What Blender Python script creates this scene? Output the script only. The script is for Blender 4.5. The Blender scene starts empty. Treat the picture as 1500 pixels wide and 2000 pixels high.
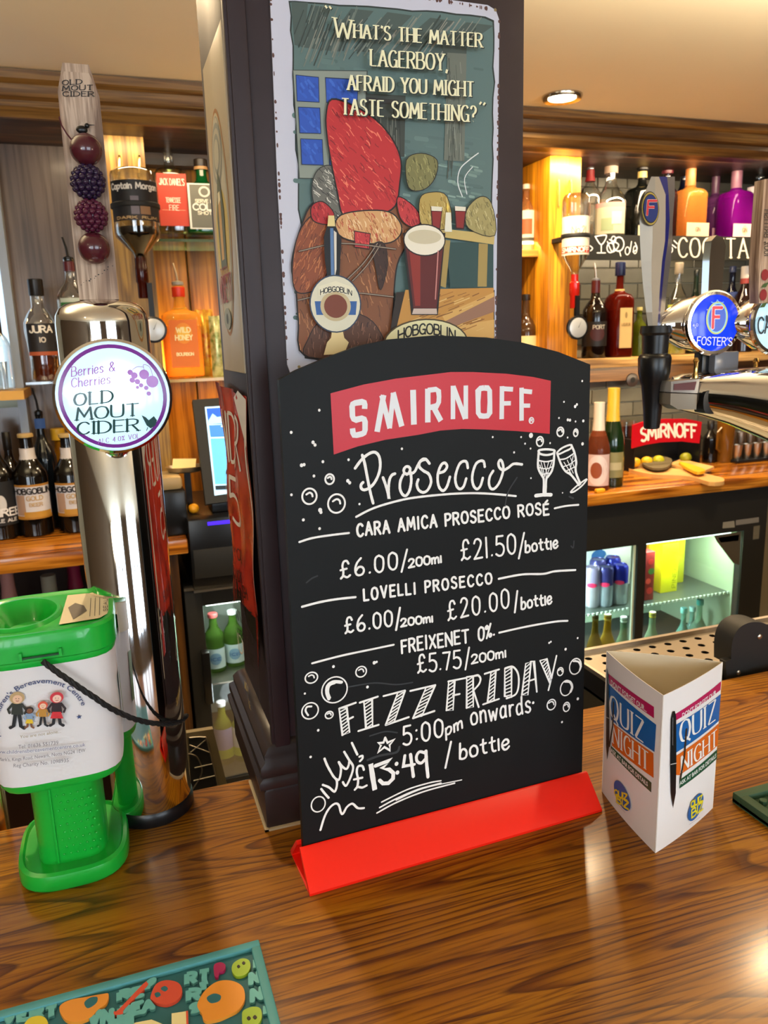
import bpy, bmesh, math, random
from mathutils import Vector, Matrix
random.seed(7)
PI=math.pi
sc=bpy.context.scene
COL=sc.collection
# ------------------------------------------------------------------ camera
FPX=1519.6
RGT=Vector((0.94317518,-0.33094866,-0.02989269)); UPV=Vector((0.09920869,0.19459294,0.9758541)); FWD=Vector((0.3171407,0.92336698,-0.21636822))
CAM=Vector((0,0,.42))
cd=bpy.data.cameras.new('camera'); cam=bpy.data.objects.new('camera',cd); COL.objects.link(cam)
cd.sensor_fit='HORIZONTAL'; cd.sensor_width=36; cd.lens=36*FPX/1500; cd.clip_start=.02; cd.clip_end=60
cam.matrix_world=Matrix(((RGT.x,UPV.x,-FWD.x,CAM.x),(RGT.y,UPV.y,-FWD.y,CAM.y),(RGT.z,UPV.z,-FWD.z,CAM.z),(0,0,0,1)))
cd.dof.use_dof=True; cd.dof.focus_distance=.60; cd.dof.aperture_fstop=26
sc.camera=cam
# ------------------------------------------------------------------ world, exposure
w=bpy.data.worlds.new('world'); sc.world=w; w.use_nodes=True
w.node_tree.nodes['Background'].inputs[0].default_value=(.75,.85,1,1); w.node_tree.nodes['Background'].inputs[1].default_value=1.0
sc.view_settings.view_transform='Standard'; sc.view_settings.look='None'; sc.view_settings.gamma=1; sc.view_settings.use_curve_mapping=False
sc.view_settings.exposure=0.38
def area(name,loc,rot,sx,sy,power,color):
    l=bpy.data.lights.new(name,'AREA'); l.shape='RECTANGLE'; l.size=sx; l.size_y=sy; l.energy=power; l.color=color
    o=bpy.data.objects.new(name,l); COL.objects.link(o); o.location=loc; o.rotation_euler=rot; return o
def aim(o,tgt): o.rotation_euler=(Vector(tgt)-o.location).to_track_quat('-Z','Y').to_euler()
# daylight through the windows of the room behind the camera
def spot(name,loc,tgt,power,color,angle=100,blend=.6,r=.03):
    l=bpy.data.lights.new(name,'SPOT'); l.energy=power; l.color=color; l.spot_size=math.radians(angle); l.spot_blend=blend; l.shadow_soft_size=r
    o=bpy.data.objects.new(name,l); COL.objects.link(o); o.location=loc; aim(o,tgt); return o
def point(name,loc,power,color,r=.03):
    l=bpy.data.lights.new(name,'POINT'); l.energy=power; l.color=color; l.shadow_soft_size=r
    o=bpy.data.objects.new(name,l); COL.objects.link(o); o.location=loc; return o
WARM=(1,.62,.26)
point('room_fill_1',(-.9,-.8,.45),8,(1,.84,.62),.07); point('room_fill_2',(1.5,-.8,.45),9,(1,.82,.58),.07)  # unseen fill lights added behind the camera to brighten the ceiling
area('ceiling_fill_1',(1.1,.95,.80),(PI,0,0),1.3,.3,7,(1,.86,.62)); area('ceiling_fill_2',(-.45,.95,.80),(PI,0,0),.8,.3,5,(1,.90,.68))  # upward fill added above the frame, only to lift the ceiling
# ------------------------------------------------------------------ projection helpers (measured positions -> points in the room)
def ray(x,y): return FWD+RGT*((x-750)/FPX)-UPV*((y-1000)/FPX)
def at(x,y,Y): d=ray(x,y); return CAM+d*(Y/d.y)
def atz(x,y,z=0.): d=ray(x,y); return CAM+d*((z-CAM.z)/d.z)
def mpp(P): return (Vector(P)-CAM).dot(FWD)/FPX
# ------------------------------------------------------------------ materials
MATS={}
def mat(name,col,rough=.5,metal=0.,trans=0.,ior=1.45,emit=None,es=0.,coat=0.,noise=None,bump=0.,spec=.5):
    if name in MATS: return MATS[name]
    m=bpy.data.materials.new(name); m.use_nodes=True; nt=m.node_tree; b=nt.nodes['Principled BSDF']
    b.inputs['Base Color'].default_value=(*col,1); b.inputs['Roughness'].default_value=rough; b.inputs['Metallic'].default_value=metal
    b.inputs['Transmission Weight'].default_value=trans; b.inputs['IOR'].default_value=ior; b.inputs['Coat Weight'].default_value=coat
    b.inputs['Specular IOR Level'].default_value=spec
    if emit: b.inputs['Emission Color'].default_value=(*emit,1); b.inputs['Emission Strength'].default_value=es
    if noise or bump:
        tc=nt.nodes.new('ShaderNodeTexCoord'); n=nt.nodes.new('ShaderNodeTexNoise'); n.inputs['Scale'].default_value=(noise or (40,0))[0]; n.inputs['Detail'].default_value=5
        nt.links.new(tc.outputs['Object'],n.inputs['Vector'])
        if noise:
            mx=nt.nodes.new('ShaderNodeMix'); mx.data_type='RGBA'; mx.inputs[6].default_value=(*col,1)
            k=noise[1]; mx.inputs[7].default_value=(*[min(1,c*(1+k)+k*.02) for c in col],1) if len(noise)<3 else (*noise[2],1)
            cr=nt.nodes.new('ShaderNodeValToRGB'); cr.color_ramp.elements[0].position=.4; cr.color_ramp.elements[1].position=.7
            nt.links.new(n.outputs[0],cr.inputs[0]); nt.links.new(cr.outputs[0],mx.inputs[0]); nt.links.new(mx.outputs[2],b.inputs['Base Color'])
        if bump:
            bp=nt.nodes.new('ShaderNodeBump'); bp.inputs['Strength'].default_value=bump; bp.inputs['Distance'].default_value=.002
            nt.links.new(n.outputs[0],bp.inputs['Height']); nt.links.new(bp.outputs[0],b.inputs['Normal'])
    MATS[name]=m; return m
def srgb(h):
    h=h.lstrip('#'); return tuple(((int(h[i:i+2],16)/255+.055)/1.055)**2.4 if int(h[i:i+2],16)>10 else int(h[i:i+2],16)/255/12.92 for i in (0,2,4))
def flat(h,rough=.55): return mat('print_'+h+('' if rough==.55 else str(rough)),srgb(h),rough)
def wood(name,c0,c1,c2,axis=0,scale=1.,rough=.4,coat=0.,ring=(0,0,0),bump=.1,fine=1.):
    """long grained timber: stretched noise, rings, pores"""
    if name in MATS: return MATS[name]
    m=bpy.data.materials.new(name); m.use_nodes=True; nt=m.node_tree; b=nt.nodes['Principled BSDF']; N=nt.nodes.new; L=nt.links.new
    tc=N('ShaderNodeTexCoord'); mp=N('ShaderNodeMapping'); s=[10*scale]*3; s[axis]=1.1*scale
    mp.inputs['Scale'].default_value=s; mp.inputs['Location'].default_value=ring; L(tc.outputs['Object'],mp.inputs['Vector'])
    nz=N('ShaderNodeTexNoise'); nz.inputs['Scale'].default_value=1.0; nz.inputs['Detail'].default_value=2; L(mp.outputs[0],nz.inputs['Vector'])
    mul=N('ShaderNodeMath'); mul.operation='MULTIPLY'; mul.inputs[1].default_value=16*fine; L(nz.outputs[0],mul.inputs[0])
    sn=N('ShaderNodeMath'); sn.operation='SINE'; m2=N('ShaderNodeMath'); m2.operation='MULTIPLY'; m2.inputs[1].default_value=2.4; L(mul.outputs[0],m2.inputs[0]); L(m2.outputs[0],sn.inputs[0])
    mp2=N('ShaderNodeMapping'); s2=[170*scale]*3; s2[axis]=6*scale; mp2.inputs['Scale'].default_value=s2; L(tc.outputs['Object'],mp2.inputs['Vector'])
    n2=N('ShaderNodeTexNoise'); n2.inputs['Scale'].default_value=1; n2.inputs['Detail'].default_value=3; L(mp2.outputs[0],n2.inputs['Vector'])
    cr=N('ShaderNodeValToRGB'); e=cr.color_ramp.elements; e[0].position=.0; e[0].color=(*c0,1); e[1].position=1; e[1].color=(*c2,1); x=cr.color_ramp.elements.new(.45); x.color=(*c1,1)
    mr=N('ShaderNodeMapRange'); mr.inputs[1].default_value=-1; mr.inputs[2].default_value=1; L(sn.outputs[0],mr.inputs[0]); L(mr.outputs[0],cr.inputs[0])
    cr2=N('ShaderNodeValToRGB'); cr2.color_ramp.elements[0].position=.38; cr2.color_ramp.elements[0].color=(.45,.38,.32,1); cr2.color_ramp.elements[1].position=.56; cr2.color_ramp.elements[1].color=(1,1,1,1); L(n2.outputs[0],cr2.inputs[0])
    mx=N('ShaderNodeMix'); mx.data_type='RGBA'; mx.blend_type='MULTIPLY'; mx.inputs[0].default_value=.8; L(cr.outputs[0],mx.inputs[6]); L(cr2.outputs[0],mx.inputs[7]); L(mx.outputs[2],b.inputs['Base Color'])
    b.inputs['Roughness'].default_value=rough; b.inputs['Coat Weight'].default_value=coat; b.inputs['Coat Roughness'].default_value=.12
    bp=N('ShaderNodeBump'); bp.inputs['Strength'].default_value=bump; bp.inputs['Distance'].default_value=.001; L(n2.outputs[0],bp.inputs['Height']); L(bp.outputs[0],b.inputs['Normal'])
    MATS[name]=m; return m
def thin_glass(name,col,refl=.12):
    if name in MATS: return MATS[name]
    m=bpy.data.materials.new(name); m.use_nodes=True; nt=m.node_tree; nt.nodes.clear(); N=nt.nodes.new; L=nt.links.new
    o=N('ShaderNodeOutputMaterial'); t=N('ShaderNodeBsdfTransparent'); t.inputs[0].default_value=(*col,1)
    g=N('ShaderNodeBsdfGlossy'); g.inputs['Roughness'].default_value=.05; f=N('ShaderNodeLayerWeight'); f.inputs[0].default_value=.35
    mr=N('ShaderNodeMapRange'); mr.inputs[3].default_value=refl*.5; mr.inputs[4].default_value=min(1,refl*5); L(f.outputs['Facing'],mr.inputs[0])
    mx=N('ShaderNodeMixShader'); L(mr.outputs[0],mx.inputs[0]); L(t.outputs[0],mx.inputs[1]); L(g.outputs[0],mx.inputs[2]); L(mx.outputs[0],o.inputs[0])
    MATS[name]=m; return m
M_oakbar=None
CHROME=mat('chrome',(.82,.8,.78),.06,1.); STEEL=mat('brushed_steel',(.50,.44,.36),.34,1.); BLACK=mat('black_plastic',(.006,.006,.007),.3)
BLACKM=mat('black_matt',(.01,.01,.01),.6); BRASS=mat('brass',(.7,.48,.16),.22,1.); WHITEP=mat('white_card',(.82,.8,.8),.45,noise=(9,-.06))
GLASS=thin_glass('clear_glass',(.96,.97,.96),.2)
PINE=wood('golden_pine',srgb('#b06e12'),srgb('#dd9418'),srgb('#e8a428'),2,.8,.4,.1,(3,1,0),fine=.5)
ALCW=wood('alcove_oak',srgb('#6a3f10'),srgb('#a46a1c'),srgb('#b87c28'),2,.8,.4,.1,(3,1,0),fine=.5)
PINEX=wood('golden_pine_along',srgb('#4d3212'),srgb('#8a6426'),srgb('#a87d36'),0,.9,.35,.2,(3,1,0))
GREYW=wood('greyed_brown_panel',srgb('#5b483c'),srgb('#75604f'),srgb('#806a58'),2,.55,.4,.1,(1,7,0),fine=.6)
OAKP=wood('oak_post',srgb('#7d5b20'),srgb('#a98034'),srgb('#b88f42'),2,1.1,.4,.1,(9,2,0))
DARKW=wood('dark_stained_wood',srgb('#251307'),srgb('#3d220d'),srgb('#4b2c12'),0,1,.45)
BACKC=wood('back_counter_oak',srgb('#7a4210'),srgb('#b96f1c'),srgb('#cf872c'),0,1.2,.25,.5,(2,2,0))
SHELFW=wood('shelf_pine',srgb('#8d6330'),srgb('#bf9353'),srgb('#d3aa6b'),0,1,.4)
# ------------------------------------------------------------------ mesh building
class MB:
    def __init__(s): s.v=[]; s.f=[]; s.m=[]; s.sm=[]; s.mats=[]
    def mi(s,m):
        if m not in s.mats: s.mats.append(m)
        return s.mats.index(m)
    def add(s,vs,fs,m,smooth=False):
        b=len(s.v); s.v+= [Vector(p) for p in vs]; k=s.mi(m)
        for f in fs: s.f.append([b+i for i in f]); s.m.append(k); s.sm.append(smooth)
        return s
    def box(s,a,b,m,bev=0):
        x0,y0,z0=a; x1,y1,z1=b
        if bev<=0:
            return s.add([(x0,y0,z0),(x1,y0,z0),(x1,y1,z0),(x0,y1,z0),(x0,y0,z1),(x1,y0,z1),(x1,y1,z1),(x0,y1,z1)],[(0,3,2,1),(4,5,6,7),(0,1,5,4),(1,2,6,5),(2,3,7,6),(3,0,4,7)],m)
        bm=bmesh.new(); bmesh.ops.create_cube(bm,size=1)
        for v in bm.verts: v.co=Vector(((x0+x1)/2+v.co.x*(x1-x0),(y0+y1)/2+v.co.y*(y1-y0),(z0+z1)/2+v.co.z*(z1-z0)))
        bmesh.ops.bevel(bm,geom=bm.edges[:],offset=bev,segments=2,affect='EDGES',profile=.5)
        return s.bm(bm,m)
    def bm(s,bm,m,smooth=False,mtx=None):
        bm.verts.ensure_lookup_table(); bm.verts.index_update()
        s.add([(mtx@v.co if mtx else v.co.copy()) for v in bm.verts],[[v.index for v in f.verts] for f in bm.faces],m,smooth); bm.free(); return s
    def lathe(s,prof,c,m,n=24,axis='z',p=None,cap=True,rx=1,ry=1,smooth=True,rot=0,frame=None):
        """prof [(r,h)], p: superellipse power list/number"""
        c=Vector(c); vs=[]; fs=[]; K=len(prof)
        for i,(r,h) in enumerate(prof):
            pw=p[i] if isinstance(p,(list,tuple)) else (p or 2)
            for j in range(n):
                t=2*PI*j/n; k=1/((abs(math.cos(t))**pw+abs(math.sin(t))**pw)**(1/pw)); x=r*k*math.cos(t)*rx; y=r*k*math.sin(t)*ry
                if rot: x,y=x*math.cos(rot)-y*math.sin(rot),x*math.sin(rot)+y*math.cos(rot)
                if frame: q=frame[0]*x+frame[1]*y+frame[2]*h
                elif axis=='z': q=Vector((x,y,h))
                elif axis=='y': q=Vector((x,-h,y))
                else: q=Vector((h,x,y))
                vs.append(c+q)
        for i in range(K-1):
            for j in range(n):
                a=i*n+j; b=i*n+(j+1)%n; fs.append((a,b,b+n,a+n))
        if cap: fs.append(tuple(range(n))[::-1]); fs.append(tuple((K-1)*n+j for j in range(n)))
        return s.add(vs,fs,m,smooth)
    def tube(s,pts,r,m,n=8,closed=False):
        pts=[Vector(p) for p in pts]; K=len(pts); vs=[]; fs=[]; prev=None
        for i,p in enumerate(pts):
            d=(pts[min(i+1,K-1)]-pts[max(i-1,0)]).normalized()
            a=prev if prev is not None else (Vector((0,0,1)) if abs(d.z)<.9 else Vector((1,0,0)))
            u=(a-d*a.dot(d)).normalized(); prev=u; v=d.cross(u); rr=r[i] if isinstance(r,(list,tuple)) else r
            for j in range(n): t=2*PI*j/n; vs.append(p+u*(rr*math.cos(t))+v*(rr*math.sin(t)))
        for i in range(K-1):
            for j in range(n): a=i*n+j; b=i*n+(j+1)%n; fs.append((a,b,b+n,a+n))
        fs.append(tuple(range(n))[::-1]); fs.append(tuple((K-1)*n+j for j in range(n)))
        return s.add(vs,fs,m,True)
    def prism(s,poly,d,m,bev=0):
        """closed 3D polygon extruded by vector d"""
        n=len(poly); d=Vector(d); vs=[Vector(p) for p in poly]+[Vector(p)+d for p in poly]
        return s.add(vs,[tuple(range(n)),tuple(range(2*n-1,n-1,-1))]+[(i,i+n,(i+1)%n+n,(i+1)%n) for i in range(n)],m)
    def sphere(s,c,r,m,seg=12,sq=(1,1,1)):
        bm=bmesh.new(); bmesh.ops.create_uvsphere(bm,u_segments=seg,v_segments=max(6,seg*2//3),radius=1)
        c=Vector(c)
        for v in bm.verts: v.co=Vector((c.x+v.co.x*r*sq[0],c.y+v.co.y*r*sq[1],c.z+v.co.z*r*sq[2]))
        return s.bm(bm,m,True)
def fin(name,mb,parent=None,fixn=True):
    me=bpy.data.meshes.new(name); org=Vector((0,0,0))
    if parent is not None:
        q=parent
        while q is not None: org=org+q.location; q=q.parent
    me.from_pydata([tuple(v-org) for v in mb.v],[],mb.f)
    for m in mb.mats: me.materials.append(m)
    me.polygons.foreach_set('material_index',mb.m); me.polygons.foreach_set('use_smooth',mb.sm); me.update()
    if fixn:
        bm=bmesh.new(); bm.from_mesh(me); bmesh.ops.recalc_face_normals(bm,faces=bm.faces); bm.to_mesh(me); bm.free()
    try: me.set_sharp_from_angle(angle=math.radians(38))
    except Exception: pass
    o=bpy.data.objects.new(name,me); COL.objects.link(o)
    if parent is not None: o.parent=parent
    return o
def recenter(o,c):
    c=Vector(c); o.data.transform(Matrix.Translation(-c)); o.location=c; return o
def tag(o,label,cat=None,group=None,kind=None):
    if label: o['label']=label
    if cat: o['category']=cat
    if group: o['group']=group
    if kind: o['kind']=kind
    return o
def thing(name,label,cat,loc,group=None,kind=None):
    o=bpy.data.objects.new(name,None); COL.objects.link(o); o.location=loc; o.empty_display_size=.02; return tag(o,label,cat,group,kind)
def struct(name,mb,label=None):
    o=fin(name,mb); o['kind']='structure'
    if label: o['label']=label
    return o
# ------------------------------------------------------------------ flat print: surfaces and drawing
class Plane:
    def __init__(s,o,U,V): s.o=Vector(o); s.U=Vector(U).normalized(); s.V=Vector(V).normalized(); s.n=s.U.cross(s.V); s.n= s.n if s.n.dot(CAM-s.o)>0 else -s.n
    def hit(s,x,y): d=ray(x,y); t=(s.o-CAM).dot(s.n)/d.dot(s.n); P=CAM+d*t-s.o; return (P.dot(s.U),P.dot(s.V))
    def pt(s,u,v,k=0.): return s.o+s.U*u+s.V*v+s.n*k
class Bulge(Plane):
    def __init__(s,o,U,V,W,b): super().__init__(o,U,V); s.W=W; s.b=b
    def pt(s,u,v,k=0.): q=u/s.W; return s.o+s.U*u+s.V*v+s.n*(k+s.b*4*q*(1-q))
class Cyl:
    """label on a round or square bottle; u along the girth, v up; facing the room"""
    def __init__(s,c,r,face=None,p=2): s.c=Vector(c); s.r=r; d=(CAM-s.c); s.a0=math.atan2(d.y,d.x) if face is None else face; s.p=p
    def pt(s,u,v,k=0.):
        if s.p>2: # flat faced bottle, face turned to -Y
            return s.c+Vector((u,-s.r-k,v))
        a=s.a0+u/s.r; return s.c+Vector((math.cos(a)*(s.r+k),math.sin(a)*(s.r+k),v))
KX=-.066; KY=.648; BW=.099; BDp=.098
class Lens(Plane):
    def pt(s,u,v,k=0.): r2=(u*u+v*v)/.0405**2; return s.o+s.U*u+s.V*v+s.n*(k+.0011+.0042*max(0,1-r2))
class Tin(Plane):
    def pt(s,u,v,k=0.):
        a=abs(u)/(BW/2); y=BDp/2*(max(0,1-min(1,a)**4.5))**(1/4.5); t=(v-.1)/.09; y*= .985+.015*max(0,min(1,t)); return Vector((KX+u,KY-y-.0011-k,v))
def smooth_pts(pts,n=6,closed=False):
    if len(pts)<3: return pts
    out=[]; K=len(pts)
    rng=range(K if closed else K-1)
    g=(lambda i: pts[i%K]) if closed else (lambda i: pts[max(0,min(K-1,i))])
    for i in rng:
        p0,p1,p2,p3=g(i-1),g(i),g(i+1),g(i+2)
        for k in range(n):
            t=k/n; out.append(tuple(.5*((2*p1[a])+(-p0[a]+p2[a])*t+(2*p0[a]-5*p1[a]+4*p2[a]-p3[a])*t*t+(-p0[a]+3*p1[a]-3*p2[a]+p3[a])*t**3) for a in (0,1)))
    if not closed: out.append(tuple(pts[-1]))
    return out
class Draw:
    """prints on a surface; every method takes points in the surface's own (u,v) metres"""
    def __init__(s,surf,eps=.00012): s.S=surf; s.mb=MB(); s.k=eps; s.eps=eps; s.c=0
    def up(s,n=1): s.k+=s.eps*n; return s
    def P(s,pts): return [s.S.hit(*p) for p in pts]
    def poly(s,pts,m): 
        if isinstance(s.S,(Bulge,Lens,Tin,Cyl)) and len(pts)<30:
            bm=bmesh.new(); vv=[bm.verts.new((p[0],p[1],0)) for p in pts]
            try: bm.faces.new(vv)
            except ValueError: bm.free(); return s
            bmesh.ops.triangulate(bm,faces=bm.faces[:])
            L=max(max(p[0] for p in pts)-min(p[0] for p in pts),1e-6)
            if L>.004:
                bmesh.ops.subdivide_edges(bm,edges=bm.edges[:],cuts=5 if L>.02 else 2,use_grid_fill=True); bmesh.ops.triangulate(bm,faces=bm.faces[:])
            bm.verts.index_update(); s.mb.add([s.S.pt(v.co.x,v.co.y,s.k) for v in bm.verts],[[v.index for v in f.verts] for f in bm.faces],m); bm.free(); return s
        s.mb.add([s.S.pt(u,v,s.k) for u,v in pts],[tuple(range(len(pts)))],m); return s
    def rect(s,u0,v0,u1,v1,m,nu=1):
        vs=[]; fs=[]
        for i in range(nu+1):
            u=u0+(u1-u0)*i/nu; vs+=[s.S.pt(u,v0,s.k),s.S.pt(u,v1,s.k)]
            if i: a=2*i; fs.append((a-2,a,a+1,a-1))
        s.mb.add(vs,fs,m); return s
    def ell(s,c,rx,ry,m,n=32,rot=0,ring=0):
        s.c+=1; kk=s.k+(s.c%12)*4e-6
        cr,sr=math.cos(rot),math.sin(rot)
        f=lambda a,k:(c[0]+(rx-k)*math.cos(a)*cr-(ry-k)*math.sin(a)*sr, c[1]+(rx-k)*math.cos(a)*sr+(ry-k)*math.sin(a)*cr)
        if not ring:
            k0=s.k; s.k=kk; s.poly([f(2*PI*i/n,0) for i in range(n)],m); s.k=k0; return s
        vs=[s.S.pt(*f(2*PI*i/n,0),kk) for i in range(n)]+[s.S.pt(*f(2*PI*i/n,ring),kk) for i in range(n)]
        s.mb.add(vs,[(i,(i+1)%n,(i+1)%n+n,i+n) for i in range(n)],m); return s
    def ribbon(s,pts,wd,m,thin=None,cap='round',closed=False,jit=0):
        """stroke; wd thickness of vertical strokes, thin of horizontal ones"""
        s.c+=1; kk=s.k+(s.c%12)*4e-6; q=[pts[0]]
        for p in pts[1:]:
            if math.hypot(p[0]-q[-1][0],p[1]-q[-1][1])>1e-6: q.append(p)
        pts=q; K=len(pts)
        if K<2: return s.ell(pts[0],wd/2,wd/2,m,10)
        vs=[];L=[]
        for i in range(K):
            a=pts[(i-1)%K] if closed else pts[max(0,i-1)]; b=pts[(i+1)%K] if closed else pts[min(K-1,i+1)]
            dx,dy=b[0]-a[0],b[1]-a[1]; l=math.hypot(dx,dy) or 1; dx/=l; dy/=l
            h=wd/2 if thin is None else (thin+(wd-thin)*abs(dy)**1.5)/2
            if jit: h*=1+random.uniform(-jit,jit)
            # mitre
            if 0<i<K-1 or closed:
                e1=(pts[i][0]-a[0],pts[i][1]-a[1]); l1=math.hypot(*e1) or 1; c=abs((e1[0]*dx+e1[1]*dy)/l1); h=h/max(.6,c)
            x,y=pts[i]
            if cap=='square' and not closed and i in (0,K-1): k=0; 
            vs+=[s.S.pt(x-dy*h,y+dx*h,kk+i*3e-7),s.S.pt(x+dy*h,y-dx*h,kk+i*3e-7)]; L.append((dx,dy,h))
        fs=[(2*i,2*i+1,2*i+3,2*i+2) for i in range(K-1)]
        if closed: fs.append((2*K-2,2*K-1,1,0))
        s.mb.add(vs,fs,m)
        if cap=='round' and not closed:
            for i,sg in ((0,-1),(K-1,1)):
                dx,dy,h=L[i]; x,y=pts[i]; a0=math.atan2(dy*sg,dx*sg)
                s.mb.add([s.S.pt(x+h*math.cos(a0+(j-3)*PI/6),y+h*math.sin(a0+(j-3)*PI/6),kk+i*3e-7) for j in range(7)],[tuple(range(7))],m)
        return s
    def done(s,name,parent=None): return fin(name,s.mb,parent,False)
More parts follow.
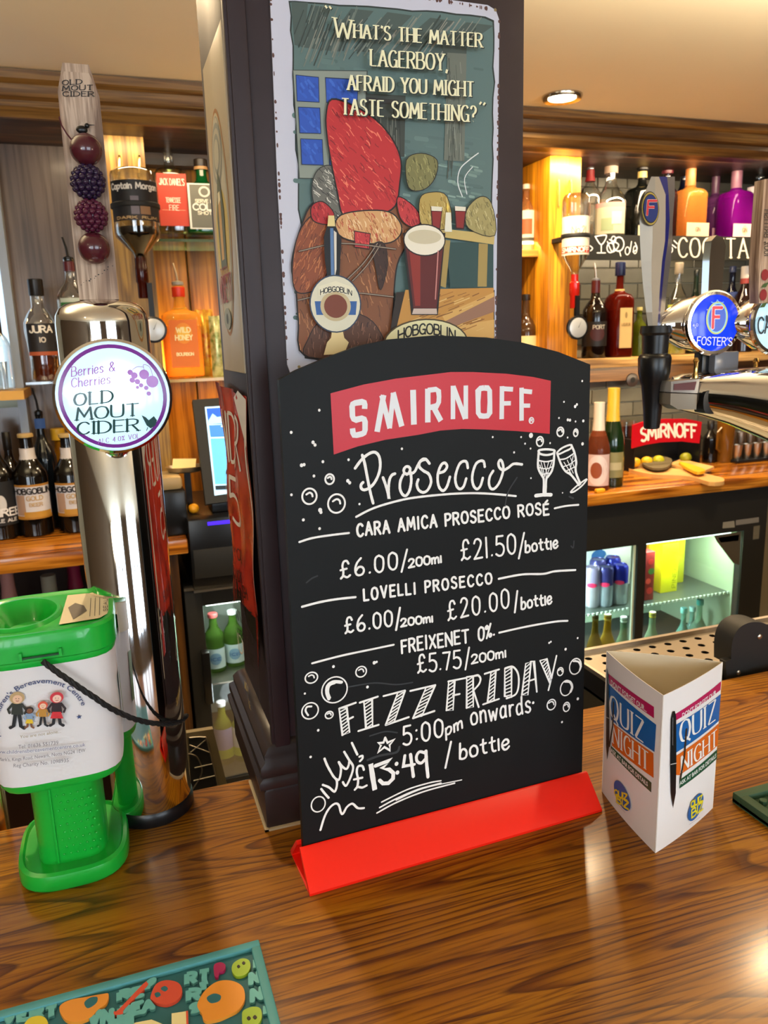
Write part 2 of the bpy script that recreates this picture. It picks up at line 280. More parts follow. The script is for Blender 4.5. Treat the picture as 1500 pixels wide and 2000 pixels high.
# single stroke alphabet: width | strokes ; ~ marks a smooth stroke
G={
'A':'.62|0,0 .31,1 .62,0|.12,.36 .5,.36','B':'.55|0,0 0,1|~0,1 .35,1 .48,.85 .45,.62 .3,.54 0,.53|~0,.53 .35,.53 .55,.4 .55,.16 .38,0 0,0',
'C':'.56|~.55,.84 .4,1 .2,.97 .04,.75 0,.45 .08,.15 .25,0 .42,.02 .56,.16','D':'.6|0,0 0,1|~0,1 .3,.98 .52,.8 .6,.5 .52,.2 .3,.02 0,0',
'E':'.48|.48,1 0,1 0,0 .48,0|0,.53 .4,.53','F':'.46|.46,1 0,1 0,0|0,.54 .38,.54','G':'.6|~.56,.84 .42,1 .2,.97 .04,.75 0,.45 .08,.15 .25,0 .45,.03 .58,.18|.36,.45 .58,.45 .58,0',
'H':'.6|0,0 0,1|.6,0 .6,1|0,.52 .6,.52','I':'.14|.07,0 .07,1','J':'.4|~.4,1 .4,.3 .33,.06 .18,0 .04,.08 0,.25','K':'.55|0,0 0,1|.52,1 0,.45|.16,.6 .55,0',
'L':'.45|0,1 0,0 .45,0','M':'.74|0,0 .08,1 .37,.25 .66,1 .74,0','N':'.6|0,0 0,1 .6,0 .6,1','O':'.62|~.31,1 .1,.9 0,.6 0,.4 .1,.1 .31,0 .52,.1 .62,.4 .62,.6 .52,.9 .31,1',
'P':'.5|0,0 0,1|~0,1 .32,1 .5,.87 .48,.62 .3,.48 0,.46','Q':'.64|~.31,1 .1,.9 0,.6 0,.4 .1,.1 .31,0 .52,.1 .62,.4 .62,.6 .52,.9 .31,1|~.3,.2 .45,.05 .66,-.12','R':'.55|0,0 0,1|~0,1 .32,1 .5,.88 .48,.64 .3,.52 0,.5|.26,.5 .55,0',
'S':'.5|~.47,.85 .33,1 .13,.97 .02,.8 .08,.62 .26,.52 .44,.4 .5,.2 .38,.02 .17,0 0,.14','T':'.58|0,1 .58,1|.29,1 .29,0','U':'.58|~0,1 0,.3 .08,.06 .29,0 .5,.06 .58,.3 .58,1','V':'.6|0,1 .3,0 .6,1',
'W':'.86|0,1 .2,0 .43,.8 .66,0 .86,1','X':'.54|0,0 .54,1|0,1 .54,0','Y':'.56|0,1 .28,.5 .56,1|.28,.5 .28,0','Z':'.55|0,1 .55,1 0,0 .55,0',
'0':'.5|~.25,1 .06,.88 0,.55 .03,.2 .22,0 .42,.1 .5,.45 .47,.82 .25,1','1':'.1|.05,0 .05,1','2':'.5|~.03,.8 .12,.97 .3,1 .45,.85 .42,.62 .2,.25 0,0|0,0 .5,.03','3':'.48|~.02,.9 .2,1 .4,.92 .42,.7 .2,.55|~.2,.55 .44,.46 .48,.2 .32,.02 .12,0 0,.12',
'4':'.5|.34,0 .34,1 0,.3 .5,.3','5':'.5|.47,1 .08,1 .04,.58|~.04,.58 .25,.63 .46,.5 .5,.25 .38,.04 .18,0 0,.1','6':'.5|~.36,1 .12,.75 0,.4 .05,.1 .22,0 .42,.06 .5,.27 .4,.46 .2,.48 .04,.3','7':'.46|0,1 .46,1 .18,0',
'8':'.48|~.24,.54 .06,.66 .06,.88 .24,1 .42,.88 .42,.66 .24,.54 .04,.4 .0,.16 .24,0 .48,.16 .44,.4 .24,.54','9':'.48|~.44,.72 .26,.5 .06,.6 .03,.85 .2,1 .4,.94 .46,.7 .42,.3 .2,0',
'£':'.58|~.5,.8 .4,.98 .22,.95 .14,.7 .18,.4 .14,.12 .02,-.02|~.02,0 .18,.1 .38,0 .56,.1|.02,.48 .38,.52','%':'.5|~.12,.95 .0,.88 .02,.75 .14,.72 .2,.85 .12,.95|.46,1 .04,0|~.4,.25 .3,.18 .32,.05 .42,.02 .5,.12 .4,.25',
'.':'.06|.03,.03 .04,.04',':':'.06|.03,.2 .04,.21|.03,.68 .04,.69','/':'.3|0,-.15 .3,1.15','!':'.05|0,1 .0,.3|0,.03 .01,.04',"'":'.05|.05,1.02 0,.82',',':'.08|.08,.06 0,-.18','-':'.3|0,.45 .3,.45','&':'.6|~.6,.0 .15,.65 .15,.9 .3,1 .42,.85 .35,.65 .05,.35 .02,.12 .2,0 .4,.06 .55,.35',
'?':'.42|~0,.8 .1,.98 .28,1 .42,.82 .36,.6 .2,.45 .2,.28|.2,.03 .21,.04','“':'.24|.08,.85 0,1.02|.24,.85 .16,1.02','”':'.24|.0,.82 .08,1|.16,.82 .24,1',
'a':'.42|~.38,.5 .25,.64 .08,.55 0,.3 .06,.05 .2,0 .34,.12 .38,.4|~.4,.62 .38,.2 .42,0','b':'.42|~.05,1 .02,.5 .0,.03|~.02,.3 .12,.55 .3,.58 .42,.35 .36,.06 .16,-.02 0,.05','e':'.42|~.02,.3 .2,.3 .4,.42 .34,.62 .18,.64 .03,.45 .02,.2 .14,.0 .3,.02 .42,.15',
'd':'.42|~.38,.5 .25,.62 .08,.55 0,.3 .06,.05 .2,0 .34,.1|~.4,1 .38,.4 .42,0','l':'.0|0,0 0,.7','m':'.6|~0,0 0,.6|~.0,.42 .12,.62 .24,.55 .26,0|~.27,.4 .4,.62 .54,.55 .58,0','n':'.4|~0,.62 .02,0|~.02,.42 .18,.64 .36,.52 .4,0','o':'.46|~.22,.68 .05,.55 0,.3 .08,.05 .23,0 .4,.08 .46,.35 .38,.6 .22,.68',
'p':'.4|~.0,.62 .0,-.35|~0,.45 .15,.64 .36,.55 .38,.25 .22,.02 .02,.1','r':'.3|~.02,.62 .04,0|~.04,.4 .16,.6 .3,.6','s':'.36|~.34,.55 .2,.66 .04,.55 .1,.38 .28,.28 .34,.12 .2,0 0,.08','t':'.34|~.16,.9 .14,.3 .2,.04 .34,.02|.0,.6 .32,.64','w':'.6|0,.62 .15,0 .3,.5 .45,0 .6,.62','y':'.42|0,.62 .2,.1|.42,.62 .1,-.35',
'i':'.0|0,0 0,.6|0,.8 .01,.82','c':'.4|~.38,.5 .25,.64 .06,.5 0,.28 .1,.04 .26,.0 .4,.12','g':'.42|~.38,.5 .25,.62 .08,.55 0,.3 .1,.05 .3,.05 .38,.3|~.4,.62 .4,-.15 .25,-.35 .05,-.25','h':'.4|0,1 0,0|~0,.4 .18,.62 .36,.5 .4,0','k':'.38|0,1 0,0|.36,.62 0,.25|.1,.35 .38,0','v':'.42|0,.62 .21,0 .42,.62','u':'.4|~0,.62 .02,.15 .18,0 .36,.12 .4,.62|.4,.3 .42,0',
'É':'.48|.48,.85 0,.85 0,-.15 .48,-.15|0,.38 .4,.38|.2,1.0 .42,1.18'}
def glyph(ch):
    if ch==' ': return .32,[]
    s=G.get(ch) or G.get(ch.upper())
    if not s: return .2,[]
    p=s.split('|'); out=[]
    for st in p[1:]:
        sm=st[0]=='~'; pts=[tuple(float(a) for a in q.split(',')) for q in st.lstrip('~').split()]; out.append((sm,pts))
    return float(p[0]),out
def layout(txt,gap=.2):
    x=0; res=[]
    for ch in txt:
        wd,st=glyph(ch); res.append((x,st)); x+=wd+gap
    return res,max(x-gap,.05)
def stext(D,txt,fn,wd,m,thin=None,gap=.2,serif=0,cap='round',jit=0,shear=0,wob=0):
    """fn(x in 0..1, y in cap heights) -> (u,v)"""
    res,W=layout(txt,gap)
    for x0,st in res:
        dy=random.uniform(-wob,wob); ds=1+random.uniform(-wob,wob)
        for sm,pts in st:
            p=[(x0+a+shear*b,b*ds+dy) for a,b in pts]
            if sm: p=smooth_pts(p,5)
            q=[fn(a/W,b) for a,b in p]
            if sm: D.ribbon(q,wd,m,thin,cap,jit=jit)
            else:
                for a_,b_ in zip(q,q[1:]): D.ribbon([a_,b_],wd,m,thin,cap or ('round' if len(q)>2 and thin is None else ''),jit=jit)
            if serif and not sm:
                for (a,b),(c,d) in ((p[0],p[1]),(p[-1],p[-2])):
                    if abs(b-d)>.25 and (b<.05 or b>.95): D.ribbon([fn((a-serif)/W,b),fn((a+serif)/W,b)],(thin or wd)*.9,m,cap='')
def line_fn(S,p0,p1,h0,h1=None,up=(0,-1),arc=0):
    """baseline from image point p0 to p1 on a plane surface"""
    h1=h1 or h0
    def fn(x,y):
        h=(h0+(h1-h0)*x)*y; b=arc*4*x*(1-x)
        return S.hit(p0[0]+(p1[0]-p0[0])*x+up[0]*h, p0[1]+(p1[1]-p0[1])*x+up[1]*h-b)
    return fn
def loc_fn(u0,u1,v,h,arc=0): return lambda x,y:(u0+(u1-u0)*x, v+h*y+arc*4*x*(1-x))
_FC={}
def ftext(D,txt,fn,m,bold=0.):
    """the built-in typeface, mapped by fn(x 0..1, y cap heights)"""
    key=(txt,bold)
    if key not in _FC:
        c=bpy.data.curves.new('t','FONT'); c.body=txt; c.offset=bold; c.resolution_u=3
        o=bpy.data.objects.new('t',c); me=bpy.data.meshes.new_from_object(o)
        vs=[v.co.copy() for v in me.vertices]; fs=[tuple(p.vertices) for p in me.polygons]
        bpy.data.objects.remove(o); bpy.data.curves.remove(c); bpy.data.meshes.remove(me)
        _FC[key]=(vs,fs)
    vs,fs=_FC[key]
    if not vs: return
    x0=min(v.x for v in vs); x1=max(v.x for v in vs)
    D.mb.add([D.S.pt(*fn((v.x-x0)/(x1-x0),v.y/.72),D.k) for v in vs],fs,m)
# ================================================================== SETTING
ZC=1.0; ZB=-.04; YB=2.40
PLASTER=mat('ceiling_paint',srgb('#f7ecd0'),.8,noise=(3,-.03)); WALLP=mat('wall_paint',srgb('#6b5843'),.8); FLOORM=mat('floor_boards',srgb('#a58d6c'),.5)
struct('floor',MB().box((-2.8,-3.3,-1.15),(3.6,2.6,-1.1),FLOORM)); struct('ceiling',MB().box((-2.8,-3.3,ZC),(3.6,2.6,ZC+.05),PLASTER))
struct('wall_left',MB().box((-2.85,-3.3,-1.1),(-2.8,2.6,ZC),WALLP)); struct('wall_right',MB().box((3.6,-3.3,-1.1),(3.65,2.6,ZC),WALLP))
struct('wall_back',MB().box((-2.8,YB+.012,-1.1),(3.6,2.6,ZC),mat('tile_grout',srgb('#b0a88f'),.8)))
wf=MB()
for a,b in (((-2.8,-3.25,-1.1),(3.6,-3.2,-.3)),((-2.8,-3.25,-.3),(-2.3,-3.2,ZC)),((-.4,-3.25,-.3),(.5,-3.2,ZC)),((2.4,-3.25,-.3),(3.6,-3.2,ZC))): wf.box(a,b,WALLP)
struct('wall_front',wf)
DAY=mat('daylit_pane',(.8,.9,1),.3,emit=(.74,.87,1),es=8)
for k,(a,b) in enumerate(((-2.3,-.4),(.5,2.4))):
    wn=thing(f'window_{k+1}',None,None,((a+b)/2,-3.22,-.3),kind='structure')
    f=MB(); f.box((a,-3.24,-.3),(b,-3.18,-.24),WALLP)
    for q in range(4): x=a+(b-a)*q/3; f.box((x-.07,-3.24,-.3),(x+.07,-3.18,ZC),WALLP)
    f.box((a,-3.24,.42),(b,-3.18,.47),WHITEP); fin('window_frame',f,wn)
    for q in range(3):
        x=a+(b-a)*q/3; fin('pane',MB().box((x+.07,-3.235,-.24),(x+(b-a)/3-.07,-3.23,.42),DAY),wn); fin('pane',MB().box((x+.07,-3.235,.47),(x+(b-a)/3-.07,-3.23,ZC-.02),DAY),wn)
# canopy over the back bar: cornice, soffit
CORN=wood('cornice_oak',srgb('#5d3d18'),srgb('#7f5826'),srgb('#8f672e'),0,1.,.5,0,(3,1,4),fine=.7)
prof=[(2.02,.918),(2.005,.918),(2.0,.928),(1.985,.936),(1.985,.948),(1.972,.953),(1.965,.966),(1.965,.975),(1.95,.982),(1.945,.998),(2.02,.998)]
c=MB()
vs=[(-1.2,y,z) for y,z in prof]; c.prism(vs,(4.2,0,0),CORN); struct('trim_1',c,'stepped oak cornice moulding under the ceiling')
c=MB(); c.box((-1.2,2.02,.93),(3.0,YB,.998),DARKW); struct('trim_2',c)
# wall tiles, each one a piece
tw,th,gp=.118,.052,.0035
TM=[mat('wall_tile_%d'%i,srgb(h),.28,noise=(14,.25)) for i,h in enumerate(('#5d5b50','#656256','#57554b'))]
def tile_mesh(w_,h_,i):
    bm=bmesh.new(); bmesh.ops.create_cube(bm,size=1)
    for v in bm.verts: v.co=Vector((v.co.x*w_,v.co.y*.012,v.co.z*h_))
    bmesh.ops.bevel(bm,geom=[e for e in bm.edges if all(v.co.y<0 for v in e.verts)],offset=.0018,segments=1,affect='EDGES')
    me=bpy.data.meshes.new('tile'); bm.to_mesh(me); bm.free(); me.materials.append(TM[i]); return me
TME={}
wb=bpy.data.objects['wall_back']
def tiles(x0,x1,z0,z1):
    r=0; z=z0
    while z<z1-.01:
        x=x0-(tw/2 if r%2 else 0); k=0
        while x<x1-.004:
            a=max(x,x0); b=min(x+tw-gp,x1); 
            if b-a>.012:
                i=random.randrange(3); key=(round(b-a,4),i)
                if key not in TME: TME[key]=tile_mesh(b-a,th-gp,i)
                o=bpy.data.objects.new('tile',TME[key]); COL.objects.link(o); o.parent=wb; o.location=((a+b)/2,YB+.006,z+(th-gp)/2); 
            x+=tw
        z+=th; r+=1
XP0=at(1073,400,2.14).x; XP1=at(1134,400,2.14).x
tiles(XP1,XP1+1.18,.38,.93); tiles(XP1,XP1+1.18,ZB+.005,.26)
# back counter
bc=thing('back_counter','golden oak back counter with a thick front edge behind the bar','counter',(1.2,1.9,ZB))
fin('worktop',MB().box((-.75,1.9,ZB-.038),(at(367,1060,1.9).x,2.36,ZB),BACKC,.004),bc); fin('worktop',MB().box((.62,1.9,ZB-.034),(2.6,2.36,ZB),BACKC,.004),bc)
xl=at(340,1300,1.93).x; xr=at(366,1300,1.93).x
fin('leg',MB().box((xl,1.92,-1.1),(xr,2.3,ZB-.038),wood('counter_leg',srgb('#3c2208'),srgb('#5d3a13'),srgb('#6f4a1c'),2,1)),bc)
fin('back_panel',MB().box((-.75,2.3,-1.1),(xl,2.34,ZB-.038),mat('cupboard_dark',srgb('#2a120a'),.6)),bc); fin('lower_shelf',MB().box((-.75,1.95,-.42),(xl,2.3,-.395),DARKW),bc)
fin('side_panel',MB().box((-.78,1.95,-1.1),(-.75,2.34,ZB-.038),DARKW),bc)
# left: panel, post, alcove planks, glass shelves
pa,pb=at(22,560,2.31).x,at(208,500,2.17).x
struct('wall_left_panel',MB().box((pa,2.31,ZB),(pb+.03,2.34,.93),GREYW),'broad greyed wooden panel behind the cider tap handle')
struct('trim_3',MB().box((pb,2.17,ZB),(at(291,400,2.17).x,2.25,.93),OAKP),'square oak post beside the golden alcove')
al=at(291,400,2.17).x
alc=thing('alcove_backing','golden tongue boards lining the alcove behind the whiskey bottle','panelling',(al+.2,2.39,ZB),kind='structure')
x=al-.02; i=0
while x<.62:
    fin('plank',MB().box((x,2.38,ZB),(x+.122,2.399,.93),ALCW,.003),alc); x+=.126
fin('rail',MB().box((al-.02,2.33,.9),(.62,2.38,.93),DARKW),alc)
def shelf_at(name,label,px0,px1,py,Y,depth,th_,m,cat='shelf'):
    P=at(px0,py,Y); x1=at(px1,py,Y).x; o=fin(name,MB().box((P.x,Y,P.z-th_),(x1,Y+depth,P.z),m)); recenter(o,((P.x+x1)/2,Y+depth/2,P.z-th_)); tag(o,label,cat); return P.z
GEDGE=mat('green_glass_edge',(.3,.45,.3),.08,trans=.8)
ZS1=shelf_at('glass_shelf','green-edged glass shelf carrying the red label whiskey bottle',300,470,466,2.17,.2,.007,GEDGE)
ZS2=shelf_at('glass_shelf','lit glass shelf under the orange gin and snack packets',322,470,742,2.17,.2,.008,mat('lit_glass_edge',(.9,.75,.3),.15,trans=.6))
ZS3=shelf_at('glass_shelf','small glass shelf under the waisted amber whisky bottle',50,128,747,2.08,.228,.006,GLASS)
# far left opening with pale light and yellow lit shelf
wn=thing('window_3',None,None,(at(0,560,2.36).x,2.36,.4),kind='structure')
fin('window_frame',MB().box((at(13,600,2.3).x,2.26,ZB),(pa+.004,2.34,.93),mat('silver_strip',srgb('#9aa2ad'),.3)),wn)
fin('pane',MB().box((-.8,2.34,.3),(at(20,600,2.3).x,2.345,.72),mat('pale_pane',(.6,.75,.9),.2,emit=(.6,.8,1),es=.85)),wn)
fin('pane',MB().box((-.8,2.34,.02),(at(20,600,2.3).x,2.345,.27),mat('brown_pane',srgb('#6b5138'),.15)),wn)
ZS4=shelf_at('wooden_shelf','yellow lit wooden shelf end at the far left behind the bottles',-160,47,772,2.12,.2,.022,mat('yellow_shelf',srgb('#d9a12c'),.4))
# right: golden pine divider, bay shelf, plank shelves
pd=MB(); pd.box((XP0,2.14,ZB),(XP1,YB,.93),PINE,.002); struct('trim_4',pd,'golden pine divider left of the grey wall tiles')
ZS5=at(1042,488,2.2).z; 
o=fin('bay_shelf',MB().box((.62,2.2,ZS5-.02),(XP0,2.38,ZS5),PINEX)); tag(o,'short orange pine shelf between the dark pillar and the pine divider','shelf'); recenter(o,(.8,2.29,ZS5-.02))
bb=thing('bay_backing','dark brown boards behind the bay shelf','panelling',(.78,2.39,ZB),kind='structure')
for i in range(3): x=.62+(XP0-.62)*i/3; fin('plank',MB().box((x,2.385,ZB),(x+(XP0-.62)/3-.003,2.4,.93),DARKW,.002),bb)
ZT=at(1250,462,2.17).z; ZT2=at(1250,697,2.17).z
o=fin('upper_shelf',MB().box((XP1,2.185,ZT-.02),(XP1+1.2,YB,ZT),mat('shelf_black',srgb('#15130f'),.5))); tag(o,'long black upper shelf carrying the gin bottles','shelf'); recenter(o,(XP1+.4,2.29,ZT-.02))
o=fin('lower_shelf_board',MB().box((XP1-.02,2.17,ZT2-.03),(XP1+1.2,YB,ZT2),SHELFW,.003)); tag(o,'pale pine lower shelf board with bottles in front of tiles','shelf'); recenter(o,(XP1+.4,2.29,ZT2-.03))
o=fin('service_board',MB().box((XP1-.02,2.33,.255),(XP1+1.2,YB,ZT2-.031),wood('service_board',srgb('#3f2813'),srgb('#5e3e1d'),srgb('#6d4a26'),0,1))); o['kind']='structure'; o.name='trim_5'
# downlights
def downlight(x,y,label,p):
    t=thing('ceiling_downlight',label,'light',(x,y,ZC-.01),'recessed ceiling downlights')
    fin('trim_ring',MB().lathe([(.036,-.003),(.047,-.006),(.05,0),(.05,.004)],(x,y,ZC-.004),mat('lamp_ring',(.55,.5,.42),.2,1.),24,cap=False),t)
    fin('bulb',MB().lathe([(.0,-.004),(.034,-.004),(.036,.002)],(x,y,ZC-.003),mat('lit_bulb',(1,.9,.7),.3,emit=(1,.86,.6),es=14),20,cap=False),t)
    spot('downlight',(x,y,ZC-.012),(x,y,0),p*4,(1,.74,.44),150,.7,.03)
P=atz(1098,187,ZC)
downlight(P.x,P.y,'round chrome-rimmed downlight in the ceiling above the pine divider',11)
for k,(x,y) in enumerate(((.02,1.36),(2.05,1.9),(1.25,1.12),(.9,.5),(-.9,-.3),(2.0,.4))): 
    downlight(x,y,['added downlight out of view over the left back counter','recessed downlight over the right end of the back bar','added downlight out of view over the lager font','recessed downlight over the chalkboard sign','recessed downlight over the guests left of the bar','recessed downlight over the guests right of the bar'][k],[8,6,9,2.0,3,3][k])  # first and third are added out of frame, brightening post and cornice
# ================================================================== BAR COUNTER
def oak_bar(name):
    m=bpy.data.materials.new(name); m.use_nodes=True; nt=m.node_tree; b=nt.nodes['Principled BSDF']; N=nt.nodes.new; L=nt.links.new
    tc=N('ShaderNodeTexCoord')
    def noise(sc,det,dist=0,loc=(0,0,0),vec=None):
        mp=N('ShaderNodeMapping'); mp.inputs['Scale'].default_value=sc; mp.inputs['Location'].default_value=loc; L(vec or tc.outputs['Object'],mp.inputs['Vector'])
        n=N('ShaderNodeTexNoise'); n.inputs['Scale'].default_value=1; n.inputs['Detail'].default_value=det; n.inputs['Distortion'].default_value=dist; L(mp.outputs[0],n.inputs['Vector']); return n.outputs[0]
    def ramp(v,stops):
        r=N('ShaderNodeValToRGB'); e=r.color_ramp.elements; e[0].position=stops[0][0]; e[0].color=(*stops[0][1],1); e[1].position=stops[-1][0]; e[1].color=(*stops[-1][1],1)
        for p,c in stops[1:-1]: x=e.new(p); x.color=(*c,1)
        L(v,r.inputs[0]); return r.outputs[0]
    def mixc(t,a,c,f=None,mode='MULTIPLY'):
        x=N('ShaderNodeMix'); x.data_type='RGBA'; x.blend_type=mode; x.inputs[0].default_value=t
        if f is not None: L(f,x.inputs[0])
        L(a,x.inputs[6]); L(c,x.inputs[7]); return x.outputs[2]
    base=ramp(noise((1.2,14,1),3,.3),((.3,srgb('#824f06')),(.5,srgb('#9b6308')),(.7,srgb('#b07a12'))))
    # cathedral growth rings: contour lines of a stretched noise field
    f=noise((.8,8,1),1.2,.15,(2.1,.4,0)); mu=N('ShaderNodeMath'); mu.operation='MULTIPLY'; mu.inputs[1].default_value=50; L(f,mu.inputs[0]); fr=N('ShaderNodeMath'); fr.operation='FRACT'; L(mu.outputs[0],fr.inputs[0])
    ring=ramp(fr.outputs[0],((.0,(1,1,1)),(.58,(.95,.92,.9)),(.80,(.42,.29,.18)),(.93,(.20,.11,.06)),(1.0,(1,1,1))))
    brk=ramp(noise((9,60,1),3),((.34,(0,0,0)),(.48,(1,1,1))))
    one=N('ShaderNodeRGB'); one.outputs[0].default_value=(1,1,1,1)
    ringb=mixc(1,one.outputs[0],ring,brk,'MIX')
    c=mixc(.9,base,ringb)
    pores=ramp(noise((14,420,1),3),((.36,(.36,.27,.2)),(.50,(1,1,1))))
    c=mixc(.75,c,pores)
    fine=ramp(noise((5,120,1),4),((.35,(.62,.52,.42)),(.6,(1,1,1))))
    c=mixc(.6,c,fine); L(c,b.inputs['Base Color'])
    b.inputs['Roughness'].default_value=.45; b.inputs['Specular IOR Level'].default_value=.18; b.inputs['Coat Weight'].default_value=.28; b.inputs['Coat Roughness'].default_value=.18
    bp=N('ShaderNodeBump'); bp.inputs['Strength'].default_value=.12; bp.inputs['Distance'].default_value=.0006; L(pores,bp.inputs['Height']); L(bp.outputs[0],b.inputs['Normal'])
    return m
OAK=oak_bar('varnished_oak_bar')
bar=thing('bar_counter','long varnished oak bar top with strong dark grain','counter',(.5,.35,-.05))
fin('worktop',MB().box((-1.6,-.02,-.045),(2.6,.705,0),OAK,.003),bar)
fin('front_panel',MB().box((-1.6,.03,-1.1),(2.6,.08,-.045),DARKW),bar); fin('back_panel',MB().box((-1.6,.62,-1.1),(2.6,.66,-.045),BLACKM),bar)
# ================================================================== PILLAR
PURP=mat('dark_plum_paint',srgb('#2b1d21'),.5,noise=(30,.12),bump=.15); PURD=mat('dark_plum_base',srgb('#271b19'),.4,noise=(25,.2),bump=.15)
PX0,PX1,PY0,PY1=.107,.347,.622,.785
pil=thing('pillar','square plum painted pillar standing on the bar behind the chalkboard','pillar',((PX0+PX1)/2,.7,0),kind='structure')
fin('shaft',MB().box((PX0,PY0,.0),(PX1,PY1,ZC),PURP,.0015),pil)
# corner bead down the front left edge
b=MB(); b.box((PX0-.004,PY0-.003,.06),(PX0+.0015,PY0+.004,ZC),PURP,.001); b.box((PX0-.0015,PY0-.0045,.06),(PX0+.012,PY0,ZC),PURP,.001); fin('corner_bead',b,pil)
# moulded base: mitred rings
def ringbase(prof,m,name):
    mb=MB(); n=len(prof); vs=[]
    for d,z in prof: vs+=[(PX0-d,PY0-d*.55,z),(PX1+d,PY0-d*.55,z),(PX1+d,PY1+d,z),(PX0-d,PY1+d,z)]
    fs=[]
    for i in range(n-1):
        for j in range(4): a=4*i+j; c=4*i+(j+1)%4; fs.append((a,c,c+4,a+4))
    mb.add(vs,fs,m); return fin(name,mb,pil,False)
ringbase([(.014,0.0),(.014,.036),(.0125,.038)],PURD,'plinth')
ringbase([(.0125,.038),(.018,.040),(.0185,.046),(.0145,.050),(.0165,.054),(.016,.060),(.0115,.064),(.012,.070),(.008,.076),(.003,.080),(0,.081)],PURD,'moulding')
cm=MB(); cm.box((PX0-.0165,PY0-.0105,.0001),(PX0-.013,PY0+.075,.0025),mat('chipped_filler',srgb('#b3a284'),.9,bump=.5)); cm.box((PX0-.0165,PY0-.0105,.0001),(PX0+.03,PY0-.0078,.002),mat('chipped_filler',(1,1,1))); fin('filler_line',cm,pil)
# ================================================================== CHALKBOARD SIGN
CHALK=mat('chalk_ink',srgb('#f4f4f2'),.7); SLATE=mat('chalkboard_black',srgb('#141617'),.5,noise=(6,.0,srgb('#191b1c')),spec=.2)
yaw=math.radians(2.2)
BU=Vector((math.cos(yaw),math.sin(yaw),0)); BN=Vector((math.sin(yaw),-math.cos(yaw),0))
BO=Vector((.112,.5445,0)); board=Plane(BO,BU,(0,0,1))
sign=thing('chalkboard_sign','black arched tabletop chalkboard with red banner and white handwritten prices','sign',(BO.x+.13,BO.y+.006,0))
h=board.hit
out=[h(592,1645),h(1137,1505),h(1153,712)]; out=[(out[0][0],.014),(out[1][0],.014),(out[2][0],out[2][1])]
for p in ((1090,687),(1020,669),(950,659),(850,655),(760,663),(700,676),(630,702),(580,723)): out.append(h(*p))
out.append(h(545,742)); 
pan=MB(); fr=[board.pt(u,v,0) for u,v in out]; pan.prism(fr,-board.n*.006,SLATE)
pan.mats.append(mat('worn_board_edge',srgb('#4b4640'),.6)); fin('panel',pan,sign)
# red plastic foot: folded wedge left open at the ends
RED=mat('red_foot_plastic',srgb('#f8210f'),.38,coat=.2); REDD=mat('red_banner',srgb('#c8142a'),.4)
ft=MB(); u0=out[0][0]-.0035; u1=out[1][0]+.0035; f=lambda u,a,z: tuple(BO+BU*u+BN*a+Vector((0,0,z)))
sec=[(.0260,0),(.0262,.0022),(.0035,.0262),(.0012,.0268),(.0012,.0235),(.0022,.0228),(.0205,.0020),(.0205,0)]
ft.prism([f(u0,a,z) for a,z in sec],BU*(u1-u0),RED)
ft.prism([f(u0,-.006-a,z) for a,z in sec],BU*(u1-u0),RED)
ft.prism([f(u0,.0205,0),f(u0,-.0265,0),f(u0,-.0265,.0012),f(u0,.0205,.0012)],BU*(u1-u0),RED)
fo=fin('foot',ft,sign); fo['label']='bright red folded plastic foot'
D=Draw(board,.00015)
D.up()
R1=lambda x,y:(560+x/4.6875,700+y/4.6875); R2=lambda x,y:(860+x/4.6875,700+y/4.6875); R3=lambda x,y:(560+x/4.6875,980+y/4.6875)
R4=lambda x,y:(860+x/4.6875,950+y/4.6875); R5=lambda x,y:(560+x/4.6875,1260+y/4.6875); R6=lambda x,y:(860+x/4.6875,1240+y/4.6875)
PX=mpp(BO+Vector((.13,0,.2)))
def tr(R,pts,wpx,sm=True,m=CHALK,cl=False,DD=None,cap='round',jit=.06):
    p=[h(*R(*q)) for q in pts]
    if sm: p=smooth_pts(p,6,cl)
    (DD or D).ribbon(p,wpx*PX*(1.17 if m is CHALK else 1),m,closed=cl,cap=cap,jit=jit)
# printed banner
bn=Draw(board,.0001); bn.up()
top=[R1(400,320),R1(700,240),R1(1000,185),R1(1500,125),R2(300,125),R2(600,140),R2(850,170),R2(1010,205)]; bot=[R2(1000,690),R2(700,665),R2(400,650),R2(200,645),R2(0,660),R1(1200,700),R1(900,745),R1(650,805),R1(430,880)]
bn.poly([h(*p) for p in top+bot],REDD); bn.up()
WH=mat('banner_white',srgb('#e3e6ea'),.45)
def blk(R,pts,wz,sm=False): tr(R,pts,wz/4.6875,sm,WH,DD=bn,cap='',jit=0)
blk(R1,[(712,462),(714,425),(708,405),(690,398),(625,408),(603,420),(597,440),(601,530),(612,553),(632,562),(690,548),(706,556),(716,580),(716,655),(706,682),(690,690),(640,702),(615,700),(605,680),(601,640)],48)
blk(R1,[(826,672),(886,335)],50); blk(R1,[(868,338),(942,640)],44); blk(R1,[(940,640),(975,315)],44); blk(R1,[(972,312),(1052,622)],50)
blk(R1,[(1155,288),(1163,606)],54); blk(R1,[(1290,277),(1290,586)],52); blk(R1,[(1290,292),(1365,283),(1388,300),(1393,350),(1390,400),(1372,436),(1300,452)],44); blk(R1,[(1340,440),(1410,572)],50)
blk(R2,[(114,250),(114,556)],44); blk(R2,[(116,256),(226,552)],46); blk(R2,[(232,248),(232,554)],44)
blk(R2,[(398,270),(365,275),(346,295),(344,400),(346,500),(365,525),(398,529),(432,525),(450,500),(452,400),(450,295),(432,272),(398,270)],48)
blk(R2,[(563,254),(560,556)],46); blk(R2,[(563,277),(664,283)],42); blk(R2,[(563,412),(644,410)],40); blk(R2,[(742,268),(742,570)],46); blk(R2,[(742,297),(838,307)],42); blk(R2,[(742,432),(820,432)],38)
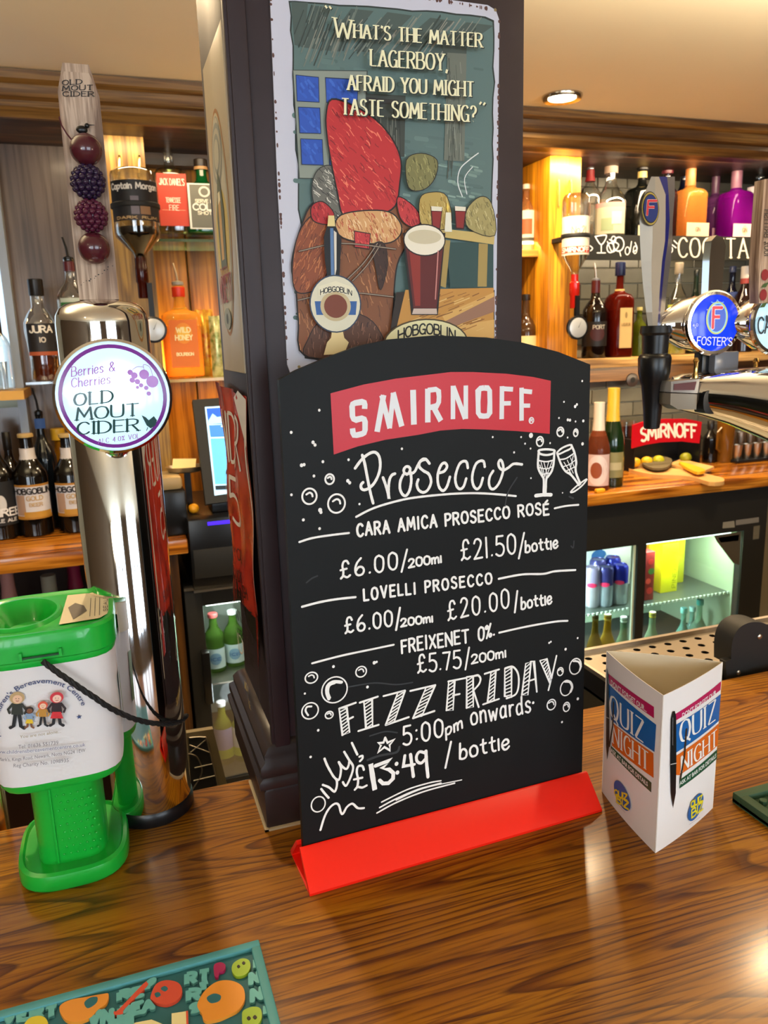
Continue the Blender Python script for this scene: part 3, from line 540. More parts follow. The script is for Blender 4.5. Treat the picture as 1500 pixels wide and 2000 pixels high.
c=h(*R2(832,568)); bn.ell(c,29/4.6875*PX,32/4.6875*PX,WH,24,ring=.0009); stext(bn,'R',line_fn(board,R2(822,580),R2(843,580),5),.0007,WH)
bb_=bn.done('banner',sign); bb_['label']='red curved banner with white SMIRNOFF lettering'
# script heading
W0=4.6
for pts in ([(690,885),(712,960),(735,1080),(765,1230),(790,1325)],[(625,1005),(690,920),(760,868),(810,860),(845,900),(855,980),(840,1060),(800,1140),(750,1188),(705,1203),(680,1185),(680,1155),(697,1135)],
 [(880,1090),(905,1160),(925,1230),(935,1285),(930,1200),(940,1110),(962,1068),(990,1055)],[(1105,1060),(1078,1050),(1070,1022),(1085,995),(1110,990),(1128,1010),(1120,1045),(1098,1062)],
 [(1065,1065),(1040,1120),(1035,1190),(1058,1243),(1090,1256),(1122,1210),(1138,1130),(1135,1060),(1128,1035)],[(1130,1058),(1170,1035),(1200,975),(1232,930),(1270,922),(1305,962)],
 [(1262,925),(1220,945),(1212,990),(1250,1028),(1300,1060),(1320,1130),(1292,1200),(1250,1226),(1208,1205),(1190,1155),(1202,1110)],
 [(1397,1047),(1440,1032),(1466,990),(1448,957),(1415,972),(1386,1040),(1380,1115),(1395,1180),(1430,1210),(1465,1172),(1492,1085)]): tr(R1,pts,W0)
for pts in ([(250,1002),(240,952),(213,940),(175,965),(145,1040),(135,1110),(150,1172),(180,1195),(212,1170),(235,1100)],[(405,990),(395,945),(365,938),(325,965),(297,1040),(290,1110),(305,1170),(335,1195),(366,1165),(387,1095)],
 [(482,1030),(452,1080),(443,1140),(458,1188),(490,1193),(530,1150),(560,1080),(575,1010),(565,950),(545,930),(530,958),(540,1000),(575,1022),(620,1000),(670,965),(745,970)]): tr(R2,pts,W0)
tr(R1,[(635,1450),(760,1385),(900,1335),(1100,1285),(1300,1258),(1500,1240)],3.6); tr(R2,[(85,1240),(300,1233),(500,1242),(690,1260)],3.6)
# champagne glasses
for pts,wz,cl in ((([(900,842),(970,832),(1042,842),(1030,870),(970,884),(912,872)]),18,True),([(900,850),(892,960),(900,1020),(930,1075),(945,1110),(943,1235)],20,False),([(1042,850),(1035,960),(1018,1030),(985,1080),(968,1110),(962,1235)],20,False),
  ([(872,1256),(945,1248),(1012,1248)],30,False),([(900,935),(970,945),(1035,930)],12,False),([(905,1000),(970,1010),(1025,990)],9,False),([(920,950),(955,1080)],7,False),([(990,945),(955,1080)],7,False),([(1020,945),(965,1090)],7,False),([(945,945),(975,1060)],7,False),([(910,975),(940,1070)],7,False),([(930,1060),(1000,1050)],8,False),
  ([(1068,862),(1110,822),(1170,795),(1198,795),(1190,825),(1140,850),(1085,875)],16,True),([(1066,865),(1100,960),(1140,1028),(1190,1062),(1222,1098),(1268,1160)],18,False),([(1198,795),(1228,870),(1242,950),(1236,1010),(1246,1065),(1280,1148)],20,False),
  ([(1095,925),(1150,915),(1220,870)],12,False),([(1125,990),(1180,970),(1235,930)],8,False),([(1130,950),(1200,1060)],7,False),([(1160,930),(1215,1050)],7,False),([(1190,910),(1225,1000)],7,False),([(1215,890),(1180,1045)],8,False),([(1150,1030),(1235,990)],9,False),
  ([(1192,1222),(1250,1165),(1338,1105),(1300,1160),(1230,1215)],14,True)): tr(R2,pts,wz/4.6875,True,cl=cl)
def bub(R,x,y,rx,ry,wz=14,hl=True,rot=0):
    c=h(*R(x,y)); k=PX/4.6875; D.ell(c,(rx+wz/2)*k,(ry+wz/2)*k,CHALK,28,rot,ring=wz*k)
    if hl: tr(R,[(x-rx*.45,y-ry*.25),(x,y-ry*.5),(x+rx*.35,y-ry*.35),(x+rx*.45,y)],wz/4.6875*.9)
def dots(R,*ps):
    for p in ps:
        c=h(*R(p[0],p[1])); r=(p[2] if len(p)>2 else 11)*PX/4.6875; D.ell(c,r,r*1.1,CHALK,10)
for a in ((207,1262,62,66),(455,1328,75,80),(392,1105,38,42)): bub(R1,*a,16)
for a in ((1097,672,36,42),(1238,680,24,34),(910,760,36,44)): bub(R2,*a,15)
dots(R1,(297,474),(40,677,12),(240,768,14),(258,792,13),(330,945,12),(135,978,15),(158,972,13),(248,1076,12),(565,927),(1053,827),(42,1248),(305,1388,18),(312,1408,14),(665,1333,10),(558,1120,15),(575,1138,14),(150,1478,12))
dots(R2,(1297,207,10),(1130,397,9),(1232,440,14),(1248,422,12),(1084,545,9),(1165,562,13),(1185,565,13),(1236,577,9),(1307,572,13),(478,720,9),(738,720,9),(828,705,22),(774,780,9),(824,825,9),(1003,775,9),(1163,724,9),(1300,782,15),(673,860,10),(828,1096,8),(1117,1230,7)); dots(R3,(152,165,12),(300,245,12))
# price lines
T=lambda s,a,b,h0,wd=3.6,**k: stext(D,s,line_fn(board,a,b,h0,k.pop('h1',None),(-.05,-1)),wd*1.17*PX,CHALK,jit=.05,wob=.03,**k)
T('CARA AMICA PROSECCO ROSÉ',(698,1047),(1071,1002),24,3.9,h1=21,gap=.3)
T('£6.00',(665,1129),(776,1111),33,gap=.3); tr(R3,[(1050,640),(1100,437)],3.7,False); T('200ml',(798,1108),(861,1098),16,3.5,h1=17,gap=.18)
T('£21.50',(901,1094),(1007,1081),38,gap=.25); tr(R4,[(717,658),(765,425)],3.7,False); T('bottle',(1026,1079),(1089,1070),22,3.8,gap=.2)
T('LOVELLI PROSECCO',(711,1172),(960,1139),22,3.8,h1=20,gap=.38)
T('£6.00',(674,1236),(766,1222),30,gap=.28); tr(R3,[(1000,1172),(1035,970)],3.7,False); T('200ml',(783,1224),(844,1214),15,3.5,gap=.18)
T('£20.00',(875,1210),(994,1187),36,gap=.32); tr(R4,[(680,1152),(703,957)],3.7,False); T('bottle',(1018,1190),(1077,1178),22,3.8,gap=.2)
T('FREIXENET',(785,1275),(915,1254),25,3.8,gap=.27); T('0%.',(935,1252),(965,1240),25,3.8,gap=.2)
T('£5.75',(816,1314),(900,1303),34,gap=.22); tr(R6,[(228,316),(262,115)],3.5,False); T('200ml',(921,1296),(987,1283),17,3.5,gap=.18)
for R,pts,wp in ((R3,[(115,368),(230,332),(400,305),(568,285)],3.4),(R3,[(140,960),(300,918),(460,890),(628,872)],3.8),(R3,[(232,1478),(500,1408),(800,1345),(978,1308)],3.4),
  (R4,[(1045,200),(1150,178),(1262,168)],3.4),(R4,[(533,845),(750,805),(940,800),(1050,776),(1235,765)],3.8),(R4,[(538,1338),(800,1280),(1050,1237),(1163,1230)],3.6)): tr(R,pts,wp)
# hatched fizz friday
def hatch(R,q,n):
    a,b,c,d=q # top left, top right, bottom right, bottom left
    L_=lambda t,e,f:(e[0]+(f[0]-e[0])*t,e[1]+(f[1]-e[1])*t)
    tr(R,[a,b,c,d,a],2.4,False)
    n=int(n*.8)
    for i in range(n):
        t=(i+.2)/n; p=L_(min(1,t+.9/n),a,d); r=L_(t,b,c); tr(R,[p,r],2.3,False)
for q,n in ((((478,580),(548,570),(575,798),(510,825)),11),(((705,510),(780,490),(785,745),(725,760)),11),(((1015,435),(1082,415),(985,695),(905,730)),11),(((1275,385),(1358,365),(1235,650),(1155,668)),11)): hatch(R5,q,n)
for a in ([(480,580),(630,526)],[(555,682),(605,657)],[(668,525),(832,470)],[(655,785),(840,728)],[(885,465),(1080,415)],[(905,730),(1115,658)],[(1130,418),(1358,365)],[(1155,668),(1350,602)]): tr(R5,a,3.6,False)
for q,n in ((((75,427),(130,415),(115,690),(55,692)),11),(((240,388),(298,375),(300,660),(240,670)),12),(((462,342),(506,332),(490,600),(430,618)),11),(((588,312),(650,295),(650,575),(588,562)),11),(((780,262),(828,245),(800,550),(745,550)),11),(((910,235),(972,217),(1020,400),(1005,445)),10)): hatch(R6,q,n)
for a in ([(72,425),(236,392)],[(115,552),(175,540)],[(300,505),(350,660)],[(405,355),(535,315)],[(390,635),(535,585)],[(825,245),(855,240),(882,520)],[(805,422),(858,405)],[(1062,190),(1015,400),(988,505)],[(240,385),(340,370)]): tr(R6,a,3.4,False)
tr(R6,[(300,378),(342,368),(366,400),(352,450),(305,503)],3.6); tr(R6,[(590,305),(660,290),(708,350),(716,450),(690,540),(605,580)],3.6)
for R,x,y,rx,ry,hl in ((R5,225,297,56,50,1),(R5,437,408,118,122,0),(R5,680,242,50,50,1),(R5,213,600,75,76,0),(R5,388,638,36,34,1),(R6,1097,335,34,42,1),(R6,1235,287,70,84,0),(R6,1150,485,68,82,0),(R6,1015,637,50,56,1),(R6,1153,658,38,50,1)): bub(R,x,y,rx,ry,13,hl)
tr(R5,[(385,490),(365,430),(375,370),(425,335),(500,338)],5.5); tr(R5,[(395,480),(378,430),(390,370),(440,345)],3.5); tr(R5,[(195,640),(172,600),(185,565),(225,560)],3.2)
tr(R6,[(1215,240),(1260,245),(1280,285),(1272,325)],3); tr(R6,[(1230,232),(1275,250),(1290,290)],2.2); tr(R6,[(1140,425),(1185,430),(1205,475),(1190,520)],5)
dots(R5,(427,195,13),(800,160,16),(822,153,11),(738,382,13),(165,442,10),(287,778,12),(218,1022,12)); dots(R6,(1255,28,10),(995,72,11),(1010,62,10),(1145,130,14),(1257,584,15),(1112,797,12))
T('5:00',(788,1456),(865,1438),35,3.9,gap=.3); T('pm',(871,1437),(903,1421),23,3.7,gap=.2); T('onwards',(920,1415),(1036,1390),34,3.9,gap=.24); dots(R6,(848,620,14))
tr(R5,[(900,845),(922,892),(985,862),(940,912),(945,962),(893,932),(835,980),(862,915),(835,897),(885,890),(900,845)],3.8,False)
tr(R5,[(705,1140),(690,1105),(652,1110),(640,1160),(652,1230),(645,1290),(622,1322)],4); tr(R5,[(615,1228),(690,1212)],4,False); tr(R5,[(625,1318),(650,1297),(690,1302),(730,1283)],4.2)
tr(R5,[(768,1085),(785,1200),(806,1325)],8.6,cap=''); tr(R5,[(812,1103),(958,1048),(868,1125),(935,1135),(975,1170),(972,1220),(930,1262),(880,1265),(850,1237)],7,False)
dots(R5,(1004,1085,20),(1012,1165,20)); tr(R5,[(1080,1010),(1066,1108),(1168,1090)],5.2,False); tr(R5,[(1132,1000),(1145,1100),(1158,1200)],6)
tr(R5,[(1262,985),(1215,975),(1187,1015),(1193,1062),(1230,1078),(1268,1040)],5.4); tr(R5,[(1272,970),(1280,1090),(1292,1205)],6.2)
tr(R6,[(96,978),(45,1215)],4.2,False); T('bottle',(898,1482),(994,1461),30,4.2,gap=.2)
tr(R5,[(868,1435),(1100,1322),(1300,1260),(1410,1240)],2.8); tr(R5,[(850,1485),(1000,1405),(1200,1320),(1410,1262)],3); tr(R5,[(825,1535),(1000,1440),(1250,1340),(1535,1262)],3); tr(R5,[(1000,1418),(1250,1310),(1600,1232)],2)
c=h(*R5(288,1455)); D.ell(c,72*PX/4.6875,82*PX/4.6875,CHALK,28,ring=13*PX/4.6875)
for a in ([(315,1315),(350,1360),(382,1395)],[(330,1278),(385,1300),(430,1338),(445,1330),(458,1285),(455,1235),(420,1190),(370,1100),(345,1038)],[(475,1070),(495,1120),(490,1190),(475,1232),(455,1225)],[(475,1068),(510,1112),(545,1132),(565,1100),(572,1060)],[(525,975),(570,1050),(606,1110),(590,1190),(548,1280),(527,1276),(513,1252)],[(595,893),(645,1000)],[(665,1020),(690,1012),(692,1035),(670,1060)],
   [(308,1690),(345,1570),(390,1490),(440,1450),(475,1462),(495,1530),(515,1540),(550,1480),(600,1450),(650,1490),(705,1490)]): tr(R5,a,3.9)
# faint rubbed chalk
SM=mat('rubbed_chalk',srgb('#33373a'),.7)
for R,p,wp in ((R5,[(570,380),(800,345),(1000,360),(1150,340)],3),(R5,[(740,1050),(850,1010),(1000,980),(1030,930)],5),(R5,[(760,830),(900,790),(1010,800)],3),(R3,[(180,740),(230,700),(280,678)],3),(R2,[(590,1350),(620,1220),(700,1090)],3),(R4,[(1195,545),(1215,560),(1222,500)],3),(R2,[(1180,1265),(1215,1280)],4)): tr(R,p,wp,True,SM)
D.done('handwriting',sign)
# ================================================================== TIN SIGN ON THE PILLAR
pf=Plane((PX0,PY0,0),(1,0,0),(0,0,1)); hp=pf.hit
ts=thing('tavern_tin_sign','white-bordered tin sign with a tavern picture and cream quotation on the pillar','sign',(.24,PY0-.001,.5))
pl=[(524,-60),(700,-22),(950,12),(966,22),(973,42),(966,690),(955,712),(566,728),(560,712),(540,350)]
fin('plate',MB().prism([pf.pt(*hp(*p),.0022) for p in pl],-pf.n*.0016,mat('sign_white',srgb('#c9cad8'),.45)),ts)
D=Draw(pf,.00006); D.k=.0023
rnd=random.Random(3)
# rusty chips along the rim
RU=flat('#5b3a33')
for i in range(150):
    t=rnd.random(); e=rnd.choice((0,1,1,2))
    if e==0: p=(524+t*36,-60+t*770)
    elif e==1: p=(700+t*265,-22+t*42 if t<.8 else 12+(t-.8)*50)
    else: p=(973-7*t,42+t*640)
    u,v=hp(*p); D.ell((u+(.0002 if e==0 else -.0002 if e==2 else 0),v),rnd.uniform(.0004,.0013),rnd.uniform(.0004,.002),RU,7)
art=[(562,4)]
for i in range(14): art.append((575+i*28.5,6+i*2.1+rnd.uniform(-3,3)))
for i in range(22): art.append((964-.3*i+rnd.uniform(-2,2),42+i*30))
for i in range(10): art.append((940-i*36,704+rnd.uniform(-2,2)))
for i in range(24): art.append((596-i*1.35+rnd.uniform(-2.5,2.5),700-i*29))
D.up(); D.poly([hp(*p) for p in art],flat('#27322f')); D.up()
k=[(a*.985+11.5,b*.99+3.5) for a,b in art]; D.poly([hp(*p) for p in k],flat('#5c7572'))
def pp(c,*pts): D.up(); D.poly([hp(*p) for p in pts],flat(c))
def pr(c,wpx,*pts,sm=True):
    q=[hp(*p) for p in pts]; D.ribbon(smooth_pts(q,5) if sm else q,wpx*PX*1.04,flat(c))
R7=lambda x,y:(380+x/2.2727,y/2.2727)
def z7(*p): return [R7(*q) for q in p]
# painted texture: streaks in the wall colour
def streaks(n,x0,x1,y0,y1,dx,dy,cols,wp=(1,3)):
    D.up()
    for i in range(n):
        x=rnd.uniform(x0,x1); y=rnd.uniform(y0,y1); l=rnd.uniform(.5,1.3); pr(rnd.choice(cols),rnd.uniform(*wp),(x,y),(x+dx*l+rnd.uniform(-3,3),y+dy*l),sm=False)
streaks(260,572,925,110,640,22,3,('#617b77','#566e6c','#68827d','#526a67','#5e7874'),(3,9)); streaks(60,760,925,300,460,14,3,('#8aa49a','#7b958c','#6d8880'),(2,6))
for q in (((425,15),(500,18),(480,215),(440,205)),((520,30),(600,40),(545,225),(470,215)),((690,45),(790,55),(640,235),(560,228)),((850,60),(960,75),(800,240),(700,232)),((1040,85),(1150,100),(960,250),(860,240)),((1200,105),(1320,120),(1120,260),(1020,250))): pp('#4b5a55',*z7(*q))
streaks(60,590,700,10,80,-18,45,('#6f7b72','#39443f','#86897c'),(1,2.5)); streaks(70,700,940,30,90,-26,36,('#7c8478','#39443f','#8f8f83'),(1,2.5))
pp('#48524b',*z7((1080,190),(1200,200),(1200,245),(1100,250))); pp('#6e7468',*z7((1115,240),(1200,245),(1190,720),(1100,715))); streaks(45,872,900,115,310,0,40,('#858a7d','#565d54','#4a5048'),(1,2))
pp('#3d433c',*z7((730,420),(930,430),(925,700),(760,700))); streaks(50,705,785,195,290,1,50,('#545a50','#2f342f','#686b60'),(1,2.4)); pp('#2e2b27',*z7((745,435),(900,450),(895,470),(745,460)))
def inside(poly,x,y):
    r=False; k=len(poly)
    for a in range(k):
        x0,y0=poly[a]; x1,y1=poly[(a+1)%k]
        if (y0>y)!=(y1>y) and x<(x1-x0)*(y-y0)/(y1-y0)+x0: r=not r
    return r
def shape(c,pts,out='#1d1513',ow=2.0,hatch=None,n=60,ang=1.3,ln=18,hw=(.8,2.2),sm=True):
    """inked patch: outline, fill and brush strokes following the form"""
    q=[R7(*p) for p in pts]; q=smooth_pts(q,4,True) if sm else q
    D.up(); D.poly([hp(*p) for p in q],flat(c))
    if hatch:
        x0,x1=min(p[0] for p in q),max(p[0] for p in q); y0,y1=min(p[1] for p in q),max(p[1] for p in q); D.up(); k=0; t=0
        while k<n and t<n*8:
            t+=1; x=rnd.uniform(x0,x1); y=rnd.uniform(y0,y1); a=ang+rnd.uniform(-.25,.25); l=ln*rnd.uniform(.4,1); dx,dy=math.cos(a)*l,math.sin(a)*l
            if inside(q,x,y) and inside(q,x+dx,y+dy): pr(rnd.choice(hatch),rnd.uniform(*hw),(x,y),(x+dx*.5+rnd.uniform(-2,2),y+dy*.5),(x+dx,y+dy)); k+=1
    if out: D.up(); D.ribbon([hp(*p) for p in q],ow*PX,flat(out),closed=True)
WALLH=('#6b8580','#4d6562','#7b918b','#587370')
shape('#3a504d',[(440,60),(1320,100),(1310,330),(1200,240),(900,260),(600,300),(440,280)],None,hatch=('#435a56','#33453f','#4f6660'),n=70,ang=.5,ln=30,hw=(2,5)) if False else None
# window
shape('#8d968b',[(432,318),(760,322),(740,800),(460,795)],'#3b423d',1.5,sm=False)
for q in (((445,340),(545,350),(548,460),(450,455)),((575,352),(720,360),(715,470),(580,462)),((455,482),(550,486),(555,598),(462,596)),((580,490),(700,492),(700,600),(585,600)),((465,622),(560,626),(565,738),(470,735)),((590,630),(690,632),(690,740),(592,740))):
    shape('#2a55b8',q,'#1a2b52',1.2,('#2f5dc2','#264eac','#3a68c9'),14,1.0,16,(2,5),False)
# plain stand-in: an oak cask dressed with a red cloth and a leather apron
BR_=('#a3683f','#6d412a','#b9774a','#5a3320','#8f4a2c','#c98a58')
shape('#84502f',[(520,905),(620,870),(760,865),(900,900),(975,1000),(900,1150),(880,1250),(870,1400),(830,1580),(490,1585),(455,1420),(445,1300),(425,1170),(470,1000)],hatch=BR_,n=260,ang=1.35,ln=22,ow=3)
shape('#8e4a2b',[(455,1040),(520,960),(590,1010),(600,1140),(560,1260),(500,1300),(440,1290),(428,1180)],hatch=('#b5663c','#6d3520','#c77a48','#7d4228'),n=120,ang=2.0,ln=18,ow=2)
shape('#5c3a2a',[(500,1500),(560,1420),(700,1390),(800,1450),(820,1580),(500,1585)],hatch=('#7d5440','#3b241a','#95684f'),n=120,ang=1.6,ln=14,ow=1.6)
shape('#6b6a62',[(540,760),(590,740),(640,770),(680,860),(690,960),(640,985),(560,970),(520,900),(515,820)],'#2a2a27',1.6,('#c9c6b8','#3a3a36','#8f8d82','#e0ddcf'),110,.8,14,(.8,1.8))
shape('#b3262b',[(512,920),(560,900),(610,950),(600,1000),(520,985)],hatch=('#cf4a44','#7e1a20'),n=24,ln=10,ow=1.8)
shape('#c02a2e',[(600,450),(700,480),(800,545),(870,630),(905,720),(900,820),(880,920),(800,960),(720,950),(650,960),(625,860),(600,740),(580,620),(575,520)],hatch=('#e0574a','#8a1a20','#d13c3a','#f07d62','#a02026'),n=190,ang=.9,ln=18,ow=3)
shape('#d8a36c',[(640,960),(740,940),(850,945),(900,990),(905,1040),(860,1080),(760,1085),(650,1060),(615,1010)],hatch=('#e8c08c','#b5703f','#f0d3a4','#c0503a','#9a5a34'),n=130,ang=1.2,ln=14,ow=2.4)
shape('#c3363a',[(700,1030),(770,1042),(765,1110),(700,1100)],hatch=('#e0574a','#8a1a20'),n=16,ln=8,ow=1.6,sm=False); shape('#c3363a',[(890,880),(960,920),(995,985),(950,1012),(900,970)],hatch=('#e0574a','#8a1a20'),n=30,ln=10,ow=2)
shape('#3d2419',[(780,1095),(830,1085),(845,1180),(815,1290),(795,1200)],hatch=('#5b3826','#24140d'),n=20,ln=10,ow=1.4)
for a in ([(800,1085),(740,1170),(670,1240)],[(812,1092),(755,1180),(690,1250)],[(455,1120),(640,1085),(880,1110)],[(450,1335),(640,1300),(870,1320)]): D.up(); pr('#2a1c15',3.4,*z7(*a)); D.up(); pr('#a08c78',1.6,*z7(*a))
# tables, little glasses, candle
pp('#2c4a48',*z7((1100,1080),(1310,1080),(1310,1280),(1120,1280))); pp('#c9b06a',*z7((990,1010),(1315,1045),(1312,1090),(1030,1050))); pp('#a88f4f',*z7((1245,1085),(1285,1088),(1280,1275),(1240,1275))); pp('#a88f4f',*z7((1090,1070),(1120,1072),(1100,1280),(1070,1270)))
shape('#b99f55',[(985,890),(1040,860),(1105,880),(1120,1010),(1000,1015)],hatch=('#d6c27a','#8f7a3c','#a8893f'),n=50,ln=12,ow=1.4)
shape('#a89b62',[(1190,940),(1250,880),(1300,910),(1315,1050),(1200,1020)],hatch=('#c9bd84','#7d7448','#93864f'),n=60,ln=12,ow=1.4)
shape('#7d7a4a',[(925,720),(990,690),(1060,720),(1050,800),(1000,850),(935,840)],hatch=('#a09c62','#57562f','#8a8450'),n=60,ln=12,ow=1.4)
for x in (1032,1136): pp('#3b0f12',*z7((x,925),(x+52,928),(x+42,1025),(x+6,1022))); pp('#8c2320',*z7((x+5,945),(x+47,946),(x+39,1018),(x+10,1016))); pp('#e9e2cd',*z7((x+2,922),(x+50,926),(x+48,944),(x+3,942)))
pp('#e9e6d2',*z7((1098,950),(1120,950),(1125,1035),(1092,1035))); pp('#f3d564',*z7((1104,905),(1112,925),(1108,950),(1100,930)))
D.up(); pr('#dfe6e4',2,*z7((1170,880),(1150,820),(1160,760),(1200,720),(1240,690))); pr('#dfe6e4',1.5,*z7((1190,870),(1180,800),(1215,750)))
# wooden table front right
pp('#2a1c10',*z7((835,1591),(880,1300),(1312,1290),(1312,1591))); pp('#c58d3f',*z7((850,1591),(920,1290),(1308,1280),(1308,1591)))
for q in (((1080,1400),(1310,1300),(1310,1345),(1100,1440)),((930,1480),(1310,1420),(1310,1500),(930,1540))): pp('#d9a85c',*z7(*q))
streaks(60,790,925,578,650,24,-9,('#a9702c','#e0b970','#8a5a24'),(.8,2.2)); pp('#9a6f55',*z7((1060,1445),(1312,1318),(1312,1385),(1130,1450)))
# pint of dark ale
pp('#1d0d0c',*z7((908,1040),(1095,1040),(1062,1400),(945,1400))); pp('#5e1613',*z7((920,1095),(1085,1095),(1056,1370),(955,1370))); pp('#8f2a1e',*z7((935,1110),(985,1110),(985,1360),(962,1360))); D.up(); D.ell(hp(*R7(1003,1072)),.0185,.0125,flat('#1d0d0c')); D.up(); D.ell(hp(*R7(1003,1072)),.0175,.0115,flat('#efe7d2')); D.up(); D.ell(hp(*R7(1003,1058)),.0145,.0055,flat('#cfc4a4'))
pp('#cdb7a8',*z7((955,1372),(1056,1372),(1058,1396),(948,1396))); D.up(); pr('#c9837a',2.5,*z7((1062,1120),(1050,1330)))
# hand pump
pp('#0e0f14',*z7((560,1060),(575,1010),(612,1010),(638,1070),(632,1180),(628,1260),(580,1260),(565,1160))); pp('#5c7fae',*z7((588,1020),(602,1020),(606,1240),(592,1240))); pp('#dcd6c8',*z7((604,1030),(616,1040),(616,1200),(608,1235))); pp('#e5cf8d',*z7((580,965),(606,965),(610,1012),(576,1012)))
pp('#e8cf95',*z7((598,1450),(640,1450),(650,1500),(670,1520),(650,1570),(560,1575),(575,1520),(592,1500)))
D.up(); c=hp(*R7(612,1352)); D.ell(c,.0212,.0222,flat('#2c3f57')); D.up(); D.ell(c,.0202,.0212,flat('#ded8bf')); D.up(); D.poly([hp(*q) for q in z7((520,1340),(705,1340),(700,1400),(528,1400))],flat('#34609f')); D.up(); D.ell(hp(*R7(612,1362)),.0125,.0115,flat('#c9b58b')); D.up(); D.ell(hp(*R7(612,1362)),.0095,.009,flat('#7b3d28'))
D.up(); D.poly([hp(*q) for q in z7((535,1275),(612,1252),(690,1280),(688,1322),(612,1296),(538,1318))],flat('#e9e2c6')); D.up()
stext(D,'HOBGOBLIN',line_fn(pf,R7(545,1312),R7(682,1316),9.5,None,(0,-1),7),1.5*PX,flat('#161a22'),gap=.14)
# oval name panel at the foot
D.up(); c=hp(*R7(1010,1530)); D.ell(c,.0385,.021,flat('#4a3a1c')); D.up(); D.ell(c,.0372,.0198,flat('#e2d9a6')); D.up(); stext(D,'HOBGOBLIN',line_fn(pf,R7(886,1512),R7(1135,1512),19,None,(0,-1),13),3.2*PX,flat('#15120c'),gap=.14)
# quotation: serif capitals, cream over a dark ghost
CR=flat('#f0ecc4')
for s_,a,b,hh in (('“',(628,48),(640,50),26),('W',(646,82),(679,87),37),("HAT'S THE MATTER",(684,83),(930,101),26),('LAGERBOY,',(716,137),(863,146),31),('AFRAID YOU MIGHT',(672,183),(914,196),28),('TASTE SOMETHING?',(660,230),(918,245),30),('”',(925,236),(936,238),30)):
    for off,c_,x_ in ((1.6,flat('#23302f'),1.2),(0,CR,0)):
        D.up(); stext(D,s_,line_fn(pf,(a[0]+off,a[1]+off),(b[0]+off,b[1]+off),hh),(4.6+x_)*PX,c_,thin=(1.7+x_)*PX,gap=.2,serif=.15,cap='')
D.up(); D.ell(hp(578,716),.0012,.0012,flat('#8f7d55')); D.ell(hp(955,30),.0012,.0012,flat('#8f7d55')); D.done('picture',ts)
# ================================================================== PALE OVAL SIGN AND TORN POSTER ON THE PILLAR'S SIDE
psd=Plane((PX0-.0042,PY0,0),(0,1,0),(0,0,1)); hs=psd.hit
ms=thing('beer_sign','narrow beige sign with a gilt oval on the side of the pillar','sign',(PX0-.004,.7,.5))
u0=hs(470,400)[0]; 
ua=.010; ub=hs(395,128)[0]; zt=hs(441,5)[1]; zb_=hs(493,733)[1]
BEI=mat('sign_beige',srgb('#b5a68d'),.35)
fin('plate',MB().box((PX0-.0042,PY0+ua,zb_),(PX0-.0012,PY0+ub,zt),BEI,.0012),ms)
D=Draw(psd,.0001); cu=(ua+ub)/2+.004; za=hs(447,152)[1]; ze=hs(462,655)[1]; cz=(za+ze)/2; ry=(za-ze)/2; rx=(ub-ua)/2*.80
for a,b,c in ((1,1,'#a5713c'),(.93,.965,'#c2b596'),(.88,.94,'#9c9586'),(.85,.925,'#b9b19d')): D.up(); D.ell((cu,cz),rx*a,ry*b,flat(c),48)
D.up(); D.poly([(cu+rx*.8*math.cos(t),cz-ry*.1+ry*.42*math.sin(t)) for t in [i*PI/16 for i in range(33)]],flat('#c4ac5e'))
for i in range(4): D.up(); D.ell((cu,cz+ry*.62),rx*(.6-.1*i),ry*(.26-.045*i),flat(('#8f8f86','#b4ad99')[i%2]),30)
D.up(); D.poly([(cu-rx*.35,cz-ry*.38),(cu+rx*.35,cz-ry*.38),(cu+rx*.45,cz+.1*ry),(cu+rx*.2,cz+.35*ry),(cu+.02*rx,cz+.5*ry),(cu-rx*.2,cz+.35*ry),(cu-rx*.42,cz+.1*ry)],flat('#5c5f47')); D.up(); D.poly([(cu-rx*.12,cz-ry*.3),(cu+rx*.18,cz-ry*.3),(cu+rx*.2,cz+.2*ry),(cu-rx*.1,cz+.22*ry)],flat('#c49a5c')); D.poly([(cu-rx*.12,cz+ry*.22),(cu+rx*.2,cz+ry*.2),(cu+rx*.16,cz+ry*.3),(cu-rx*.08,cz+ry*.3)],flat('#e3d7b4'))
MR=flat('#8e2c2a')
# text runs from the far edge to the near edge as seen from the side
D.up(); stext(D,'BIRRA',lambda x,y:(cu+rx*.5-rx*1.0*x,cz-ry*.52+y*.0135),.0016,MR,thin=.0010); stext(D,'MORETTI',lambda x,y:(cu+rx*.72-rx*1.44*x,cz-ry*.68+y*.021),.0026,MR,thin=.0014,gap=.14)
D.up(); D.ell((cu,cz-ry*.84),rx*.42,ry*.1,flat('#8f9184'),24); D.up(); D.ell((cu,cz-ry*.84),rx*.12,ry*.05,flat('#4a4b40'),16); D.done('oval_print',ms)
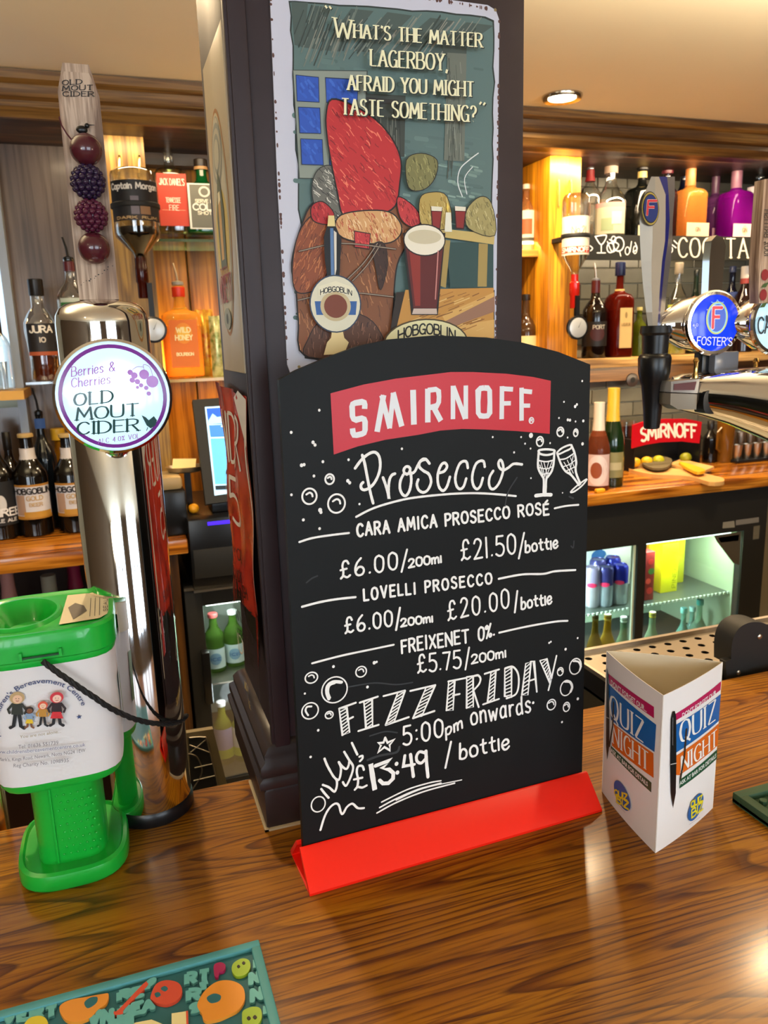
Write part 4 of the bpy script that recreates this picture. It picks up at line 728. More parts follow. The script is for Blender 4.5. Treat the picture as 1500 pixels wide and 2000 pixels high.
# torn poster
tp=thing('torn_poster','creased red and black plastic poster peeling off the pillar side','poster',(PX0-.006,.7,.25))
RP=mat('poster_red',srgb('#b93320'),.22,noise=(22,.0,srgb('#7a1510')),coat=.3); RK=mat('poster_black',srgb('#1f1d16'),.3); RW=mat('poster_white',srgb('#cfc4b5'),.4)
def side(px,py,k=0): u,v=hs(px,py); return (u,v)
class Wavy(Plane):
    def pt(s,u,v,k=0.): return s.o+s.U*u+s.V*v+s.n*(k+.0018+.0022*math.sin(u*95+v*9)+.0012*math.sin(v*60+u*30)+.006*max(0,(v-.37)/.03)*max(0,(u-.08)/.08))
wv=Wavy((PX0-.0045,PY0,0),(0,1,0),(0,0,1))
zt=wv.hit(505,775)[1]; za=wv.hit(524,1370)[1]
def sheet(D,u0,u1,vf0,vf1,m,nu=20,nv=36):
    vs=[];fs=[]
    for j in range(nv+1):
        for i in range(nu+1):
            u=u0+(u1-u0)*i/nu; a,b=vf0(u),vf1(u); vs.append(wv.pt(u,a+(b-a)*j/nv,D.k))
    for j in range(nv):
        for i in range(nu): a=j*(nu+1)+i; fs.append((a,a+1,a+nu+2,a+nu+1))
    D.mb.add(vs,fs,m,True)
D=Draw(wv,.00025); UE=.158; zsplit=wv.hit(515,1215)[1]; zs2=wv.hit(447,1140)[1]
spl=lambda u:zsplit+(zs2-zsplit)*(u/UE)+.004*math.sin(u*120)
topf=lambda u: zt-.004+(wv.hit(437,747)[1]-zt+.004)*(u/UE)
botf=lambda u: za+.10*min(1,(u/UE))*1.0 if u>.03 else za+.02*u/.03
sheet(D,.012,UE,spl,topf,RP); sheet(D,.012,UE*.97,lambda u: za+.012+(.085)*(u/UE),spl,RK,nv=20)
D.up(); sheet(D,.019,.024,spl,lambda u:topf(u)-.02,RW,2,36); sheet(D,.0115,.014,lambda u:za-.004,lambda u:zsplit,RW,2,20)
D.up(); D.poly([(.013,zt-.006),(.034,zt+.0005),(.05,zt-.006),(.013,zt-.045)],RW)
D.up(); stext(D,'UNDER',lambda x,y:(.150-.112*x,zt-.068+.045*y),.0036,RW,gap=.2,cap=''); stext(D,'25',lambda x,y:(.148-.062*x,zt-.128+.045*y),.0042,RW,cap='')
for i,(s_,a,b) in enumerate((('IF YOU',.148,.09),('ARE LUCKY ENOUGH',.148,.05),('TO LOOK UNDER 25',.15,.045),('WE WILL ASK YOU',.15,.05),('TO PROVE YOU ARE',.148,.05))): stext(D,s_,lambda x,y,i=i,a=a,b=b:(a-(a-b)*x,zt-.165-.022*i+.011*y),.0011,RK)
stext(D,'25',lambda x,y:(.036-.018*x,zsplit-.028+.017*y),.0026,RW); stext(D,'ID',lambda x,y:(.14-.02*x,zs2-.05+.02*y),.002,RW); stext(D,'NO ID NO SALE',lambda x,y:(.12-.05*x,zs2-.085+.008*y),.001,flat('#b79a55'))
D.poly([(.02,za+.02),(.034,za+.024),(.034,za+.07),(.022,za+.066)],RP); tp_=D.done('sheet',tp); tp_.data.polygons.foreach_set('use_smooth',[True]*len(tp_.data.polygons))
# ================================================================== CIDER TOWER
TC=Vector((0.0,.692,0)); TR=.0355
tw_=thing('cider_tap_tower','tall chrome cylinder beer tower with glowing round cider badge and wooden handle','beer tap',(TC.x,TC.y,0))
fin('base_ring',MB().lathe([(TR+.0012,0),(TR+.0016,.003),(TR+.0016,.010),(TR,.013)],TC,BLACK,48),tw_)
fin('column',MB().lathe([(TR,.0128),(TR,.395),(TR-.0006,.396)],TC,CHROME,72),tw_)
fin('cap',MB().lathe([(TR-.0006,.3965),(TR+.0006,.397),(TR+.0006,.44),(TR,.446),(TR-.003,.4515),(TR-.008,.455),(TR-.02,.4575),(0.001,.458)],TC,CHROME,72),tw_)
# badge
BC=Vector((.0025,.640,.3835)); bd=fin('badge_housing',MB().lathe([(.018,-.018),(.02,-.008),(.040,-.004),(.0435,0),(.0435,.004),(.0415,.0055),(.0405,.004)],BC,CHROME,56,axis='y'),tw_)
def backlit(name,c0,c1,s0,s1,cx,cy,r):
    """translucent lens with the lamp behind it brightest near the middle of the lens"""
    m=bpy.data.materials.new(name); m.use_nodes=True; nt=m.node_tree; N=nt.nodes.new; L=nt.links.new; b=nt.nodes['Principled BSDF']
    tc=N('ShaderNodeTexCoord'); mp=N('ShaderNodeMapping'); mp.inputs['Location'].default_value=(-cx,0,-cy); mp.inputs['Scale'].default_value=(1,0,1); L(tc.outputs['Object'],mp.inputs[0])
    ln=N('ShaderNodeVectorMath'); ln.operation='LENGTH'; L(mp.outputs[0],ln.inputs[0]); mr=N('ShaderNodeMapRange'); mr.interpolation_type='SMOOTHERSTEP'; mr.inputs[1].default_value=0; mr.inputs[2].default_value=r; mr.inputs[3].default_value=s1; mr.inputs[4].default_value=s0; L(ln.outputs['Value'],mr.inputs[0])
    b.inputs['Base Color'].default_value=(*c0,1); b.inputs['Emission Color'].default_value=(*c1,1); b.inputs['Roughness'].default_value=.12; L(mr.outputs[0],b.inputs['Emission Strength']); return m
LENS=backlit('backlit_pale_lens',srgb('#bfe2ea'),(.62,.88,1),  .42,2.6,BC.x+.0035,BC.z+.008,.026)
lens=fin('badge_lens',MB().lathe([(.0405,.004),(.036,.0062),(.02,.0078),(.001,.0082)],BC,LENS,56,axis='y'),tw_,); lens['label']='glowing pale blue round lens with purple rim and cider lettering'
# put lens origin so the lamp pattern is in its own coordinates (object space = tower space)
ln_=Lens(BC+Vector((0,-.004,0)),(1,0,0),(0,0,1)); D=Draw(ln_,.0001)
tilt=0
PU=flat('#7c2f9a',.2); GRN=flat('#2d5152',.2); VI=flat('#b06fd0',.2)
D.ell((0,0),.0392,.0392,PU,56,ring=.0028); D.up()
fl=lambda u0,v0,u1,v1,h:(lambda x,y:(u0+(u1-u0)*x,v0+(v1-v0)*x+h*y))
LB=line_fn(ln_,(140,738),(222,726),18)
def lt(s_,a,b,hpx,m,wd,thin=None,**k): stext(D,s_,line_fn(ln_,a,b,hpx),wd,m,thin=thin,**k)
lt('Berries &',(140,735),(224,724),18,VI,.00085,.0005,gap=.2,serif=.06); lt('Cherries',(140,756),(215,748),17,VI,.0008,.0005,gap=.2,serif=.06)
lt('OLD',(146,792),(220,784),23,GRN,.0017,.0007,gap=.22,serif=.12); lt('MOUT',(150,820),(270,810),23,GRN,.0017,.0007,gap=.16,serif=.12); lt('CIDER',(152,848),(270,840),23,GRN,.0018,.0007,gap=.16,serif=.12)
lt('ALC 4.0% VOL',(192,866),(272,855),9,VI,.0005,.0003,gap=.25)
for px_,py_,r in ((254,727,5),(262,733,6),(258,742,5),(268,745,5),(281,731,9),(297,745,11),(275,752,4),(285,757,4),(268,756,3),(290,768,4)): D.up(); D.ell(ln_.hit(px_,py_),r*.00041,r*.00041,VI,18)
D.ribbon(smooth_pts([ln_.hit(*p) for p in ((281,722),(280,712),(292,717),(298,735))]),.0004,VI); D.ribbon(smooth_pts([ln_.hit(*p) for p in ((258,722),(268,716),(280,717))]),.0004,VI)
D.poly([ln_.hit(*p) for p in ((276,810),(284,814),(290,820),(300,812),(306,820),(303,830),(294,836),(286,830))],GRN); D.ribbon([ln_.hit(*p) for p in ((288,834),(286,840))],.0005,GRN); D.ribbon([ln_.hit(*p) for p in ((296,836),(297,841))],.0005,GRN)
D.done('badge_print',tw_)
# wooden handle
HW=wood('pale_handle_wood',srgb('#8d6f58'),srgb('#b1957c'),srgb('#bea48c'),2,2.2,.5,0,(5,5,5))
hc=Vector((0,.692,.458)); hb=[(-.0155,0),(.0145,0),(.0145,.020),(.0150,.120),(.0150,.150),(.0095,.172),(-.0090,.172),(-.0145,.152),(-.0150,.120)]
hm=MB(); hm.prism([(hc.x+u,hc.y-.0075,hc.z+v) for u,v in hb],(0,.015,0),HW)
# raised diamond facet on the upper front
hm.add([(hc.x-.0145,hc.y-.0078,hc.z+.152),(hc.x+.0148,hc.y-.0078,hc.z+.150),(hc.x+.0085,hc.y-.0078,hc.z+.122),(hc.x-.0080,hc.y-.0078,hc.z+.122),(hc.x-.0085,hc.y-.011,hc.z+.165),(hc.x+.009,hc.y-.011,hc.z+.165),(hc.x,hc.y-.011,hc.z+.132)],[(0,4,6,3),(4,5,6),(5,1,2,6),(3,6,2),(0,1,5,4)],HW)
hd=fin('handle',hm,tw_)
hpl=Plane(hc+Vector((0,-.0125,0)),(1,0,0),(0,0,1)); D=Draw(hpl,.0001); D.k=-.0012; BK=flat('#241d1a')
for s_,a,b in (('OLD',(122,165),(160,163)),('MOUT',(122,176),(181,174)),('CIDER',(123,187),(183,187))): stext(D,s_,line_fn(hpl,a,b,9),.0009,BK,thin=.0005,serif=.12)
D.k=-.0045
for i in range(13): x=158+i*5+random.uniform(-2,2); y=556-i*3.2+random.uniform(-3,3); D.ell(hpl.hit(x,y),random.uniform(.0003,.0009),random.uniform(.0002,.0006),BK,6)
D.done('handle_print',hd)
CH=mat('cherry_plum',srgb('#4c1a24'),.22,coat=.4); BB=mat('blackberry',srgb('#2b1a36'),.25); RB=mat('raspberry_dark',srgb('#511a32'),.25)
def hpt(x,y,off): u,v=hpl.hit(x,y); return hpl.pt(u,v,off)
p=hpt(168,295,.004); mb=MB().sphere(p,.0118,CH,24); o=fin('cherry',mb,hd); p2=hpt(184,486,.004); fin('cherry',MB().sphere(p2,.0120,CH,24),hd)
fin('cherry_stem',MB().tube([p+Vector((-.009,0,.006)),p+Vector((-.0125,.001,.011)),p+Vector((-.0155,.002,.017)),p+Vector((-.0165,.003,.023))],.0006,CH),hd)
for (x,y,r,m,nm) in ((172,357,.0122,BB,'blackberry'),(178,423,.0118,RB,'raspberry')):
    c=hpt(x,y,.004); mb=MB(); mb.sphere(c,r*.86,m,16)
    rows=9
    for i in range(1,rows):
        ph=PI*i/rows; n=max(3,int(14*math.sin(ph)))
        for j in range(n):
            t=2*PI*(j+.5*(i%2))/n; d=Vector((math.sin(ph)*math.cos(t),math.sin(ph)*math.sin(t),math.cos(ph))); mb.sphere(c+d*r*.9,r*.20,m,8)
    fin(nm,mb,hd)
bp=hpt(160,254,.001); mb=MB(); mb.sphere(bp,.0042,BLACK,12,(1,.5,.7)); mb.sphere(bp+Vector((.004,0,.003)),.0019,BLACK,10); mb.tube([bp+Vector((.0055,0,.0035)),bp+Vector((.0095,0,.0038))],[.0005,.0002],BLACK,5)
for dx in (-.001,.0012): mb.tube([bp+Vector((dx,0,-.002)),bp+Vector((dx,0,-.0055))],.0003,BLACK,5)
fin('bird',mb,hd)
# ================================================================== CHARITY TIN
GR=mat('green_plastic',srgb('#12a836'),.3,coat=.2); GRD=mat('green_plastic_inside',srgb('#0b7a28'),.4); PAPER=mat('tin_label_paper',srgb('#d9d6d8'),.5,noise=(8,-.05))
KX=-.066; KY=.648
tin=thing('charity_collection_tin','green charity collection tin with white label and braided black cord','collection tin',(KX,KY,0))
def sect(w,d,p,z,n=48,cx=KX,cy=KY): 
    out=[]
    for j in range(n):
        t=2*PI*j/n; k=1/((abs(math.cos(t))**p+abs(math.sin(t))**p)**(1/p)); out.append((cx+w/2*k*math.cos(t),cy+d/2*k*math.sin(t),z))
    return out
def loft(secs,m,name,parent,cap=(True,True),mm=None):
    n=len(secs[0]); vs=[q for s_ in secs for q in s_]; fs=[]
    for i in range(len(secs)-1):
        for j in range(n): a=i*n+j; b=i*n+(j+1)%n; fs.append((a,b,b+n,a+n))
    if cap[0]: fs.append(tuple(range(n))[::-1])
    if cap[1]: fs.append(tuple((len(secs)-1)*n+j for j in range(n)))
    mb=MB().add(vs,fs,m,True); return fin(name,mb,parent,cap[0] and cap[1])
loft([sect(.084,.100,3.2,0),sect(.087,.103,3.2,.002),sect(.087,.103,3.2,.010),sect(.085,.101,3.2,.0135),sect(.079,.095,3.2,.0150),sect(.076,.092,3.2,.0128),sect(.07,.088,3.2,.0122)],GR,'foot',tin)
nk=loft([sect(.054,.066,4,.012),sect(.054,.066,4,.078),sect(.058,.070,4,.083),sect(.080,.084,4.5,.088)],GR,'grip',tin)
mb=MB()
for r in range(9):
    for cc in range(6):
        if (r+cc)%1==0: 
            x=KX-.006+cc*.0052+(r%2)*.0026; 
            if x<KX+.026: mb.sphere((x,KY-.0332,.020+r*.0066),.0010,GR,8,(1,.8,1))
mb.box((KX-.0115,KY-.0345,.014),(KX-.0100,KY-.031,.08),GR)
fin('grip_studs',mb,nk)
BW=.099; BDp=.098
body=loft([sect(.088,.090,4.5,.086),sect(.092,.094,4.5,.089),sect(.096,.096,4.5,.1),sect(BW,BDp,4.5,.19),sect(BW,BDp,4.5,.196)],GR,'body',tin)
lb=loft([sect(.0948,.0958,4.5,.0935),sect(.0966,.0968,4.5,.100),sect(BW+.0012,BDp+.0012,4.5,.190)],PAPER,'label',tin,(False,False)); lb['label']='white paper wrap label with charity lettering'
lid=loft([sect(BW+.002,BDp+.002,4.5,.190),sect(BW+.003,BDp+.003,4.5,.1915),sect(BW+.003,BDp+.003,4.5,.1945),sect(BW+.006,BDp+.006,4.5,.196),sect(BW+.0065,BDp+.0065,4.2,.205),sect(BW+.0065,BDp+.0065,4.2,.2145),sect(BW+.004,BDp+.004,4,.2165),sect(BW-.001,BDp-.001,4,.2165),sect(BW-.006,BDp-.007,4,.2149)],GR,'lid',tin,(True,False))
# funnel recess in the top
cx=KX-.018; n=48
def ell3(rx_,ry_,z,dx=0): return [(cx+dx+rx_*math.cos(2*PI*j/n),KY+ry_*math.sin(2*PI*j/n),z) for j in range(n)]
mb=MB(); rings=[sect(BW-.006,BDp-.007,4,.2149),ell3(.031,.040,.2150),ell3(.0290,.038,.2178),ell3(.0270,.036,.2178),ell3(.0245,.033,.2140),ell3(.018,.026,.2010,.003),ell3(.006,.008,.1985,.008)]
mb.add([q for r_ in rings for q in r_],[(a*n+j,a*n+(j+1)%n,(a+1)*n+(j+1)%n,(a+1)*n+j) for a in range(len(rings)-1) for j in range(n)]+[tuple((len(rings)-1)*n+j for j in range(n))],GR,True)
fin('funnel',mb,lid,False)
sl=fin('seal_sticker',MB().add([(KX+.015,KY+.038,.2159),(KX+.038,KY+.036,.2159),(KX+.048,KY+.024,.2157),(KX+.0490,KY-.022,.2157),(KX+.041,KY-.034,.2159),(KX+.012,KY-.037,.2160),(KX+.0536,KY+.020,.2120),(KX+.0538,KY-.019,.2120),(KX+.0538,KY-.018,.186),(KX+.0538,KY+.018,.186)],[(0,1,2,3,4,5),(2,3,7,6),(6,7,8,9)],mat('seal_cream',srgb('#cdbf9f'),.5)),lid,False); sl['label']='cream paper seal with black print'
tpz=Plane((KX,KY,.2161),(0,1,0),(-1,0,0)); D=Draw(tpz,.0001); D.n=None
tl=lambda x0,x1,y0,y1:(lambda x,y:(x0+(x1-x0)*x,y0+(y1-y0)*y))
INK=flat('#3a342e'); D.up()
D.poly([(-.030,-.022),(.002,-.017),(.012,-.022),(.002,-.029),(-.012,-.0315)],flat('#5b5044')) 
for i in range(3): D.ribbon([(-.028,-.034-i*.0035),(.02,-.034-i*.0035)],.0004,INK)
stext(D,'SEALED',loc_fn(-.02,.03,-.047,.003),.0005,INK); D.done('seal_print',sl)
fin('hinge_slot',MB().box((KX-.014,KY-.0547,.1985),(KX+.011,KY-.0540,.2000),mat('slot_shadow_green',srgb('#06401a'),.5)).box((KX-.016,KY-.0552,.1975),(KX-.0140,KY-.053,.2035),GR).box((KX+.0112,KY-.0552,.1975),(KX+.0132,KY-.053,.2035),GR),lid)
# label print
fpl=Plane((KX,KY-BDp/2-.0012,0),(1,0,0),(0,0,1)); D=Draw(fpl,.00025); hf=fpl.hit
tinS=Tin((KX,KY-BDp/2-.0012,0),(1,0,0),(0,0,1)); D=Draw(tinS,.00025); D.up()
R8=lambda x,y:(x/4.76,1140+y/4.762)
NAVY=flat('#3a4a78'); GRY=flat('#6f6a72'); 
# arched name
c=hf(*R8(390,1290)); t0=hf(*R8(400,880)); rad=(t0[1]-c[1])*.93
def arcfn(a0,a1,r,h): 
    return lambda x,y:(c[0]+(r+h*y)*math.cos(a0+(a1-a0)*x)*.95,c[1]+(r+h*y)*math.sin(a0+(a1-a0)*x))
ftext(D,"The Children's Bereavement Centre",arcfn(math.radians(196),math.radians(14),rad-.001,.0040),NAVY,.006)
su,sv=hf(*R8(735,1240)); D.poly([(su+(.0022 if i%2==0 else .0009)*math.sin(i*PI/5),sv+(.0022 if i%2==0 else .0009)*math.cos(i*PI/5)) for i in range(10)],NAVY)
def fig(x,y,hh,hair,skin,top,legs,dress=None):
    a=lambda dx,dy: hf(*R8(x+dx*hh,y-dy*hh))
    pxm=lambda q:q/4.76*PX*1.05
    for dx in (-.13,.13): D.ribbon([a(dx*.4,.42),a(dx*.8,.05),a(dx*1.5,.0)],pxm(hh*.085),flat(legs))
    D.up(); D.poly([a(-.13,.70),a(.13,.70),a(.17,.38),a(-.17,.38)],flat(top))
    if dress: D.up(); D.poly([a(-.13,.42),a(.13,.42),a(.2,.22),a(-.2,.22)],flat(dress))
    for sgn in (-1,1): D.ribbon([a(sgn*.13,.68),a(sgn*.26,.52),a(sgn*.22,.42)],pxm(hh*.06),flat(top))
    D.up(); D.ell(a(0,.86),pxm(hh*.17),pxm(hh*.16),flat(hair)); D.up(); D.ell(a(.01,.83),pxm(hh*.11),pxm(hh*.11),flat(skin)); D.up()
    for sgn in (-1,1): D.ell(a(.01+sgn*.04,.85),pxm(hh*.012),pxm(hh*.012),flat('#2a2222'),6)
    D.ribbon([a(-.03,.79),a(.0,.775),a(.05,.79)],pxm(hh*.015),flat('#9c4a3c'))
fig(160,1345,330,'#b79a6e','#e2b99a','#2a2d26','#17171c'); fig(275,1335,195,'#2b1d17','#7d4f35','#7f97b4','#7d4f35','#d9b72c'); fig(400,1310,225,'#d4553c','#ecc3a6','#b78332','#1b1b20'); fig(530,1300,305,'#c4303c','#ecc3b0','#2b1b20','#1c1c22','#c92c34')
ftext(D,'You are not alone...',line_fn(tinS,R8(190,1415),R8(570,1362),6),flat('#8a7a4c')); ftext(D,'Tel: 01636 551739',line_fn(tinS,R8(175,1512),R8(545,1470),7.5),GRY)
ftext(D,'www.childrensbereavementcentre.co.uk',line_fn(tinS,R8(-60,1580),R8(795,1488),7),flat('#656a8c')); ftext(D,"St Mark's, Kings Road, Newark, Notts NG24 1EW",line_fn(tinS,R8(-60,1655),R8(795,1540),7),GRY); ftext(D,'Reg Charity No. 1098935',line_fn(tinS,R8(130,1690),R8(640,1632),7.5),GRY)
D.done('label_print',lb)
mb=MB(); mb.add([(KX+BW/2+.0009,KY-.018,.118),(KX+BW/2+.0009,KY-.03,.165),(KX+BW/2+.0009,KY-.010,.165),(KX+BW/2+.0009,KY-.006,.118)],[(0,1,2,3)],flat('#5f7a34')); fin('side_print',mb,lb,False)
# braided cord looping out around the tower and back
def on(px,py,Y): return at(px,py,Y)
cp=[on(84,1292,.592),on(120,1318,.590),on(170,1352,.592),on(220,1385,.60),on(270,1406,.618),on(315,1413,.64),on(350,1408,.66),on(366,1392,.682),on(362,1375,.705),on(368,1398,.72)]
back=[on(366,1392,.682),on(352,1400,.70)]
def spl3(P,n=6):
    out=[]
    for i in range(len(P)-1):
        p0,p1,p2,p3=P[max(0,i-1)],P[i],P[i+1],P[min(len(P)-1,i+2)]
        for k in range(n): t=k/n; out.append(.5*((2*p1)+(-p0+p2)*t+(2*p0-5*p1+4*p2-p3)*t*t+(-p0+3*p1-3*p2+p3)*t**3))
    out.append(P[-1]); return out
cp=[on(84,1292,.592),on(125,1322,.588),on(175,1356,.590),on(225,1388,.598),on(275,1408,.615),on(320,1414,.640),on(350,1410,.672),on(364,1398,.70),on(350,1404,.735),on(315,1400,.76),on(250,1370,.755),on(218,1330,.728),on(205,1290,.69)]
cpp=spl3(cp,14); mb=MB()
for ph in (0,2*PI/3,4*PI/3):
    pts=[]; 
    for i,q in enumerate(cpp):
        d=(cpp[min(i+1,len(cpp)-1)]-cpp[max(0,i-1)]).normalized(); u=d.cross(Vector((0,0,1))).normalized(); v=d.cross(u); a=ph+i*.62; pts.append(q+u*math.cos(a)*.0010+v*math.sin(a)*.0010)
    mb.tube(pts,.0014,mat('black_cord',(.008,.008,.009),.7),6)
fin('cord',mb,tin)
# ================================================================== QUIZ CARD
A=Vector((.3865,.4635,0)); Lc=Vector((.3985,.556,0)); Rc=Vector((.4745,.4965,0)); H=.1405
qc=thing('quiz_night_card','white triangular quiz night table card on the bar right of the chalkboard','table card',((A+Lc+Rc)/3).to_tuple())
CARD=mat('card_white',srgb('#ecebec'),.45); CARDI=mat('card_inside_cream',srgb('#e2d6bd'),.5)
def face(P,Q,b,nm,m):
    W=(Q-P).length; U=(Q-P).normalized(); S=Bulge(P,U,(0,0,1),W,b)
    mid=(A+Lc+Rc)/3; 
    if S.n.dot(P-mid)<0: S.n=-S.n
    mb=MB(); vs=[];fs=[]; N_=14
    for i in range(N_+1): u=W*i/N_; vs+=[S.pt(u,0),S.pt(u,H),S.pt(u,0,-.0005),S.pt(u,H,-.0005)]
    for i in range(N_): a=4*i; fs+=[(a,a+4,a+5,a+1)]
    mb.add(vs,fs,CARD,True); fs2=[(4*i+2,4*i+3,4*i+7,4*i+6) for i in range(N_)]; mb.add(vs,fs2,CARDI,True); mb.add(vs,[(4*i+1,4*i+5,4*i+7,4*i+3) for i in range(N_)],WHITEP)
    fin('panel',mb,qc,False); return S,W
SR,WR=face(A,Rc,.002,'r',CARD); SL,WL=face(A,Lc,.002,'l',CARD); face(Lc,Rc,.003,'b',CARD)
RQ=lambda x,y:(1120+x/3.947,1200+y/3.947)
MG=flat('#b8175c',.35); BL=flat('#1763b0',.35); OR=flat('#dc6b1c',.35); DG=flat('#185238',.35); WQ=flat('#eef0f0',.4); BKQ=flat('#14121a',.3); YE=flat('#e8dc2a',.35)
def quiz(S,q):
    D=Draw(S,.00015); hq=S.hit; D.up(); Q=lambda *p:[hq(*RQ(*a)) for a in p]
    D.poly(Q(*q['pink']),MG); D.poly(Q(*q['blue']),BL); D.poly(Q(*q['orange']),OR); D.poly(Q(*q['green']),DG); D.up()
    L=lambda a,b,h: line_fn(S,RQ(*a),RQ(*b),h/3.947)
    ftext(D,"DON'T FORGET OUR...",L(*q['t1']),WQ,.02); ftext(D,'ASK AT BAR FOR DETAILS',L(*q['t4']),WQ,.02)
    stext(D,'QUIZ',L(*q['t2']),.0034,WQ,thin=.0011,gap=.2,serif=.13,cap=''); stext(D,'NIGHT',L(*q['t3']),.0027,WQ,thin=.0009,gap=.2,serif=.12,cap='')
    D.up(); D.ribbon(Q(*q['shadow']),.0026,flat('#3b2a20',.4)); D.up(); D.poly(Q(*q['pen']),BKQ); D.up(); D.ribbon(Q(*q['shine']),.0005,flat('#8b8f97',.2)); D.ribbon(Q(*q['band']),.0007,flat('#c9c9c9',.3))
    D.up(); c=hq(*RQ(*q['logo'])); D.ell(c,q['lr'][0],q['lr'][1],BL,40,q['lrot']); D.up()
    D.S=S; stext(D,'QUIZ',L(*q['l1']),.0016,YE,gap=.1); stext(D,'BIZ',L(*q['l2']),.0018,YE,gap=.1)
    D.ribbon(Q(*q['web']),.00025,flat('#9a98a0')); D.done('card_print',qc)
quiz(SR,dict(pink=((775,762),(1135,515),(1130,580),(772,815)),blue=((770,850),(1133,612),(1118,820),(770,1065)),orange=((775,1085),(1118,840),(1110,1010),(800,1232),(775,1232)),green=((800,1270),(1105,1040),(1105,1110),(800,1335)),
 t1=((820,790),(1105,600),34),t4=((800,1312),(1095,1098),30),t2=((808,985),(1085,808),158),t3=((815,1205),(1100,1003),120),pen=((750,745),(765,738),(775,780),(775,1130),(770,1370),(750,1485),(735,1370),(732,1130),(738,800)),shine=((750,790),(748,1000)),band=((733,1150),(774,1138)),shadow=((850,880),(835,1080),(805,1260)),
 logo=(920,1475),lr=(.0135,.0108),lrot=.35,l1=((880,1480),(970,1425),45),l2=((885,1555),(975,1490),60),web=((865,1608),(955,1550))))
quiz(SL,dict(pink=((275,455),(630,712),(630,800),(285,530)),blue=((272,530),(645,850),(632,1060),(300,810)),orange=((310,830),(625,1070),(625,1260),(310,1010)),green=((300,1010),(610,1295),(608,1372),(300,1060)),
 t1=((300,540),(580,752),40),t4=((302,1055),(585,1325),34),t2=((295,780),(555,985),168),t3=((318,985),(590,1205),140),pen=((265,410),(280,470),(290,800),(290,1010),(272,1118),(262,1010),(262,700)),shine=((270,520),(272,700)),band=((264,790),(290,800)),shadow=((325,680),(318,860),(290,1010)),
 logo=(397,1392),lr=(.0150,.0108),lrot=.15,l1=((340,1390),(440,1430),45),l2=((355,1440),(450,1500),55),web=((345,1440),(425,1525))))
# ================================================================== RUBBER MATS
TEAL=mat('teal_rubber',srgb('#4a939c'),.55); TEALL=mat('teal_rubber_letters',srgb('#62adb0'),.55); TEALD=mat('teal_rubber_deep',srgb('#246470'),.6)
mt=thing('teal_bar_mat','teal rubber bar mat with raised orange skulls and lettering at the counter front','bar mat',(-.05,.38,0))
fin('base',MB().box((-.20,.27,0),(.060,.481,.0025),TEALD),mt)
mb=MB(); 
for a,b in (((-.20,.476,0),(.0615,.4825,.0058)),((.055,.27,0),(.0615,.4765,.0058))): mb.box(a,b,TEAL,.001)
fin('border',mb,mt)
mz=Plane((0,0,.0045),(1,0,0),(0,1,0)); RM=lambda x,y:(x/2.5,1800+y/2.5)
def raised(pts,m,name,z0=.002,z1=.0048,sm=True,top=None):
    q=[mz.hit(*RM(*p)) for p in pts]; q=smooth_pts(q,5,True) if sm else q
    o=fin(name,MB().prism([(u,v,z0) for u,v in q],(0,0,z1-z0),m),mt); return o
OS=flat('#e0902c',.5); RS=flat('#cf4a30',.5); LG=flat('#93b32a',.5); PK=flat('#a51f58',.5); YS=flat('#d6c22e',.5); CRM=flat('#e5d9a2',.5)
o=raised([(965,400),(1000,340),(1060,295),(1130,290),(1185,320),(1195,380),(1165,430),(1110,460),(1060,480),(1000,485),(985,450),(970,430)],OS,'skull'); raised([(1010,375),(1045,355),(1078,365),(1070,390),(1030,400)],TEALD,'eye_socket',.0048,.0051)
raised([(290,420),(340,385),(420,370),(500,355),(530,355),(520,400),(480,430),(440,470),(380,490),(320,480)],OS,'skull'); raised([(412,400),(440,375),(475,372),(470,400),(430,425)],TEALD,'eye_socket',.0048,.0051)
raised([(735,370),(760,310),(810,288),(870,300),(890,340),(870,380),(820,405),(770,400),(745,385)],RS,'skull'); raised([(785,330),(805,318),(820,330),(805,343)],TEALD,'eye_socket',.0048,.0051); raised([(755,355),(775,348),(785,362),(765,372)],TEALD,'eye_socket',.0048,.0051)
raised([(1132,240),(1140,205),(1180,182),(1215,190),(1222,225),(1200,258),(1155,268)],LG,'skull'); raised([(1182,460),(1190,435),(1230,418),(1270,425),(1278,470),(1250,510),(1190,510)],LG,'skull'); raised([(120,500),(150,470),(200,462),(228,480),(225,510),(120,515)],YS,'skull')
for q in ((1165,222),(1190,205)): raised([(q[0]-8,q[1]),(q[0],q[1]-8),(q[0]+8,q[1]),(q[0],q[1]+8)],BK,'eye_socket',.0048,.0051)
for q in ((1215,475),(1245,470)): raised([(q[0]-10,q[1]),(q[0],q[1]-10),(q[0]+10,q[1]),(q[0],q[1]+10)],BK,'eye_socket',.0048,.0051)
raised([(1045,215),(1075,200),(1100,212),(1095,240),(1070,250),(1065,272),(1048,265)],PK,'heart'); raised([(700,305),(718,300),(715,320),(610,425),(600,450),(560,455),(558,438),(580,430)],RS,'bone')
raised([(838,450),(918,438),(920,540),(838,540)],CRM,'letter',sm=False); raised([(908,440),(918,438),(922,540),(912,540)],RS,'letter_side',.0048,.005,False); raised([(660,495),(740,480),(790,500),(840,540),(600,540)],CRM,'letter',sm=False)
D=Draw(mz,.0001); 
